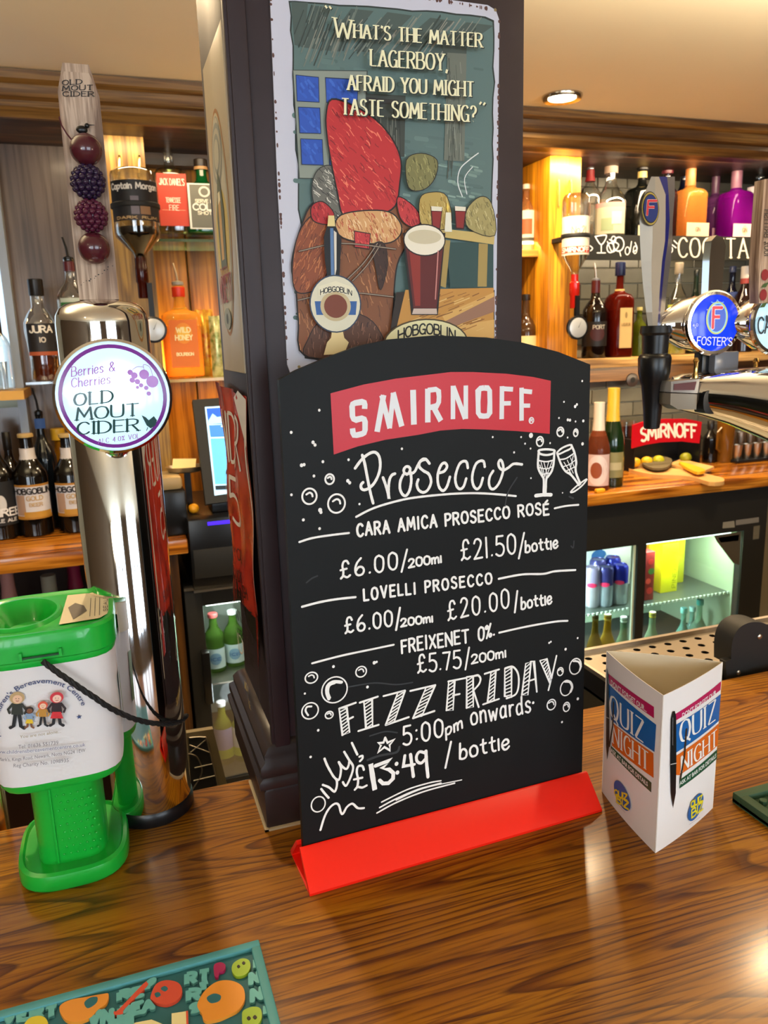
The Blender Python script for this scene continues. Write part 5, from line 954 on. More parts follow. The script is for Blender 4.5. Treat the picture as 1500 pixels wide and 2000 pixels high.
for s_,a,b,hh in (('RT',(912,305),(1020,285),62),('R',(920,385),(975,378),62),('T',(975,340),(1015,325),40),('N',(1225,300),(1262,290),55),('N',(1232,385),(1275,372),62),('I',(1245,225),(1250,225),50),('I',(1295,430),(1300,470),50),('R',(582,385),(632,370),50),('E',(650,370),(692,360),50),('BE',(585,470),(690,440),60),('VN',(440,500),(545,488),70),('VERT',(20,490),(275,460),60),('OWN',(540,520),(640,500),40),('A',(700,440),(745,420),50),('P',(720,330),(750,310),40),('S',(935,440),(975,430),40)):
    for k_ in range(4): D.k=-.0018+k_*.0006; stext(D,s_,line_fn(mz,RM(*a),RM(*b),hh/2.5*.8),.0036,TEALL,gap=.25,cap='')
ol=D.done('raised_lettering',mt); ol['kind']='stuff'
gm=thing('green_bar_mat','dark green rubber drip mat at the right edge of the bar','bar mat',(.58,.42,0)); GM=mat('green_rubber',srgb('#2f4f36'),.6)
mb=MB(); mb.box((.497,.34,0),(.72,.497,.004),GM); 
for a,b in (((.497,.488,.0),(.72,.498,.010)),((.497,.34,0),(.5065,.49,.010))): mb.box(a,b,GM,.0012)
fin('base',mb,gm); mb=MB()
for i in range(12):
    for j in range(10): mb.lathe([(.0036,.0035),(.0036,.0078),(.003,.0083)],(.515+i*.0115+(j%2)*.0057,.480-j*.0105,0),GM,8)
o=fin('nubs',mb,gm); o['kind']='stuff'
# ================================================================== DRIP TRAY
dt=thing('drip_tray','perforated steel drip tray behind the counter edge','drip tray',(1.0,.80,-.02))
TX0=.548; ZT0=-.002
def holes_plate(x0,x1,y0,y1,z,px,py,r,m):
    mb=MB(); j=0; y=y0
    while y<y1-.001:
        off=px/2 if j%2 else 0; x=x0-(px-off if off else 0)
        while x<x1:
            a=max(x,x0); b=min(x+px,x1)
            if b-a>.001:
                cx,cy=(x+px/2),(y+py/2)
                if cx-r>x0+.001 and cx+r<x1-.001 and b-a>px*.99:
                    sq=[(b,cy),(b,y+py),(cx,y+py),(a,y+py),(a,cy),(a,y),(cx,y),(b,y)]
                    ring=[(cx+r*math.cos(k*PI/4),cy+r*math.sin(k*PI/4)) for k in range(8)]
                    # smooth octagon->16
                    vs=[(u,v,z) for u,v in sq]+[(u,v,z) for u,v in ring]+[(u,v,z-.0015) for u,v in ring]
                    mb.add(vs,[(k,(k+1)%8,(k+1)%8+8,k+8) for k in range(8)]+[(k+8,(k+1)%8+8,(k+1)%8+16,k+16) for k in range(8)],m)
                else: mb.add([(a,y,z),(b,y,z),(b,y+py,z),(a,y+py,z)],[(0,1,2,3)],m)
            x+=px
        y+=py; j+=1
    return mb
YF=.726; YK=.842
fin('perforated_plate',holes_plate(TX0+.004,1.35,YF+.004,YK-.002,ZT0,.0255,.0215,.0052,mat('tray_steel',(.36,.31,.24),.36,1.)),dt,False)
mb=MB(); mb.box((TX0,YF,ZT0-.004),(TX0+.004,YK,ZT0+.0015),STEEL).box((TX0,YF,ZT0-.004),(1.35,YF+.004,ZT0+.0015),STEEL).box((TX0,YK-.002,ZT0-.004),(1.35,YK+.004,ZT0+.006),STEEL)
fin('rim',mb,dt); fin('trough',MB().box((TX0+.001,YF+.001,-.035),(1.35,YF+.006,ZT0-.003),BLACK).box((TX0+.001,YF+.001,-.035),(TX0+.006,YK,ZT0-.003),BLACK).box((TX0+.001,YK-.004,-.035),(1.35,YK,ZT0-.003),BLACK).box((TX0+.001,YF+.001,-.036),(1.35,YK,-.032),BLACK),dt)
# black bracket
bk=thing('black_bracket','black rounded bracket with a screw beside the drip tray','bracket',(.70,.72,0))
S=Plane((0,.722,0),(1,0,0),(0,0,1)); hb_=S.hit
q=[hb_(*p) for p in ((1428,1300),(1429,1262),(1436,1238),(1450,1222),(1472,1215),(1498,1220),(1530,1245),(1545,1320),(1470,1322))]
q=q[:1]+smooth_pts(q[:8],5)+q[8:]
fin('plate',MB().prism([S.pt(u,v) for u,v in q],(0,.03,0),BLACKM),bk); c=hb_(1483,1243); fin('screw',MB().lathe([(.0035,0),(.0035,.0012),(.002,.0022)],S.pt(*c),STEEL,12,axis='y'),bk)
q=[hb_(*p) for p in ((1412,1290),(1424,1286),(1480,1316),(1480,1335),(1416,1330))]; fin('arm',MB().prism([S.pt(u,v,.004) for u,v in q],(0,.01,0),BLACKM),bk); c=hb_(1437,1311); fin('screw',MB().lathe([(.003,0),(.003,.001),(.0015,.0018)],S.pt(*c,.004),STEEL,12,axis='y'),bk)
# ================================================================== LAGER FONT AT THE RIGHT
fy=.80
F0=at(1310,768,fy)
ft_=thing('lager_font','chrome horizontal beer font with round blue badge, silver tap handle and black nozzle','beer tap',(.80,fy,.3))
# boat shaped bar growing toward the viewer
L0=at(1318,772,.80); L1=at(1420,785,.74); L2=at(1560,800,.66); L3=at(1800,830,.55)
def secb(c,rx,rz,n=40,d=Vector((.9,-.45,0))):
    d=d.normalized(); s_=Vector((d.y,-d.x,0)); return [tuple(c+s_*(rx*math.cos(2*PI*k/n))+Vector((0,0,rz*math.sin(2*PI*k/n)*(1.0 if math.sin(2*PI*k/n)>0 else .9)))) for k in range(n)]
mb=MB()
def zr(px,y0,y1,Y): a=at(px,y0,Y); b=at(px,y1,Y); return (a+b)/2,(a.z-b.z)/2
secs=[]
for px,y0,y1,Y in ((1308,745,790,.800),(1312,736,800,.797),(1330,730,806,.79),(1368,727,815,.775),(1420,722,832,.755),(1480,717,858,.73),(1560,712,895,.70),(1650,712,930,.67),(1760,715,965,.64)):
    c,rz=zr(px,y0,y1,Y); secs.append(secb(c,rz*.9,rz))
loft(secs,CHROME,'bar',ft_)
c1,r1=zr(1338,730,806,.79)
S=Plane(at(1338,768,.755),(math.cos(.5),-math.sin(.5)*0,0),(0,0,1))
S=Plane(at(1330,768,.757),(1,0,0),(0,0,1)); D=Draw(S,.0003)
q=[S.hit(*p) for p in ((1311,745),(1367,740),(1362,768),(1310,766))]; fin('name_plate',MB().prism([S.pt(u,v) for u,v in q],(0,.02,0),mat('plate_grey',srgb('#8d8a88'),.3,.6)),ft_)
D.up(); D.poly([S.hit(*p) for p in ((1316,750),(1360,745),(1356,762),(1315,762))],flat('#5d3438')); D.done('plate_print',ft_)
q=[S.hit(*p) for p in ((1310,768),(1362,770),(1360,800),(1325,800),(1309,790))]; fin('end_block',MB().prism([S.pt(u,v) for u,v in q],(0,.02,0),mat('brushed_grey',srgb('#7d766b'),.4,.8)),ft_)
q=smooth_pts([S.hit(*p) for p in ((1372,765),(1395,764),(1398,790),(1392,806),(1372,806),(1367,790))],4,True); fin('spout_hole',MB().prism([S.pt(u,v,.006) for u,v in q],(0,.02,0),BLACK),ft_)
# black tap body with nozzle, left of the bar
def lathe_px(rows,Y,m,name,parent,n=28,dy=0):
    """rows: (px_left, px_right, py) down the silhouette"""
    mb=MB(); cs=[]
    z=[at((a+b)/2,y,Y) for a,b,y in rows]; cx=sum(p.x for p in z)/len(z)
    pr_=[((b-a)/2*mpp(p),p.z) for (a,b,y),p in zip(rows,z)]; pr_=pr_[::-1]
    mb.lathe(pr_,(cx,Y+dy,0),m,n); return fin(name,mb,parent),cx
tapY=.79
o,tcx=lathe_px([(1254,1312,636),(1252,1313,650),(1256,1308,655),(1258,1306,690),(1250,1309,694),(1246,1309,700),(1246,1306,728),(1250,1302,745),(1254,1300,752),(1255,1290,800),(1256,1286,835),(1258,1284,837)],tapY,BLACK,'tap_body',ft_)
fin('tap_arm',MB().tube([Vector((tcx,tapY,at(1290,770,tapY).z)),at(1340,768,.79)],.009,BLACK,12),ft_)
# silver handle: tapered paddle with blue edge stripe
hY=.785; hx=lambda px,py:at(px,py,hY)
rows=((1272,1287,1303,1316,345),(1258,1300,1306,1316,380),(1249,1300,1308,1312,430),(1250,1299,1305,1311,470),(1252,1293,1299,1308,510),(1256,1289,1294,1301,560),(1262,1286,1290,1296,610),(1266,1284,1288,1294,640))
SIL=mat('silver_handle',srgb('#a39a8b'),.42,.35,noise=(18,.1)); NV=mat('navy_stripe',srgb('#151d66'),.3); LG_=mat('grey_side',srgb('#77767c'),.35,.6)
mb=MB(); vs=[]; 
for a,b_,c_,d_,y in rows:
    vs+=[at(a,y,hY),at((a+b_)/2,y,hY-.004),at(b_,y,hY-.003),at(c_,y,hY),at(d_+2,y,hY+.010),at((a+b_)/2,y,hY+.016)]
n=6; fs=[];
for i in range(len(rows)-1):
    for j in range(n): a=i*n+j; b=i*n+(j+1)%n; fs.append((a,b,b+n,a+n))
for k_,f_ in enumerate(fs): mb.add([vs[i] for i in f_],[(0,1,2,3)],(SIL,SIL,NV,LG_,LG_,SIL)[k_%n],False)
mb.add(vs[:6],[tuple(range(6))],SIL); mb.add(vs[-6:],[tuple(range(6))],SIL)
hd2=fin('tap_handle',mb,ft_); hd2['label']='tapered silver tap handle with navy edge stripe and oval badge'
S=Plane(hx(1275,400)+Vector((0,-.0042,0)),(1,0,0),(0,0,1)); D=Draw(S,.0004); c=S.hit(1269,408); mm=mpp(S.o)
for a,b,cc in ((21,32,'#3c372c'),(19.5,30,'#b29b45'),(18,27,'#2f2c22'),(16.5,25,'#17296b')): D.up(); D.ell(c,a*mm,b*mm,flat(cc,.3),36,.12)
D.up(); LF=line_fn(S,(1261,420),(1277,420),27,None,(.08,-1)); stext(D,'F',LF,.0032,flat('#d9cfc8'),cap=''); D.up(); stext(D,'F',LF,.0024,flat('#c4262e'),cap='')
D.done('handle_badge',hd2)
S2=Plane(hx(1312,500)+Vector((0,.008,0)),(.3,1,0),(0,0,1)); 
# chrome lever behind the badge
lv=MB(); pl_=[at(1383,575,.80),at(1386,505,.80),at(1390,470,.80),at(1400,459,.80),at(1412,463,.80),at(1418,480,.80),at(1414,520,.80),at(1409,575,.80),at(1409,590,.80),at(1383,590,.80)]
lv.prism(pl_,(0,.012,0),CHROME); fin('lever',lv,ft_)
# badge bulb housing and backlit lens
bY=.765; bc=at(1393,631,bY); mm=mpp(bc)
mb=MB(); mb.lathe([(.002,-98*mm),(16*mm,-90*mm),(30*mm,-70*mm),(46*mm,-40*mm),(54*mm,-8*mm),(52*mm,20*mm),(40*mm,52*mm),(22*mm,78*mm),(.002,90*mm)],bc+Vector((0,.028,0)),CHROME,40,axis='x',rx=.8); fin('badge_housing',mb,ft_)
nrm=Vector((-.10,-1,.0)).normalized(); Ub=Vector((-nrm.y,nrm.x,0)).normalized()
if Ub.x<0: Ub=-Ub
def disc(c,r,nm,m,ring=True):
    mb=MB(); mb.lathe([(r*.96,-.006),(r*1.02,-.003),(r*1.04,.001),(r*.985,.003)],c,CHROME,48,frame=(Ub,Vector((0,0,1)),nrm)); fin('badge_rim',mb,ft_)
    mb=MB(); mb.lathe([(r*.985,.0022),(r*.8,.0038),(r*.4,.005),(.0005,.0054)],c,m,48,frame=(Ub,Vector((0,0,1)),nrm)); return fin(nm,mb,ft_)
FB=mat('backlit_blue_lens',srgb('#1030c0'),.12,emit=srgb('#1338d0'),es=.75); PB=mat('backlit_pale_badge',srgb('#b9dbe6'),.15,emit=srgb('#a8d6ea'),es=.42)
rb=60*mm; o=disc(bc,rb,'badge_lens',FB); o['label']='glowing royal blue round lens with red letter in a gilt oval'
S=Plane(bc+nrm*.0058,Ub,(0,0,1)); D=Draw(S,.0002); c=S.hit(1400,621)
EM=lambda n_,hx_,e_: mat(n_,srgb(hx_),.3,emit=srgb(hx_),es=e_*.45)
D.up(); D.ell(c,24*mm,31*mm,EM('gilt_lit','#b9c268',.7),40); D.up(); D.ell(c,21*mm,28*mm,EM('sky_lit','#7fc8e8',.6),40); D.up(); D.ell(c,19*mm,26*mm,EM('blue_lit','#1d55c8',.6),40)
D.up(); LF=line_fn(S,(1391,640),(1407,640),39,None,(.04,-1)); stext(D,'F',LF,.0050,EM('white_lit','#d8dcec',.6),cap=''); D.up(); stext(D,'F',LF,.0034,EM('red_lit','#d8203c',.6),cap='')
stext(D,"FOSTER'S",line_fn(S,(1360,673),(1428,675),15,None,(.1,-1)),.0011,EM('white_lit','#ffffff',.6),gap=.16); D.ribbon(smooth_pts([S.hit(*p) for p in ((1388,590),(1396,592),(1400,586),(1404,592),(1412,590))]),.0006,EM('sky_lit','#7fc8e8',.6))
for p in ((1352,592),(1357,640),(1380,605),(1438,628),(1349,620)): D.ell(S.hit(*p),.0006,.0006,EM('white_lit','#ffffff',.6),8)
stext(D,'4.0',line_fn(S,(1352,638),(1362,637),5),.0004,EM('white_lit','#ffffff',.6)); D.done('badge_print',ft_)
bc2=at(1521,628,bY-.03); o=disc(bc2,64*mpp(bc2),'badge_lens',PB); o['label']='glowing pale blue second badge cut by the picture edge'
mb=MB(); mb.lathe([(.002,-75*mm),(25*mm,-60*mm),(52*mm,-10*mm),(50*mm,20*mm),(30*mm,60*mm)],bc2+Vector((0,.028,0)),CHROME,36,axis='x',rx=.8); fin('badge_housing',mb,ft_)
S=Plane(bc2+nrm*.0058,Ub,(0,0,1)); D=Draw(S,.0003); D.up(); stext(D,'CARLING',line_fn(S,(1480,651),(1562,646),30),.0022,flat('#26353c'),gap=.12); D.ribbon([S.hit(1497,618),S.hit(1497,626)],.003,flat('#26353c')); D.done('badge_print',ft_)
# stems below badges
CLR=mat('grey_acrylic',srgb('#7f828a'),.2,trans=.2)
a=at(1391,735,.77); b=at(1391,688,.77); fin('badge_stem',MB().box((at(1391,700,.77).x,.765,a.z),(at(1437,700,.77).x,.79,b.z),CLR,.001),ft_)
fin('badge_stem',MB().box((at(1372,700,.775).x,.775,at(1380,735,.775).z),(at(1390,700,.775).x,.79,at(1380,688,.775).z),BLACK,.001),ft_)
for px in (1364,1481): a=at(px,732,.76); fin('fixing_screw',MB().lathe([(.0035,0),(.0035,.004),(.0028,.006),(.0028,.018),(.004,.02),(.002,.024)],(a.x,.765,a.z-.004),BRASS,14),ft_)
# printed wooden handle with cherries, cut by the frame
ch=thing('cider_beer_tap','pale wooden tap handle printed with red cherries at the right picture edge','tap handle',tuple(at(1500,560,.72)))
hy2=.72; q=[(1486,440),(1493,350),(1560,343),(1562,592),(1482,592),(1481,520)]
fin('paddle',MB().prism([at(x,y,hy2) for x,y in q],(0,.014,0),HW),ch)
S=Plane((0,hy2,0),(1,0,0),(0,0,1)); D=Draw(S,.0004); mm=mpp(at(1490,500,hy2))
D.up(); LV=flat('#3f5a2b'); CR_=flat('#8c1f22')
for x,y in ((1493,537),(1490,576)): D.ell(S.hit(x,y),9*mm,11*mm,CR_,20); D.poly([S.hit(*p) for p in ((x-8,y+25),(x-2,y+17),(x+8,y+14),(x+2,y+24))],LV)
stext(D,'100% BRITISH',lambda x,y:S.hit(1497+10*(y-.5),500-90*x),.0009,flat('#3a332c')); D.done('handle_print',ch)
# ================================================================== BOTTLES
ROUND=[(0,0),(.90,0),(1,.015),(1,.55),(.97,.60),(.80,.66),(.45,.73),(.34,.77),(.31,.82),(.31,.93),(.33,.935),(.33,.95)]
BEER=[(0,0),(.92,0),(1,.015),(1,.58),(.95,.63),(.70,.70),(.48,.76),(.40,.82),(.37,.95),(.42,.955),(.42,.975)]
CHAMP=[(0,0),(.95,0),(1,.02),(1,.42),(.95,.50),(.75,.60),(.48,.70),(.36,.78),(.33,.95),(.35,.96)]
SQUARE=[(0,0),(.9,0),(.98,.012),(1,.03),(1,.60),(.975,.635),(.84,.66),(.46,.685),(.32,.72),(.28,.78),(.28,.93)]
WINE=[(0,0),(.95,0),(1,.02),(1,.55),(.96,.6),(.7,.67),(.42,.72),(.34,.78),(.31,.96)]
def gmat(name,col,kind):
    if kind=='clear': return thin_glass(name,col,.22)
    if kind=='tint': return mat(name,col,.08,trans=.75,ior=1.2)
    return mat(name,col,.1,coat=.3)
def bottle(nm,label,px,yb,yt,wpx,Y,prof,glass,cap,liq=None,lab=None,group=None,z0=None,cat='bottle',pourer=None,fill=.5,capf=(.93,1.0),capr=.36,neck=None,yaw_=0):
    """glass=(name,colour,kind) ; cap=colour ; liq=(name,colour,level) ; lab=dict(col,z0,z1,w,text=[..])"""
    P=at(px,yb,Y) if z0 is None else (lambda q:q)(at(px,yb,Y))
    if z0 is not None:
        P=Vector((P.x,Y,z0))
    xt=at(px,yt,Y); H_=xt.z-P.z; R_=wpx/2*mpp(P); sq=prof is SQUARE
    t=thing(nm,label,cat,(P.x,P.y,P.z),group); pw=[(5 if h<.62 else 3 if h<.67 else 2) for r,h in prof] if sq else None
    kf=.92 if sq else 1
    if liq:
        lv=liq[2]; pl=[(r*.93*R_,max(h,.012)*H_) for r,h in prof if h<lv]; rl=None
        for (ra,ha),(rb_,hb2) in zip(prof,prof[1:]):
            if ha<=lv<hb2: rl=ra+(rb_-ra)*(lv-ha)/(hb2-ha)
        if rl is not None: pl.append((rl*.93*R_,lv*H_))
        fin('liquid',MB().lathe(pl,P,liq[1] if not isinstance(liq[1],tuple) else gmat(liq[0],liq[1],'tint'),20,p=(pw[:len(pl)] if pw else None)),t)
    g=fin('glass',MB().lathe([(r*R_,h*H_) for r,h in prof],P,gmat(*glass),28,p=pw,cap=True),t)
    if cap is not None:
        c0,c1=capf; fin('cap',MB().lathe([(capr*R_*.98,c0*H_),(capr*R_,c0*H_+.001),(capr*R_,c1*H_-.0015),(capr*R_*.9,c1*H_)],P,mat('cap_'+cap,srgb(cap),.35),16),t)
    if neck: c0,c1,colr,rr=neck; fin('neck_foil',MB().lathe([(rr*R_*(1.25 if c0<.8 else 1.02),c0*H_),(rr*R_,(c0*.5+c1*.5)*H_),(rr*R_*.98,c1*H_)],P,mat('foil_'+colr,srgb(colr),.3),16),t)
    if pourer:
        fin('pourer',MB().lathe([(capr*R_*.9,.94*H_),(capr*R_*.9,.97*H_),(.0035,.985*H_)],P,mat('cap_'+pourer,srgb(pourer),.3,),12).tube([P+Vector((0,0,.98*H_)),P+Vector((-.002,0,1.06*H_)),P+Vector((-.008,0,1.16*H_))],[.003,.0028,.0022],STEEL if pourer!='#0c0c0c' else BLACK,8),t)
    if lab:
        S=Cyl(P,R_*1.012,p=(5 if sq else 2)); wf=lab.get('w',.9); hw=R_*wf*(1 if sq else 1.35); a,b=lab['z'][0]*H_,lab['z'][1]*H_
        D=Draw(S,.0003); D.rect(-hw,a,hw,b,mat('label_'+lab['col'],srgb(lab['col']),.5),1 if sq else 14); 
        if 'edge' in lab: D.up(); D.rect(-hw,a,hw,a+(b-a)*.1,flat(lab['edge']),1 if sq else 14); D.rect(-hw,b-(b-a)*.06,hw,b,flat(lab['edge']),1 if sq else 14)
        for r_ in lab.get('rects',()): D.up(); D.rect(r_[0]*hw,a+(b-a)*r_[1],r_[2]*hw,a+(b-a)*r_[3],flat(r_[4]),1 if sq else 10)
        for e_ in lab.get('ells',()): D.up(); D.ell((e_[0]*hw,a+(b-a)*e_[1]),e_[2]*hw,e_[3]*(b-a),flat(e_[4]),24)
        D.up()
        for s_,u0_,u1_,v_,h_,col_,ww in lab.get('text',()): stext(D,s_,loc_fn(u0_*hw,u1_*hw,a+(b-a)*v_,(b-a)*h_),ww*R_,flat(col_),gap=.15)
        D.done('label',t)
    return t
CLR_=('clear_bottle_glass',(.93,.95,.93),'clear')
AMB=mat('amber_spirit',srgb('#c9641a'),.1,trans=.8,ior=1.15)
# --- left of the pillar
bottle('whiskey_bottle','square clear whiskey bottle with bright red-orange label on the upper glass shelf',341,459,268,60,2.27,SQUARE,CLR_,'#1c1a18',None,dict(col='#c9442c',z=(.07,.60),w=.9,rects=[(-.8,.3,.8,.31,'#e8a27c')],text=[("JACK DANIEL'S",-.85,.85,.78,.12,'#f3dfc8',.042),('TENNESSEE',-.5,.5,.45,.09,'#f3dfc8',.035),('FIRE',-.3,.35,.3,.1,'#f3dfc8',.035)]),capf=(.93,1),capr=.33)
bottle('liqueur_bottle','square dark green herbal liqueur bottle with white-edged label beside the pillar',402,460,312,72,2.27,SQUARE,('green_glass',srgb('#0b4a20'),'solid'),'#2a2018',None,dict(col='#e2ded2',z=(.05,.64),w=.9,rects=[(-.88,.03,.88,.97,'#6f6d60')],ells=[(-.05,.82,.33,.12,'#d8d3c2'),(-.05,.82,.22,.08,'#6f6d60')],text=[('SERVE ICE',-.6,.6,.58,.07,'#efe9d0',.035),('COLD',-.75,.7,.42,.13,'#f4efdc',.07),('SHOTS',-.5,.5,.32,.07,'#efe9d0',.035)]),capf=(.86,1),capr=.36,neck=(.86,.9,'#b98c5a',.37))
bottle('whiskey_bottle','orange honey whiskey bottle with metal pourer on the lit glass shelf',362,735,545,72,2.25,SQUARE,('honey_glass',srgb('#f6c75a'),'tint'),'#d3371d',('honey_spirit',srgb('#f4b52a'),.52),dict(col='#e0731a',z=(.10,.58),w=.72,ells=[(0,.72,.62,.22,'#e98f2a'),(0,.72,.42,.14,'#f3c24a')],text=[('WILD',-.5,.5,.74,.1,'#fbe9b0',.06),('HONEY',-.6,.6,.58,.1,'#fbe9b0',.06),('BOURBON',-.6,.6,.25,.06,'#fbe9b0',.04)]),capf=(.82,.92),capr=.34,pourer='#8b8b88')
# snack packets
for i,(px,pt,pb,wd,cl,cl2) in enumerate(((407,605,738,34,'#e0b53a','#b9432c'),(428,618,738,24,'#d9d9a0','#6c8b3a'))):
    P=at(px,pb,2.30-i*.03); z1=at(px,pt,2.30).z; hw=wd/2*mpp(P); mb=MB(); n=8; vs=[];fs=[]
    for j in range(n+1):
        t=j/n; z=ZS2+(z1-ZS2)*t; th_=.016*math.sin(PI*t)**.5 if 0<t<1 else .001
        for k in range(9): s_=k/8*2-1; vs.append((P.x+s_*hw,P.y-th_*(1-s_*s_)-.0005,z+.002*math.sin(k*2+i)))
        for k in range(9): s_=1-k/8*2; vs.append((P.x+s_*hw,P.y+th_*(1-s_*s_)+.0005,z))
    for j in range(n):
        for k in range(18): a=j*18+k; b=j*18+(k+1)%18; fs.append((a,b,b+18,a+18))
    mb.add(vs,fs,mat('foil_packet_%d'%i,srgb(cl),.25,.4,noise=(60,0,srgb(cl2))),True)
    o=fin('snack_packet',mb); recenter(o,(P.x,P.y,ZS2)); tag(o,('yellow crinkled foil snack packet standing beside the orange bottle','pale yellow foil snack packet half hidden by the pillar')[i],'snack packet','snack packets on the lit glass shelf')
# inverted optic bottles
def optic(label,px,yt,yn,wpx,Y,glass,liqm,lvl,lab,bandy,dial,tubec,square=False):
    """bottle hung upside down: yt image row of its upturned base, yn of its mouth"""
    T_=at(px,yt,Y); x0=T_.x; H_=T_.z-at(px,yn,Y).z; R_=wpx/2*mpp(T_); t=thing('optic_bottle',label,'bottle',(x0,Y,T_.z-H_),'bottles hung upside down on bar optics')
    pf_=[(.25*R_,0),(.27*R_,.10*H_),(.34*R_,.14*H_),(.95*R_,.30*H_),(R_,.34*H_),(R_,.93*H_),(.96*R_,.97*H_),(.8*R_,1.0*H_),(.3*R_,1.003*H_)]
    P=Vector((x0,Y,T_.z-H_)); fin('glass',MB().lathe(pf_,P,gmat(*glass),32),t)
    if liqm: fin('liquid',MB().lathe([(r*.93,h) for r,h in pf_ if h<lvl*H_]+[(.92*R_,lvl*H_)],P,liqm,24),t)
    zb2=at(px,bandy,Y).z; fin('bracket_band',MB().lathe([(R_*1.04,-.006),(R_*1.07,-.004),(R_*1.07,.004),(R_*1.04,.006)],(x0,Y,zb2),BLACKM,28),t)
    fin('bracket_arm',MB().box((x0-.012,Y+R_*.9,zb2-.006),(x0+.012,2.17,zb2+.006),BLACKM),t)
    if lab:
        S=Cyl((x0,Y,P.z),R_*1.012); hw=R_*1.3; a,b=lab['z'][0]*H_,lab['z'][1]*H_; D=Draw(S,.0003)
        D.rect(-hw,a,hw,b,mat('label_'+lab['col'],srgb(lab['col']),.5),14)
        for r_ in lab.get('rects',()): D.up(); D.rect(r_[0]*hw,a+(b-a)*r_[1],r_[2]*hw,a+(b-a)*r_[3],flat(r_[4]),10)
        D.up()
        for s_,u0_,u1_,v_,h_,col_,ww in lab.get('text',()): stext(D,s_,loc_fn(u0_*hw,u1_*hw,a+(b-a)*v_,(b-a)*h_),ww*R_,flat(col_),gap=.15)
        D.done('label',t)
    # measure chamber and dial
    fin('measure',MB().lathe([(.012,-.075),(.013,-.072),(.013,-.04),(.015,-.036),(.015,-.004),(.27*R_,.0),(.27*R_,.02)],P,mat('measure_'+tubec,srgb(tubec),.15,trans=.3),18),t)
    dx,dyp,dr=dial; Pd=at(dx,dyp,Y-.02); dd=fin('dial',MB().lathe([(dr*mpp(Pd),-.004),(dr*mpp(Pd),.0035),(dr*mpp(Pd)*.9,.0045)],Pd,mat('dial_silver',srgb('#b9bdc2'),.3,.3),28,axis='y'),t)
    fin('dial_frame',MB().lathe([(dr*mpp(Pd)*1.15,-.006),(dr*mpp(Pd)*1.15,.003),(dr*mpp(Pd)*1.02,.004)],Pd,BLACK,28,axis='y').box((Pd.x-.006,Pd.y,Pd.z),(Pd.x+.006,Pd.y+.012,P.z-.04),BLACK),t)
    S=Plane(Pd-Vector((0,.0048,0)),(1,0,0),(0,0,1)); D=Draw(S,.0003); r=dr*mpp(Pd); D.poly([(-.001,0),(.001,0),(r*.35,r*.7)],flat('#3b3f46')); D.done('pointer',dd)
    return t
optic('upside-down dark rum bottle with black label and clear top on an optic',258,332,520,88,2.04,('clear_bottle_glass',(.93,.95,.93),'clear'),mat('dark_rum',srgb('#0d0504'),.1,coat=.3),.40,dict(col='#1b1a1e',z=(.45,.86),rects=[(-.9,.02,.9,.12,'#3b2a1e'),(-.15,.15,.12,.6,'#6e6670'),(.15,.15,.5,.4,'#8d6a4c')],text=[('Captain Morgan',-.85,.85,.78,.14,'#e4ded4',.06),('DARK RUM',-.7,.75,.04,.06,'#b99a6c',.03)]),404,(300,644,22),'#3d0f08')
optic('upside-down clear vodka bottle with white and red label on the optic by the pine divider',1126,380,550,54,2.03,CLR_,None,0,dict(col='#d8cfbd',z=(.30,.74),rects=[(-.95,.05,.95,.22,'#c13a22')],text=[('SMIRNOFF',-.85,.85,.08,.11,'#f2ece0',.07),('No.21',-.2,.6,.55,.18,'#7b7266',.06)]),462,(1128,640,20),'#c02318')
# optic mounting prongs on both posts
for nm_,pts_,Y in (('optic_prongs',((233,305,335),(272,305,335)),2.168),('optic_prongs',((1091,352,392),(1115,352,392)),2.138)):
    mb=[]
    for px,y0,y1 in pts_: mb.append(MB().tube([at(px,y1+12,Y-.004),at(px,y0+4,Y-.004),at(px,y0,Y)],.0035,BRASS if Y>2.15 else mat('pin_gold',srgb('#b98a3c'),.3,.6),8))
    o=mb; t=thing('optic_bracket',None,None,at(pts_[0][0],pts_[0][2],Y)); tag(t,'two upright brass optic prongs above the rum bottle on the oak post' if Y>2.15 else 'two upright golden optic prongs on the pine divider','bracket'); [fin('prong',q_,t) for q_ in mb]
# --- left shelf / counter bottles
bottle('whisky_bottle','waisted clear bottle with black label and amber whisky on the small glass shelf',92,745,545,60,2.14,[(0,0),(.8,0),(.88,.02),(.84,.2),(.90,.35),(1.0,.50),(.98,.58),(.75,.66),(.42,.73),(.40,.84),(.40,.86)],CLR_,'#1a1512',('amber',srgb('#8c3a16'),.30),dict(col='#1f1a18',z=(.26,.57),w=.72,rects=[(-1,0,1,.12,'#a8502c')],text=[('JURA',-.7,.7,.72,.2,'#e8e0d2',.09),('10',-.15,.2,.42,.14,'#cfc4b4',.07)]),capf=(.84,1),capr=.46)
def tall_pourer(label,px,yb,yt,wpx,Y,gl,**k): return bottle('spirit_bottle',label,px,yb,yt,wpx,Y,ROUND,gl,None,None,pourer='#0c0c0c',**k)
tall_pourer('green bottle with red neck band and long black pourer behind the cider handle',155,700,497,60,2.13,('clear_bottle_glass',(.93,.95,.93),'clear'),neck=(.84,.93,'#5b1f26',.34),lab=dict(col='#b9c2b4',z=(.5,.58),w=.6,rects=[(-1,0,1,.5,'#2f6b32')]))
def ctr(px,py,z=ZB): q=atz(px,py,z); return q.y
yb_=ctr(70,1043)
HGL=dict(col='#cdccd4',z=(.18,.52),w=.92,edge='#a9762a',rects=[(-.9,.12,-.4,.7,'#a88b78'),(-.5,.05,.9,.22,'#b98a35')],text=[('HOBGOBLIN',-.95,.95,.74,.15,'#17161c',.075),('GOLD',-.3,.45,.55,.12,'#b89a68',.05),('BEER',-.2,.4,.38,.09,'#b89a68',.04)])
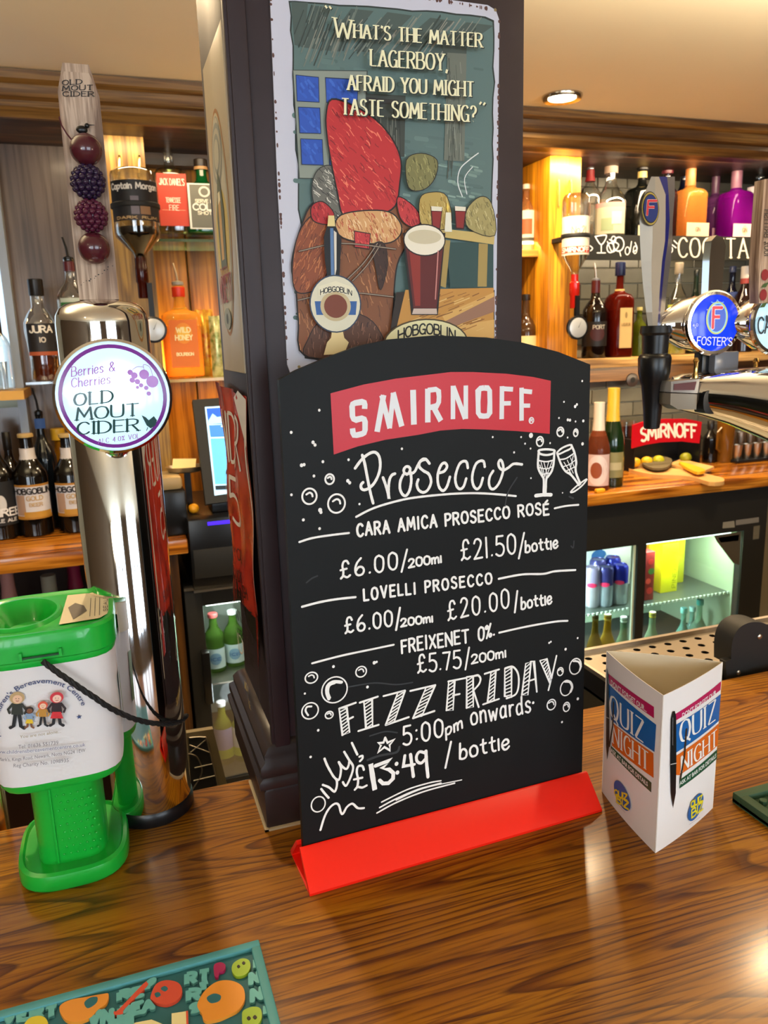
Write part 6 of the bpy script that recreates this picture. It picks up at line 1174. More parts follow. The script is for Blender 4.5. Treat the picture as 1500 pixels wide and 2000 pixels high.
for i,(px,l_) in enumerate(((74,'brown ale bottle with pale gold-edged label, fully seen between black bottle and tower'),(152,'brown ale bottle with pale gold-edged label, half hidden behind the chrome tower'))):
    bottle('beer_bottle',l_,px,1045,845,62,yb_,BEER,('brown_beer_glass',srgb('#0d0906'),'solid'),'#c0a266',None,HGL,'gold-labelled ale bottles on the left back counter',z0=ZB,capf=(.965,1),capr=.46,neck=(.72,.86,'#c9c2c0',.45))
bottle('beer_bottle','black-labelled beer bottle with white lettering at the far left edge',8,1046,842,64,yb_,BEER,('brown_beer_glass',srgb('#0d0906'),'solid'),'#17120f',None,dict(col='#1c1f24',z=(.14,.55),w=.95,ells=[(.05,.5,.25,.2,'#c9cbd0')],text=[('THREE',-.7,.95,.22,.16,'#e3e5ea',.09),('PALE ALE',-.5,.7,.08,.07,'#c9cbd0',.05)]),z0=ZB,capf=(.96,1),capr=.45)
bottle('wine_bottle','slim dark bottle standing behind the two leftmost beer bottles',36,1030,842,44,yb_+.09,WINE,('black_wine_glass',srgb('#120a08'),'solid'),'#15110f',z0=ZB,capf=(.82,1),capr=.36)
bottle('spirit_bottle','dark blue-black bottle with black pourer between the gold-labelled ales',104,1036,795,46,yb_+.07,ROUND,('ink_glass',srgb('#0b1016'),'solid'),None,None,dict(col='#1b3f7a',z=(.84,.92),w=.3),z0=ZB,pourer='#0c0c0c')
bottle('liqueur_bottle','golden-capped liqueur bottle behind the half hidden ale bottle',135,1030,835,52,yb_+.13,ROUND,('gold_liqueur',srgb('#c98a14'),'tint'),'#d6a52a',z0=ZB,capf=(.88,1),capr=.5)
bottle('spirit_bottle','clear bottle of dark spirit glimpsed behind the first ale bottle',100,1020,838,40,yb_+.14,ROUND,CLR_,'#8f9296',('dark_spirit',mat('dark_spirit',srgb('#1c120e'),.1),.6),z0=ZB)
# cup on the yellow shelf and black bottles in the left opening
mb=MB().lathe([(.03,0),(.034,.002),(.038,.07),(.036,.07),(.03,.006)],(at(-10,772,2.2).x,2.2,ZS4),GLASS,20,cap=False); o=fin('glass_tumbler',mb); recenter(o,(at(-10,772,2.2).x,2.2,ZS4)); tag(o,'clear tumbler on the yellow lit shelf at the left edge','glass')
bottle('spirit_bottle','black-collared clear bottle on the yellow lit shelf at the left edge',12,768,610,36,2.2,ROUND,CLR_,'#101012',z0=ZS4,capf=(.7,1.0),capr=.4)
# below left counter
bottle('wine_bottle','rose wine bottle with pink foil neck under the left back counter',42,1330,1112,62,2.1,WINE,('rose_dark_glass',srgb('#3a1410'),'solid'),None,None,None,z0=-.395,neck=(.70,1.0,'#b98a8c',.40))
bottle('wine_bottle','white foil-necked sparkling wine bottle under the left back counter',120,1330,1120,66,2.08,CHAMP,('grey_dark_glass',srgb('#1d211c'),'solid'),None,None,None,z0=-.395,neck=(.66,1.0,'#8f928a',.42))
bottle('wine_bottle','magenta foil-necked bottle under the counter beside the tower',170,1330,1095,60,2.2,WINE,('red_dark_glass',srgb('#1d0a10'),'solid'),None,None,None,z0=-.395,neck=(.72,1.0,'#8a2445',.40))
# --- till area
till=thing('till_screen','black touch till with a lit blue screen beside the pillar','till',tuple(at(440,985,1.98)))
def quad3(pts,Y,dY=None): return [at(x,y,Y+(dY[i] if dY else 0)) for i,(x,y) in enumerate(pts)]
# tilted screen: top leans back
TLp=[at(376,781,2.02),at(520,770,2.02),at(555,965,1.94),at(402,985,1.94)]
nm_=(TLp[1]-TLp[0]).cross(TLp[3]-TLp[0]).normalized(); nm_= nm_ if nm_.dot(CAM-TLp[0])>0 else -nm_
fin('housing',MB().prism(TLp,-nm_*.03,BLACKM),till)
TS=Plane(TLp[0]+nm_*.0005,(TLp[1]-TLp[0]),(TLp[3]-TLp[0])-(TLp[1]-TLp[0]).normalized()*((TLp[3]-TLp[0]).dot((TLp[1]-TLp[0]).normalized())))
D=Draw(TS,.0004); Ht=lambda *p:[TS.hit(*q) for q in p]
def LIT(h_,e=.9): return mat('screen_'+h_,srgb(h_),.3,emit=srgb(h_),es=e)
for c_,p_ in (('#b5dcf2',((400,795),(520,788),(545,950),(419,968))),('#2458c8',((403,798),(520,791),(523,826),(407,829))),('#9cd2f0',((407,822),(415,808),(424,815),(440,812),(441,826),(407,829))),('#3d7ac6',((408,831),(523,826),(527,850),(411,854))),('#5aa9ec',((411,857),(527,853),(540,942),(420,946))),('#1d2a33',((420,949),(540,944),(541,953),(421,957)))):
    D.up(); D.poly(Ht(*p_),LIT(c_))
D.up(); stext(D,'TILL',line_fn(TS,(433,850),(475,848),17),.004,LIT('#d8ecf8'),gap=.15); D.done('screen',till)
fin('stand',MB().box((at(410,985,2.0).x,1.96,at(440,1010,1.9).z+.001),(at(520,985,2.0).x,2.06,at(400,975,2.0).z),BLACK,.003),till)
dr=thing('cash_drawer','black cash drawer unit with purple-blue light strip under the till','cash drawer',tuple(at(440,1145,1.9)))
x0,x1=at(372,1080,1.9).x,at(540,1080,1.9).x; zt,zl,zb3=at(440,1010,1.9).z,at(440,1012,1.9).z,at(440,1146,1.9).z
fin('case',MB().box((x0,1.9,zb3),(x1,2.3,zt),BLACK,.003),dr); fin('light_strip',MB().box((at(405,1018,1.9).x,1.897,zt-.016),(x1,1.9,zt-.008),mat('strip_light',srgb('#3a1cff'),.3,emit=srgb('#4026ff'),es=1.2)),dr); fin('drawer_front',MB().box((x0+.006,1.895,zb3+.03),(x1,1.9,zt-.075),BLACKM,.001),dr); fin('bottom_rail',MB().box((x0,1.892,zb3-.004),(x1,1.9,zb3+.001),STEEL),dr)
pr_=thing('receipt_printer','black receipt printer with cream top beside the tower','printer',tuple(at(345,1038,1.97)))
xa,xb=at(300,1000,1.97).x,at(365,1000,1.97).x; fin('case',MB().box((xa,1.94,ZB),(xb,2.08,at(345,955,1.97).z),BLACK,.006),pr_); fin('cover',MB().box((xa+.006,1.95,at(345,955,1.97).z),(xb-.006,2.06,at(345,928,1.97).z),mat('printer_cream',srgb('#9c8660'),.4),.01),pr_)
pt_=thing('bill_dish','small metal bill dish holding cream paper beside the till screen','dish',tuple(at(365,925,2.02)))
P=at(365,922,2.02); fin('dish',MB().lathe([(.03,0),(.045,.004),(.052,.016),(.050,.016),(.043,.006),(.0,.004)],P,STEEL,24,cap=False,ry=.7),pt_); fin('dish_stem',MB().box((P.x-.008,P.y-.008,ZB),(P.x+.008,P.y+.008,P.z+.002),BLACK),pt_)
fin('paper',MB().add([P+Vector((-.038,-.02,.010)),P+Vector((.02,-.022,.012)),P+Vector((.028,.02,.03)),P+Vector((-.03,.02,.034))],[(0,1,2,3)],mat('paper_cream',srgb('#e6d79c'),.6)),pt_,False)
P=at(390,1056,1.97); o=fin('card_box',MB().box((P.x-.022,1.93,ZB-.02),(P.x+.02,1.99,at(390,1004,1.97).z),mat('tan_card',srgb('#8d6f3c'),.6),.002)); recenter(o,(P.x,1.96,ZB-.02)); tag(o,'small tan cardboard box next to the cash drawer','box')
P=at(378,993,1.98); o=fin('lemon',MB().sphere(P,.014,mat('lemon_skin',srgb('#e8a01c'),.35),14,(1,1,.9))); recenter(o,P); tag(o,'small orange fruit on the tan cardboard box','fruit')
# --- left fridge
lf=thing('bottle_fridge','tall black bottle fridge with lit glass door under the till','fridge',(at(400,1300,1.93).x,2.0,-1.0))
fx0,fx1=at(368,1250,1.93).x,at(640,1250,1.93).x; gx0=at(402,1250,1.93).x; z1=at(400,1146,1.93).z; zg=at(400,1183,1.93).z; zbm=at(430,1525,1.93).z
fin('cabinet',MB().box((fx0,1.93,-1.1),(gx0,2.38,z1),BLACKM,.002).box((gx0,1.93,zg),(fx1,2.38,z1),BLACKM).box((gx0,1.93,-1.1),(fx1,2.38,zbm),BLACKM).box((gx0,2.34,zbm),(fx1,2.38,zg),mat('fridge_inner',srgb('#b9c7b8'),.5)),lf)
fin('top_rail',MB().box((fx0,1.925,z1-.005),(fx1,1.932,z1+.002),STEEL),lf); fin('door_glass',MB().box((gx0,1.936,zbm),(fx1,1.939,zg),GLASS),lf)
za_,zb4=at(400,1270,1.92).z,at(400,1372,1.92).z; fin('handle',MB().box((at(396,1320,1.92).x,1.9,zb4),(at(412,1320,1.92).x,1.93,za_),BLACK,.004),lf)
fsh=[at(440,y,2.08).z for y in (1300,1400)]
zs_1=at(440,1302,2.05).z; zs_2=at(440,1480,2.05).z
for z_ in (zs_1,zs_2): fin('wire_shelf',MB().box((gx0,1.95,z_-.004),(fx1,2.33,z_),STEEL),lf)
fin('strip_lamp',MB().box((gx0+.01,1.96,zg-.012),(fx1-.02,1.975,zg-.004),mat('fridge_lamp',(.9,1,.95),.3,emit=(.85,1,.93),es=6)),lf)
point('fridge_glow_1',((gx0+.06),2.0,zg-.03),.9,(.8,1,.9),.03); point('fridge_glow_2',((gx0+.06),2.0,zs_1-.06),.5,(.85,.95,1),.03)
LBW=dict(col='#d5e6ea',z=(.08,.42),w=.9,ells=[(0,.5,.5,.3,'#8fb3d2')],text=[('ICE',-.4,.4,.42,.14,'#3d6ba8',.06)])
GG=('green_beer_glass',srgb('#6c9a3c'),'tint')
for i,(px,yt,capc) in enumerate(((418,1196,'#c75d5d'),(456,1190,'#e3e6e2'),(500,1192,'#c75d5d'))):
    bottle('beer_bottle',('green beer bottle with red cap in the left fridge','green beer bottle with white cap in the left fridge behind the first','green beer bottle hidden behind the pillar in the left fridge')[i],px+5,1302,yt,38,2.04+i*.02,BEER,GG,capc,None,LBW,'green beer bottles in the left fridge',z0=zs_1,capf=(.93,1),capr=.5)
for i,(px,cc,c2) in enumerate(((440,'#c9c24a','#bba9d0'),(476,'#a9b43a','#d8cfc0'))):
    bottle('mixer_bottle',('pale violet-labelled mixer bottle on the lowest shelf of the left fridge','yellow-green mixer bottle beside the violet-labelled one in the left fridge')[i],px,1482,1368,36,2.03,BEER,('mixer_glass_%d'%i,srgb(cc),'tint'),'#d9d6cf',None,dict(col=c2,z=(.12,.6),w=.9,rects=[(-1,.0,1,.3,'#c7cf3a')]),'mixer bottles in the left fridge',z0=zs_2,capf=(.93,1),capr=.5)
# glass-washer basket
gb=thing('wire_basket','black wire glass basket in a beige frame beyond the bar edge','basket',tuple(at(400,1530,1.15)))
Y=1.15; S=Plane((0,Y,0),(1,0,0),(0,0,1)); fr_=[(364,1432),(416,1424),(447,1545),(440,1560),(372,1560)]
fin('frame',MB().prism([at(x,y,Y) for x,y in fr_],(0,.01,0),mat('beige_frame',srgb('#6d6148'),.5)),gb)
inn=[(368,1441),(398,1439),(408,1450),(424,1527),(425,1548),(375,1560)]; fin('well',MB().prism([at(x,y,Y-.002) for x,y in inn],(0,.004,0),BLACKM),gb)
for pts in ([(370,1441),(396,1440),(405,1450),(425,1535)],[(368,1472),(384,1478),(394,1500),(390,1520),(374,1545)],[(370,1455),(410,1470)],[(372,1470),(402,1445)],[(380,1500),(415,1492)],[(378,1525),(420,1515)]):
    fin('wire',MB().tube([at(x,y,Y-.005) for x,y in smooth_pts(pts,5)],.0011,STEEL,6),gb)
o=fin('brass_rail',MB().box((-.155,.715,-.1),(-.128,.735,.045),BRASS,.004)); recenter(o,(-.14,.72,-.1)); tag(o,'short hammered brass post behind the charity tin','rail')
# --- right: top shelf
TSY=2.24
bottle('spirit_bottle','clear bottle with red neck and chrome pourer behind the vodka optic',1150,462,322,44,2.27,ROUND,CLR_,None,None,None,z0=ZT,neck=(.78,.93,'#6e1d20',.36),pourer='#6d7076')
bottle('gin_bottle','big clear gin bottle with cork and pale floral front, behind the vodka optic',1190,462,318,62,2.24,[(0,0),(.9,0),(1,.02),(1,.48),(.9,.55),(.55,.64),(.36,.72),(.32,.80),(.34,.88)],CLR_,'#8f7d6e',('floral_gin',srgb('#cfc6a0'),.30),dict(col='#b9b59a',z=(.05,.46),w=.8,rects=[(-1,.85,1,1,'#c98f88'),(-.5,.1,.2,.5,'#8fa07a'),(.1,.3,.7,.7,'#ded8b8')]),z0=ZT,capf=(.86,1),capr=.42)
bottle('gin_bottle','black square gin bottle with gold neck band beside the silver tap handle',1250,462,317,54,2.24,SQUARE,('black_gin_glass',srgb('#090b0a'),'solid'),'#12110f',None,dict(col='#c9bd9a',z=(.02,.16),w=.95),z0=ZT,neck=(.80,.88,'#c6ad6a',.33),capf=(.9,1),capr=.42)
bottle('gin_bottle','dark bottle with burgundy stopper hidden behind the silver tap handle',1298,462,325,48,2.26,ROUND,('dark_red_glass',srgb('#1a0a10'),'solid'),'#5c1f2c',z0=ZT,capf=(.9,1),capr=.45)
bottle('gin_bottle','dark navy bottle standing behind the orange gin bottle',1330,462,330,44,2.33,ROUND,('navy_glass',srgb('#0b1024'),'solid'),'#10142a',z0=ZT)
GINL=lambda col:dict(col=col,z=(.02,.20),w=.97,ells=[(0,.5,.2,.4,'#d9b79a')],text=[('GIN',-.2,.2,.35,.3,'#9b6a52',.05)])
bottle('gin_bottle','orange gin bottle with copper stopper on the upper shelf',1343,462,322,54,2.22,SQUARE,('orange_gin_glass',srgb('#f0a04a'),'tint'),'#b5713c',('orange_gin',srgb('#e07812'),.56),GINL('#e8bd9a'),'fruit gin bottles on the upper shelf',z0=ZT,capf=(.72,1),capr=.36)
bottle('gin_bottle','dusky violet gin bottle left of the bright purple one',1392,462,340,42,2.31,SQUARE,('violet_gin_glass',srgb('#8a4c8e'),'tint'),'#5b3a52',('violet_gin',srgb('#8f3f98'),.5),GINL('#c9a7b4'),'fruit gin bottles on the upper shelf',z0=ZT,capf=(.72,1),capr=.36)
bottle('gin_bottle','bright purple gin bottle with mauve stopper on the upper shelf',1432,462,328,56,2.22,SQUARE,('purple_gin_glass',srgb('#a013a8'),'tint'),'#8c6072',('purple_gin',srgb('#9a10a5'),.56),GINL('#dcb7b7'),'fruit gin bottles on the upper shelf',z0=ZT,capf=(.72,1),capr=.36)
bottle('gin_bottle','clear gin bottle with pink watercolour label and red cap at the right edge',1477,464,316,50,2.23,ROUND,CLR_,'#8f2233',('peach_gin',srgb('#d99a62'),.35),dict(col='#dcd3d6',z=(.12,.68),w=.75,rects=[(-.95,.15,.95,.62,'#d86a62')]),z0=ZT,capf=(.86,1),capr=.40)
bottle('spirit_bottle','slim dark bottle at the right end behind the clear pink-label gin',1495,462,330,40,2.34,WINE,('black_wine_glass',srgb('#120a08'),'solid'),'#15110f',z0=ZT)
# cocktail board on the shelf edge
ck=thing('cocktail_board','long chalkboard strip lettered cocktails on the upper shelf edge','sign',tuple(at(1320,505,2.175)))
CY=2.172; S=Plane((0,CY,0),(1,0,0),(0,0,1)); hc_=S.hit
za5=ZT+.004; zb5=at(1300,508,CY).z; xA=at(1146,480,CY).x; xB=at(1489,480,CY).x
fin('board',MB().box((xA,CY,zb5),(xB,CY+.012,za5),mat('strip_slate',srgb('#22231f'),.5)),ck)
D=Draw(S,.0005); D.up(); mm=mpp(at(1320,480,CY)); CK=CHALK
stext(D,'COCKTAILS',line_fn(S,(1325,502),(1512,504),37),4.2*mm,flat('#ece5cf'),thin=2.2*mm,gap=.22,serif=.1)
def dl(pts,w_=2.2,cl=False): D.ribbon(smooth_pts([hc_(*p) for p in pts],5,cl),w_*mm,CK,closed=cl)
for pts in ([(1162,462),(1184,460),(1174,478),(1162,462)],[(1174,478),(1174,493)],[(1166,494),(1182,494)],[(1186,472),(1196,492),(1208,478),(1190,468)],[(1152,480),(1157,485),(1153,490)],[(1233,472),(1230,492)],[(1240,474),(1244,486),(1236,492)],[(1210,492),(1212,500)],[(1316,470),(1322,476)],[(1312,478),(1320,484)]): dl(pts)
D.ell(hc_(1208,477),13*mm,14*mm,CK,20,ring=2.6*mm); D.ell(hc_(1198,468),6*mm,7*mm,CK,16,ring=2*mm); D.ell(hc_(1192,484),9*mm,10*mm,CK,16,ring=2.4*mm); D.ell(hc_(1225,490),6*mm,8*mm,CK,16,ring=2*mm); D.ell(hc_(1240,488),5*mm,8*mm,CK,16,ring=2*mm); D.ell(hc_(1310,488),5*mm,6*mm,CK,14,ring=2*mm); D.done('lettering',ck)
# --- right: lower shelf
def b2(nm,label,px,yt,wpx,Y,prof,gl,cap,liq=None,lab=None,**k): return bottle(nm,label,px,692,yt,wpx,Y,prof,gl,cap,liq,lab,z0=ZT2,**k)
b2('spirit_bottle','pale blue-tinted clear bottle behind the vodka optic dial',1108,552,34,2.27,ROUND,('ice_blue_glass',(.72,.82,.95),'clear'),'#9fb0c8')
b2('wine_bottle','black fortified wine bottle with chrome pourer right of the optic dial',1160,540,48,2.24,WINE,('black_wine_glass',srgb('#120a08'),'solid'),None,None,dict(col='#1c1714',z=(.15,.45),w=.9,ells=[(.2,.5,.5,.3,'#4a2426')],text=[('PORT',-.1,.7,.7,.15,'#c9c2b0',.06)]),neck=(.80,.95,'#4a1719',.35),pourer='#6d7076')
b2('liqueur_bottle','red amaretto bottle with cream label and dark blue stopper',1206,512,46,2.23,SQUARE,('red_amber_glass',srgb('#7a1c0e'),'tint'),'#141a3c',('amaretto',srgb('#8a1d0e'),.5),dict(col='#c9a970',z=(.10,.52),w=.6,ells=[(0,.82,.2,.08,'#8a7448')],text=[('LIQUEUR',-.7,.7,.55,.07,'#6b542c',.03)]),capf=(.86,1),capr=.42,neck=(.66,.72,'#c9b06a',.4))
b2('spirit_bottle','small red bottle tucked behind the cream-labelled amaretto',1186,590,34,2.31,ROUND,('ruby_glass',srgb('#7c1010'),'tint'),'#3a1210')
b2('liqueur_bottle','olive green liqueur bottle left of the silver tap handle',1246,600,30,2.25,ROUND,('olive_glass',srgb('#7f8a20'),'tint'),'#b7aa6a',('olive_liqueur',srgb('#8b8d1c'),.5))
b2('spirit_bottle','dark stoppered bottle hidden by the silver tap handle on the lower shelf',1276,560,32,2.28,ROUND,('dark_red_glass',srgb('#1a0a10'),'solid'),'#2a2420')
b2('spirit_bottle','clear bottle with yellow-green label right of the silver tap handle',1318,513,38,2.23,ROUND,CLR_,'#8a7d6a',('lime_spirit',srgb('#bcc23a'),.45),dict(col='#c3cf5a',z=(.15,.55),w=.8,rects=[(-.7,.2,.7,.5,'#e5e08a')]),capf=(.88,1),capr=.42)
b2('spirit_bottle','slim dark green bottle behind the blue badge on the lower shelf',1352,527,28,2.28,WINE,('dark_green_glass',srgb('#0d1f15'),'solid'),'#10130f')
b2('spirit_bottle','navy labelled bottle behind the chrome lever on the lower shelf',1421,520,36,2.27,ROUND,('navy_glass',srgb('#0b1024'),'solid'),'#39405e',None,dict(col='#2c3a6e',z=(.5,.7),w=.8))
b2('rum_bottle','white-capped dark rum bottle right of the chrome lever',1446,520,42,2.22,ROUND,('dark_rum_glass',srgb('#1a0c0c'),'solid'),'#d3cbc4',None,None,capf=(.86,1),capr=.42,neck=(.80,.86,'#8f3a36',.42))
b2('spirit_bottle','clear brown spirit bottle between the two round badges',1474,560,28,2.31,ROUND,CLR_,'#6b5a48',('brown_spirit',srgb('#7a4a1e'),.4))
# --- bay shelf left of divider
bottle('spirit_bottle','white-labelled bottle on the bay shelf beside the dark pillar',1027,486,360,40,2.26,ROUND,('honey_glass2',srgb('#c98a50'),'tint'),'#c9b9a0',None,dict(col='#cfc4b0',z=(.10,.60),w=.9,rects=[(-.5,.3,.5,.75,'#b5522c'),(-1,.1,1,.2,'#3d4038')]),z0=ZS5)
bottle('wine_bottle','brown bottle with cream label low in the bay beside the pillar',1026,735,575,44,2.24,WINE,('brown_port_glass',srgb('#3a2410'),'solid'),'#1c1410',None,dict(col='#cfc08e',z=(.15,.50),w=.9,text=[('PORT',-.6,.6,.5,.1,'#6b5a3a',.04)]),z0=at(1030,735,2.24).z)
P=at(1030,735,2.24); o=fin('bay_shelf',MB().box((.62,2.17,P.z-.02),(XP0,2.38,P.z),PINEX)); recenter(o,(.8,2.27,P.z-.02)); tag(o,'lower pine bay shelf mostly hidden by the chalkboard','shelf')
# socket
P=at(1234,742,2.33); so=thing('wall_socket','round dark socket on the brown board below the lower shelf','socket',tuple(P)); fin('plate',MB().lathe([(.024,-.002),(.024,.004),(.021,.006)],P,mat('socket_dark',srgb('#2b2220'),.4),20,axis='y'),so); fin('hole',MB().lathe([(.010,.0),(.010,.0065)],P,BLACK,14,axis='y'),so)
# --- right back counter things
def cz_(px,py): return atz(px,py,ZB)
q=cz_(1168,955); bottle('prosecco_bottle','rose prosecco bottle with white foil and round pink label beside the chalkboard',1166,955,786,46,q.y,CHAMP,('rose_gold_glass',srgb('#a5583a'),'tint'),None,('rose_wine',srgb('#7c3b22'),.62),dict(col='#d3b7b6',z=(.06,.42),w=.85,ells=[(0,.5,.8,.48,'#e2cfd0'),(-.1,.5,.42,.26,'#93492c')]),z0=ZB,neck=(.60,1.0,'#dcd2c2',.46))
q=cz_(1192,948); bottle('prosecco_bottle','dark green prosecco bottle with gold foil behind the rose one',1193,948,758,46,q.y,CHAMP,('green_prosecco_glass',srgb('#10260f'),'solid'),None,None,dict(col='#8a8458',z=(.10,.36),w=.85,rects=[(-.8,.3,.8,.6,'#b9b08a')]),z0=ZB,neck=(.58,1.0,'#e0b83c',.50))
q=cz_(1172,962); o=fin('lemon_peel',MB().box((q.x-.016,q.y-.008,ZB),(q.x+.014,q.y+.008,ZB+.012),mat('peel_yellow',srgb('#e8a81e'),.4),.004)); recenter(o,(q.x,q.y,ZB)); tag(o,'scrap of yellow lemon peel in front of the prosecco','peel')
q=cz_(1221,917); r_=19*mpp(q); zt_=at(1226,822,q.y).z-ZB; mb=MB()
pf_=[(r_*.72,0),(r_*.74,.003)]+[(r_*(.74+.26*t/12)+(.0006 if t%2 else 0),zt_*t/12) for t in range(1,13)]
mb.lathe(pf_,(q.x,q.y,ZB),GLASS,24,cap=False); mb.lathe([(0.0005,.004),(r_*.7,.004)],(q.x,q.y,ZB),GLASS,24,cap=False); o=fin('ribbed_glass',mb); recenter(o,(q.x,q.y,ZB)); tag(o,'ribbed clear pint glass beside the red caddy','glass')
# caddy
cq=cz_(1302,898); caY=2.15
cdx0,cdx1=at(1238,880,caY).x,at(1368,880,caY).x; ca=thing('bar_caddy','black bar caddy with arched red banner holding lemons','caddy',((cdx0+cdx1)/2,caY+.06,ZB))
fin('box',MB().box((cdx0,caY,ZB),(cdx1,caY+.12,ZB+.012),BLACK,.002).box((cdx0,caY+.105,ZB),(cdx1,caY+.12,at(1300,835,caY).z),BLACK).box((cdx0,caY,ZB+.012),(cdx0+.006,caY+.12,at(1238,860,caY).z),BLACK).box((cdx1-.006,caY,ZB+.012),(cdx1,caY+.12,at(1368,850,caY).z),BLACK),ca)
S=Plane((0,caY-.004,0),(1,0,0),(0,0,1)); bt=[S.hit(*p) for p in ((1236,830),(1262,822),(1300,818),(1340,818),(1371,824),(1366,866),(1330,862),(1290,864),(1260,869),(1234,876))]
fin('banner',MB().prism([S.pt(u,v) for u,v in bt],(0,.004,0),mat('caddy_red',srgb('#b80d1f'),.3)),ca); D=Draw(S,.0005); D.up(); stext(D,'SMIRNOFF',line_fn(S,(1252,862),(1360,855),25,None,(-.03,-1),5),4.6*mpp(S.o+Vector((1,0,0)))*1.15,flat('#f1e7dd'),gap=.16,cap=''); D.done('banner_lettering',ca)
for i,(px,py,c_) in enumerate(((1241,884,'#e8b21c'),(1264,880,'#e9b820'),(1287,880,'#b7b31e'),(1340,878,'#8d8f1a'))):
    P=at(px,py,caY+.03); r_=10.5*mpp(P); o=fin('lemon' if i<2 else 'lime',MB().sphere((P.x,P.y,ZB+.0125+r_*.92),r_,mat('citrus_%d'%i,srgb(c_),.35,bump=.2),16,(1.12,1,.92))); recenter(o,(P.x,P.y,ZB+.0125)); tag(o,('yellow lemon at the left end of the caddy','second yellow lemon in the caddy under the letter M','yellow-green lime in the middle of the caddy','dark green lime at the right of the caddy')[i],'fruit','citrus fruit in the caddy')
# chopping boards
MAPLE=mat('maple_board',srgb('#c99a5e'),.5,noise=(20,.12))
def slab(nm,label,pts,z0,th_,m,cat):
    q=[atz(x,y,z0+th_) for x,y in pts]; q=smooth_pts([(p.x,p.y) for p in q],3,True) if len(q)>4 else [(p.x,p.y) for p in q]
    o=fin(nm,MB().prism([(x,y,z0) for x,y in q],(0,0,th_),m)); cx=sum(p[0] for p in q)/len(q); cy=sum(p[1] for p in q)/len(q); recenter(o,(cx,cy,z0)); tag(o,label,cat); return o
slab('chopping_board','long maple chopping board with handle hole lying on the back counter',((1222,905),(1248,900),(1300,912),(1345,918),(1400,930),(1413,934),(1412,940),(1385,941),(1345,930),(1275,926),(1230,916)),ZB,.012,MAPLE,'chopping board')
slab('chopping_board','small maple board lying across the long chopping board',((1305,906),(1330,896),(1395,911),(1372,921)),ZB+.0125,.008,MAPLE,'chopping board')
slab('bar_cloth','crumpled grey-brown bar cloth on the chopping board',((1258,898),(1280,890),(1312,896),(1303,912),(1275,914),(1256,906)),ZB+.0205,.007,mat('grey_cloth',srgb('#5d5238'),.9,bump=.6),'cloth')
slab('knife','yellow-handled knife lying on the small chopping board',((1326,903),(1340,904),(1376,916),(1370,921),(1355,920)),ZB+.021,.008,mat('knife_yellow',srgb('#e0a818'),.4),'knife')
q=cz_(1384,905); bottle('bitters_bottle','short black shaker bottle between caddy and amber jug',1384,905,822,26,q.y+.02,ROUND,('black_shaker',srgb('#0d0a09'),'solid'),'#15110f',z0=ZB,capf=(.8,1),capr=.5)
q=cz_(1414,902); r_=17*mpp(q); hh=at(1414,822,q.y).z-ZB; jg=thing('amber_jug','tall amber plastic jug on the back counter under the chrome font','jug',(q.x,q.y,ZB)); fin('jug_body',MB().lathe([(r_*.85,0),(r_*.9,.004),(r_,hh),(r_*.92,hh),(r_*.82,.006),(0.0005,.006)],(q.x,q.y,ZB),mat('amber_plastic',srgb('#8a5a1c'),.15,trans=.5),24,cap=False),jg)
fin('jug_handle',MB().tube([(q.x-r_*.9,q.y-.01,ZB+hh*.85),(q.x-r_*1.5,q.y-.012,ZB+hh*.75),(q.x-r_*1.5,q.y-.012,ZB+hh*.35),(q.x-r_*.85,q.y-.01,ZB+hh*.25)],.004,mat('amber_plastic',(1,1,1)),8),jg)
q0=cz_(1440,905); tr_=thing('cup_tray','black tray of small metal measures on the right back counter','tray',(q0.x+.12,q0.y+.03,ZB)); fin('tray',MB().box((q0.x-.01,q0.y-.01,ZB),(q0.x+.30,q0.y+.11,ZB+.012),BLACK,.003),tr_)
for i in range(9):
    x=q0.x+.015+(i%5)*.042+(i//5)*.02; y=q0.y+.02+(i//5)*.055; hh=.05+(i//5)*.035
    o=fin('metal_measure',MB().lathe([(.012,0),(.013,.002),(.0175,hh),(.0165,hh),(.012,.004),(.0005,.004)],(x,y,ZB+.0125),STEEL,16,cap=False)); recenter(o,(x,y,ZB+.0125)); tag(o,('short','tall')[i//5]+' steel spirit measure, '+('first','second','third','fourth','fifth')[i%5]+' from the amber jug in the '+('front','back')[i//5]+' row of the tray','measure','steel measures on the black tray')
# --- right fridge
rf=thing('display_fridge','wide black under-counter fridge with two lit glass doors','fridge',(1.3,2.1,-1.1))
FY=1.94; fz1=ZB-.036; gzt=at(1300,1062,FY).z; 
x0=.66; xdL,xdR=at(1243,1150,FY).x,at(1259,1150,FY).x; xR=at(1445,1150,FY).x; xE=at(1487,1150,FY).x
gzt=(at(1150,1078,FY).z+at(1420,1040,FY).z)/2; gzb=-.62
IN=mat('fridge_liner',srgb('#aebfa6'),.35,.2)
fin('cabinet',MB().box((x0,FY,gzt),(xE,2.36,fz1),BLACKM).box((x0,FY,-1.1),(xE,2.36,gzb),BLACKM).box((xR,FY,gzb),(xE,2.36,gzt),BLACKM).box((x0-.02,FY,-1.1),(x0,2.36,fz1),BLACKM).box((xdL,FY,gzb),(xdR,FY+.03,gzt),BLACKM),rf)
fin('liner',MB().box((x0,2.32,gzb),(xR,2.35,gzt),IN).box((xR-.003,FY+.03,gzb),(xR,2.32,gzt),IN).box((x0,FY+.03,gzt-.003),(xR,2.32,gzt),IN),rf)
fin('door_glass',MB().box((x0,FY+.004,gzb),(xdL,FY+.007,gzt),thin_glass('fridge_glass',(.85,.95,.92),.1)),rf); fin('door_glass',MB().box((xdR,FY+.004,gzb),(xR,FY+.007,gzt),thin_glass('fridge_glass',(1,1,1))),rf)
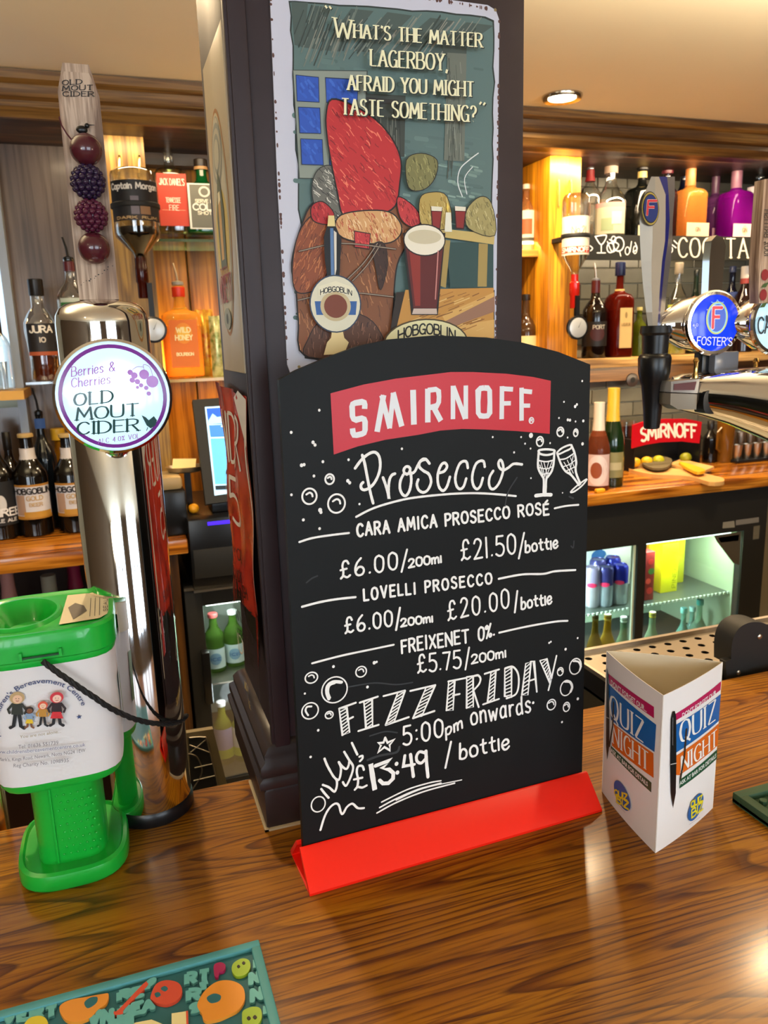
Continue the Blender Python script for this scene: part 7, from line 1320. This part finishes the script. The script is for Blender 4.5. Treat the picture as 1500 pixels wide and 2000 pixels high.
fin('door_edge',MB().box((xdL-.016,FY-.002,gzb),(xdL-.010,FY+.004,gzt),mat('pale_edge',srgb('#c3d3c4'),.3)),rf)
a,b=at(1412,1018,FY),at(1484,1008,FY); S=Plane((0,FY-.0015,0),(1,0,0),(0,0,1)); D=Draw(S,.0003); D.poly([S.hit(*p) for p in ((1412,1020),(1434,1017),(1435,1030),(1411,1032))],flat('#8b8880')); D.poly([S.hit(*p) for p in ((1437,1016),(1482,1010),(1482,1020),(1437,1026))],flat('#7d7a78')); D.poly([S.hit(*p) for p in ((1472,1028),(1484,1026),(1482,1052),(1470,1054))],flat('#6b675c')); D.done('badges',rf)
S=Plane((0,FY+.0035,0),(1,0,0),(0,0,1)); D=Draw(S,.0003); D.poly([S.hit(*p) for p in ((1394,1046),(1447,1038),(1444,1104),(1432,1100),(1400,1058))],flat('#4d473f')); D.poly([S.hit(*p) for p in ((1402,1050),(1444,1044),(1442,1056),(1408,1060))],flat('#8b7f74')); D.done('energy_sticker',rf)
fsz=(at(1380,1155,2.0).z+at(1200,1192,2.0).z)/2
fin('wire_shelf',MB().box((x0,1.985,fsz-.003),(xR-.004,2.31,fsz),mat('wire_grey',srgb('#5d6560'),.3,.6)),rf)
mb=MB(); x=x0
while x<xR-.01: mb.box((x,1.980,fsz-.005),(x+.007,1.986,fsz+.002),mat('wire_tip',srgb('#c9d6cc'),.3)); x+=.016
o=fin('shelf_wires',mb,rf); o['kind']='stuff'
for x,l in ((x0+.30,.5),((xdR+xR)/2,.34)): fin('strip_lamp',MB().box((x-l/2,1.975,gzt-.014),(x+l/2,1.99,gzt-.006),mat('fridge_lamp',(1,1,1))),rf)
area('fridge_light_1',(x0+.35,2.02,gzt-.016),(0,0,0),.5,.05,12,(.88,1,.94)); area('fridge_light_2',((xdR+xR)/2,2.02,gzt-.016),(0,0,0),.3,.05,2.4,(.92,1,.86))
def can(px,py,label,c0,c1,Y=2.04):
    x=at(px,py,Y).x; r=.0265; hh=.132; t=thing('drink_can',label,'can',(x,Y,fsz),'slim cans in the right fridge'); P=(x,Y,fsz)
    fin('can_body',MB().lathe([(r*.85,0),(r,.006),(r,hh*.55)],P,mat('can_'+c0,srgb(c0),.25,.5),20),t); fin('can_top',MB().lathe([(r,hh*.55),(r,hh*.93),(r*.85,hh*.985),(r*.82,hh),(r*.8,hh-.002)],P,mat('can_'+c1,srgb(c1),.25,.4),20),t)
    S=Cyl(P,r*1.01); D=Draw(S,.0003); D.ell((0,hh*.58),r*.6,r*.28,flat('#d8285c'),20); D.done('emblem',t)
can(1180,1190,'silver and violet slim can left in the fridge','#a5adc0','#3d3a80'); can(1208,1190,'silver and royal blue slim can beside the door divider','#b9c0ca','#2328a0'); can(1155,1190,'pale slim can half hidden by the chalkboard','#c9c4d8','#a99ac8',2.05); can(1165,1180,'violet slim can in the second row of the fridge','#b0b4c8','#55509a',2.12); can(1194,1180,'blue slim can in the second row of the fridge','#b9c0ca','#3036a0',2.12)
# multipack and cartons
def carton(nm,label,px0,px1,Y,hh,dep,cl,txt=None,tc=None,zz=None,extra=()):
    x0_,x1_=at(px0,1150,Y).x,at(px1,1150,Y).x; z=fsz if zz is None else zz; t=thing(nm,label,'carton',((x0_+x1_)/2,Y+dep/2,z)); fin('box',MB().box((x0_,Y,z),(x1_,Y+dep,z+hh),mat('carton_'+cl,srgb(cl),.35),.002),t)
    S=Plane((x0_,Y,z),(1,0,0),(0,0,1)); D=Draw(S,.0004)
    for e in extra: D.ell((e[0]*(x1_-x0_),e[1]*hh),e[2],e[3],flat(e[4]),16); D.up()
    if txt: stext(D,txt,lambda x,y:((.9-.22*y)*(x1_-x0_),hh*(.08+.84*x)),.0022,flat(tc))
    if extra or txt: D.done('print',t)
    return t
carton('juice_carton','bright yellow pineapple juice carton in the right fridge',1290,1322,2.06,.17,.07,'#f2e60a','PINEAPPLE','#8a8f10')
carton('juice_carton','orange-yellow juice carton behind the pineapple one',1275,1292,2.10,.17,.07,'#e89a1c')
carton('juice_carton','red fruit juice carton with berries beside the door divider',1260,1277,2.02,.165,.07,'#8c2a28',extra=((.5,.2,.012,.012,'#c9302c'),(.3,.4,.010,.010,'#d8483c'),(.6,.6,.012,.011,'#3f6b30'),(.5,.8,.011,.010,'#c9302c')))
carton('juice_carton','dim yellow carton right behind the pineapple carton',1318,1334,2.13,.17,.07,'#b9b422')
carton('drinks_multipack','white printed multipack stacked behind the cans',1140,1230,2.19,.20,.09,'#dfe3ea',extra=((.3,.6,.03,.02,'#2c62a8'),(.7,.75,.03,.012,'#d86a3c'),(.5,.5,.02,.02,'#b9c3dc')))
zlow=gzb
for i,(px,wd,cl,cap_,yt,l_) in enumerate(((1160,30,'#8a6a1c','#6b5520',1200,'amber soft drink bottle at lower left of the right fridge'),(1184,34,'#c99a1e','#c9a23a',1200,'golden soft drink bottle at lower left of the right fridge'),(1215,30,'#8fb08a','#cfd8cf',1205,'pale green bottle left of the door divider'),(1270,30,'#a9c4a0','#c9b43a',1196,'pale green bottle with yellow neck right of the door divider'),(1330,30,'#8fcfc0','#7fc9c0',1188,'turquoise water bottle in the right fridge'),(1360,32,'#9fd0b8','#2fb0a8',1172,'green-tinted water bottle with teal cap in the right fridge'),(1346,28,'#8fc8c0','#a9d8d0',1186,'water bottle behind the teal-capped one'))):
    z_=fsz-.30; bottle('soft_drink_bottle',l_,px,1300,yt,wd,2.03+.04*(i==6),BEER if i<4 else ROUND,('soft_glass_%d'%i,srgb(cl),'tint'),cap_,None,dict(col='#2fa0a0' if i>3 else '#b9b48a',z=(.30,.48) if i>3 else (.1,.3),w=.9),'soft drink bottles in the right fridge',z0=z_,capf=(.93,1),capr=.42)
fin('lower_wire_shelf',MB().box((x0,1.985,fsz-.303),(xR-.004,2.31,fsz-.300),mat('wire_grey',(1,1,1))),rf)
# lamps tucked under shelves and canopy (the bar's own lighting), plus two added fills
area('shelf_lamp_left',(.28,2.2,ZS1-.012),(0,0,0),.25,.03,.25,WARM); area('shelf_lamp_lit',(.27,2.24,ZS2-.012),(0,0,0),.25,.04,.8,(1,.55,.15)); area('alcove_fill',(.16,2.10,.92),(math.radians(25),0,0),.5,.04,1.1,(1,.76,.46)); area('shelf_lamp_bottles',(.27,2.34,ZS2+.012),(PI,0,0),.25,.05,2.6,(1,.72,.25))  # the left canopy light is added to brighten the upper alcove
area('canopy_lamp_right',(1.55,2.1,.925),(math.radians(32),0,0),.9,.04,6.5,(1,.76,.48)); area('shelf_lamp_right',(1.55,2.2,ZT-.024),(math.radians(35),0,0),.9,.03,3.0,(1,.78,.5)); area('shelf_lamp_low',(1.55,2.2,ZT2-.034),(math.radians(20),0,0),.9,.03,3.2,(1,.76,.46))
area('fridge_fill_low',(1.28,2.1,fsz-.012),(0,0,0),.9,.05,6,(.85,1,.95))  # fill added under the wire shelf to brighten the lower bottles
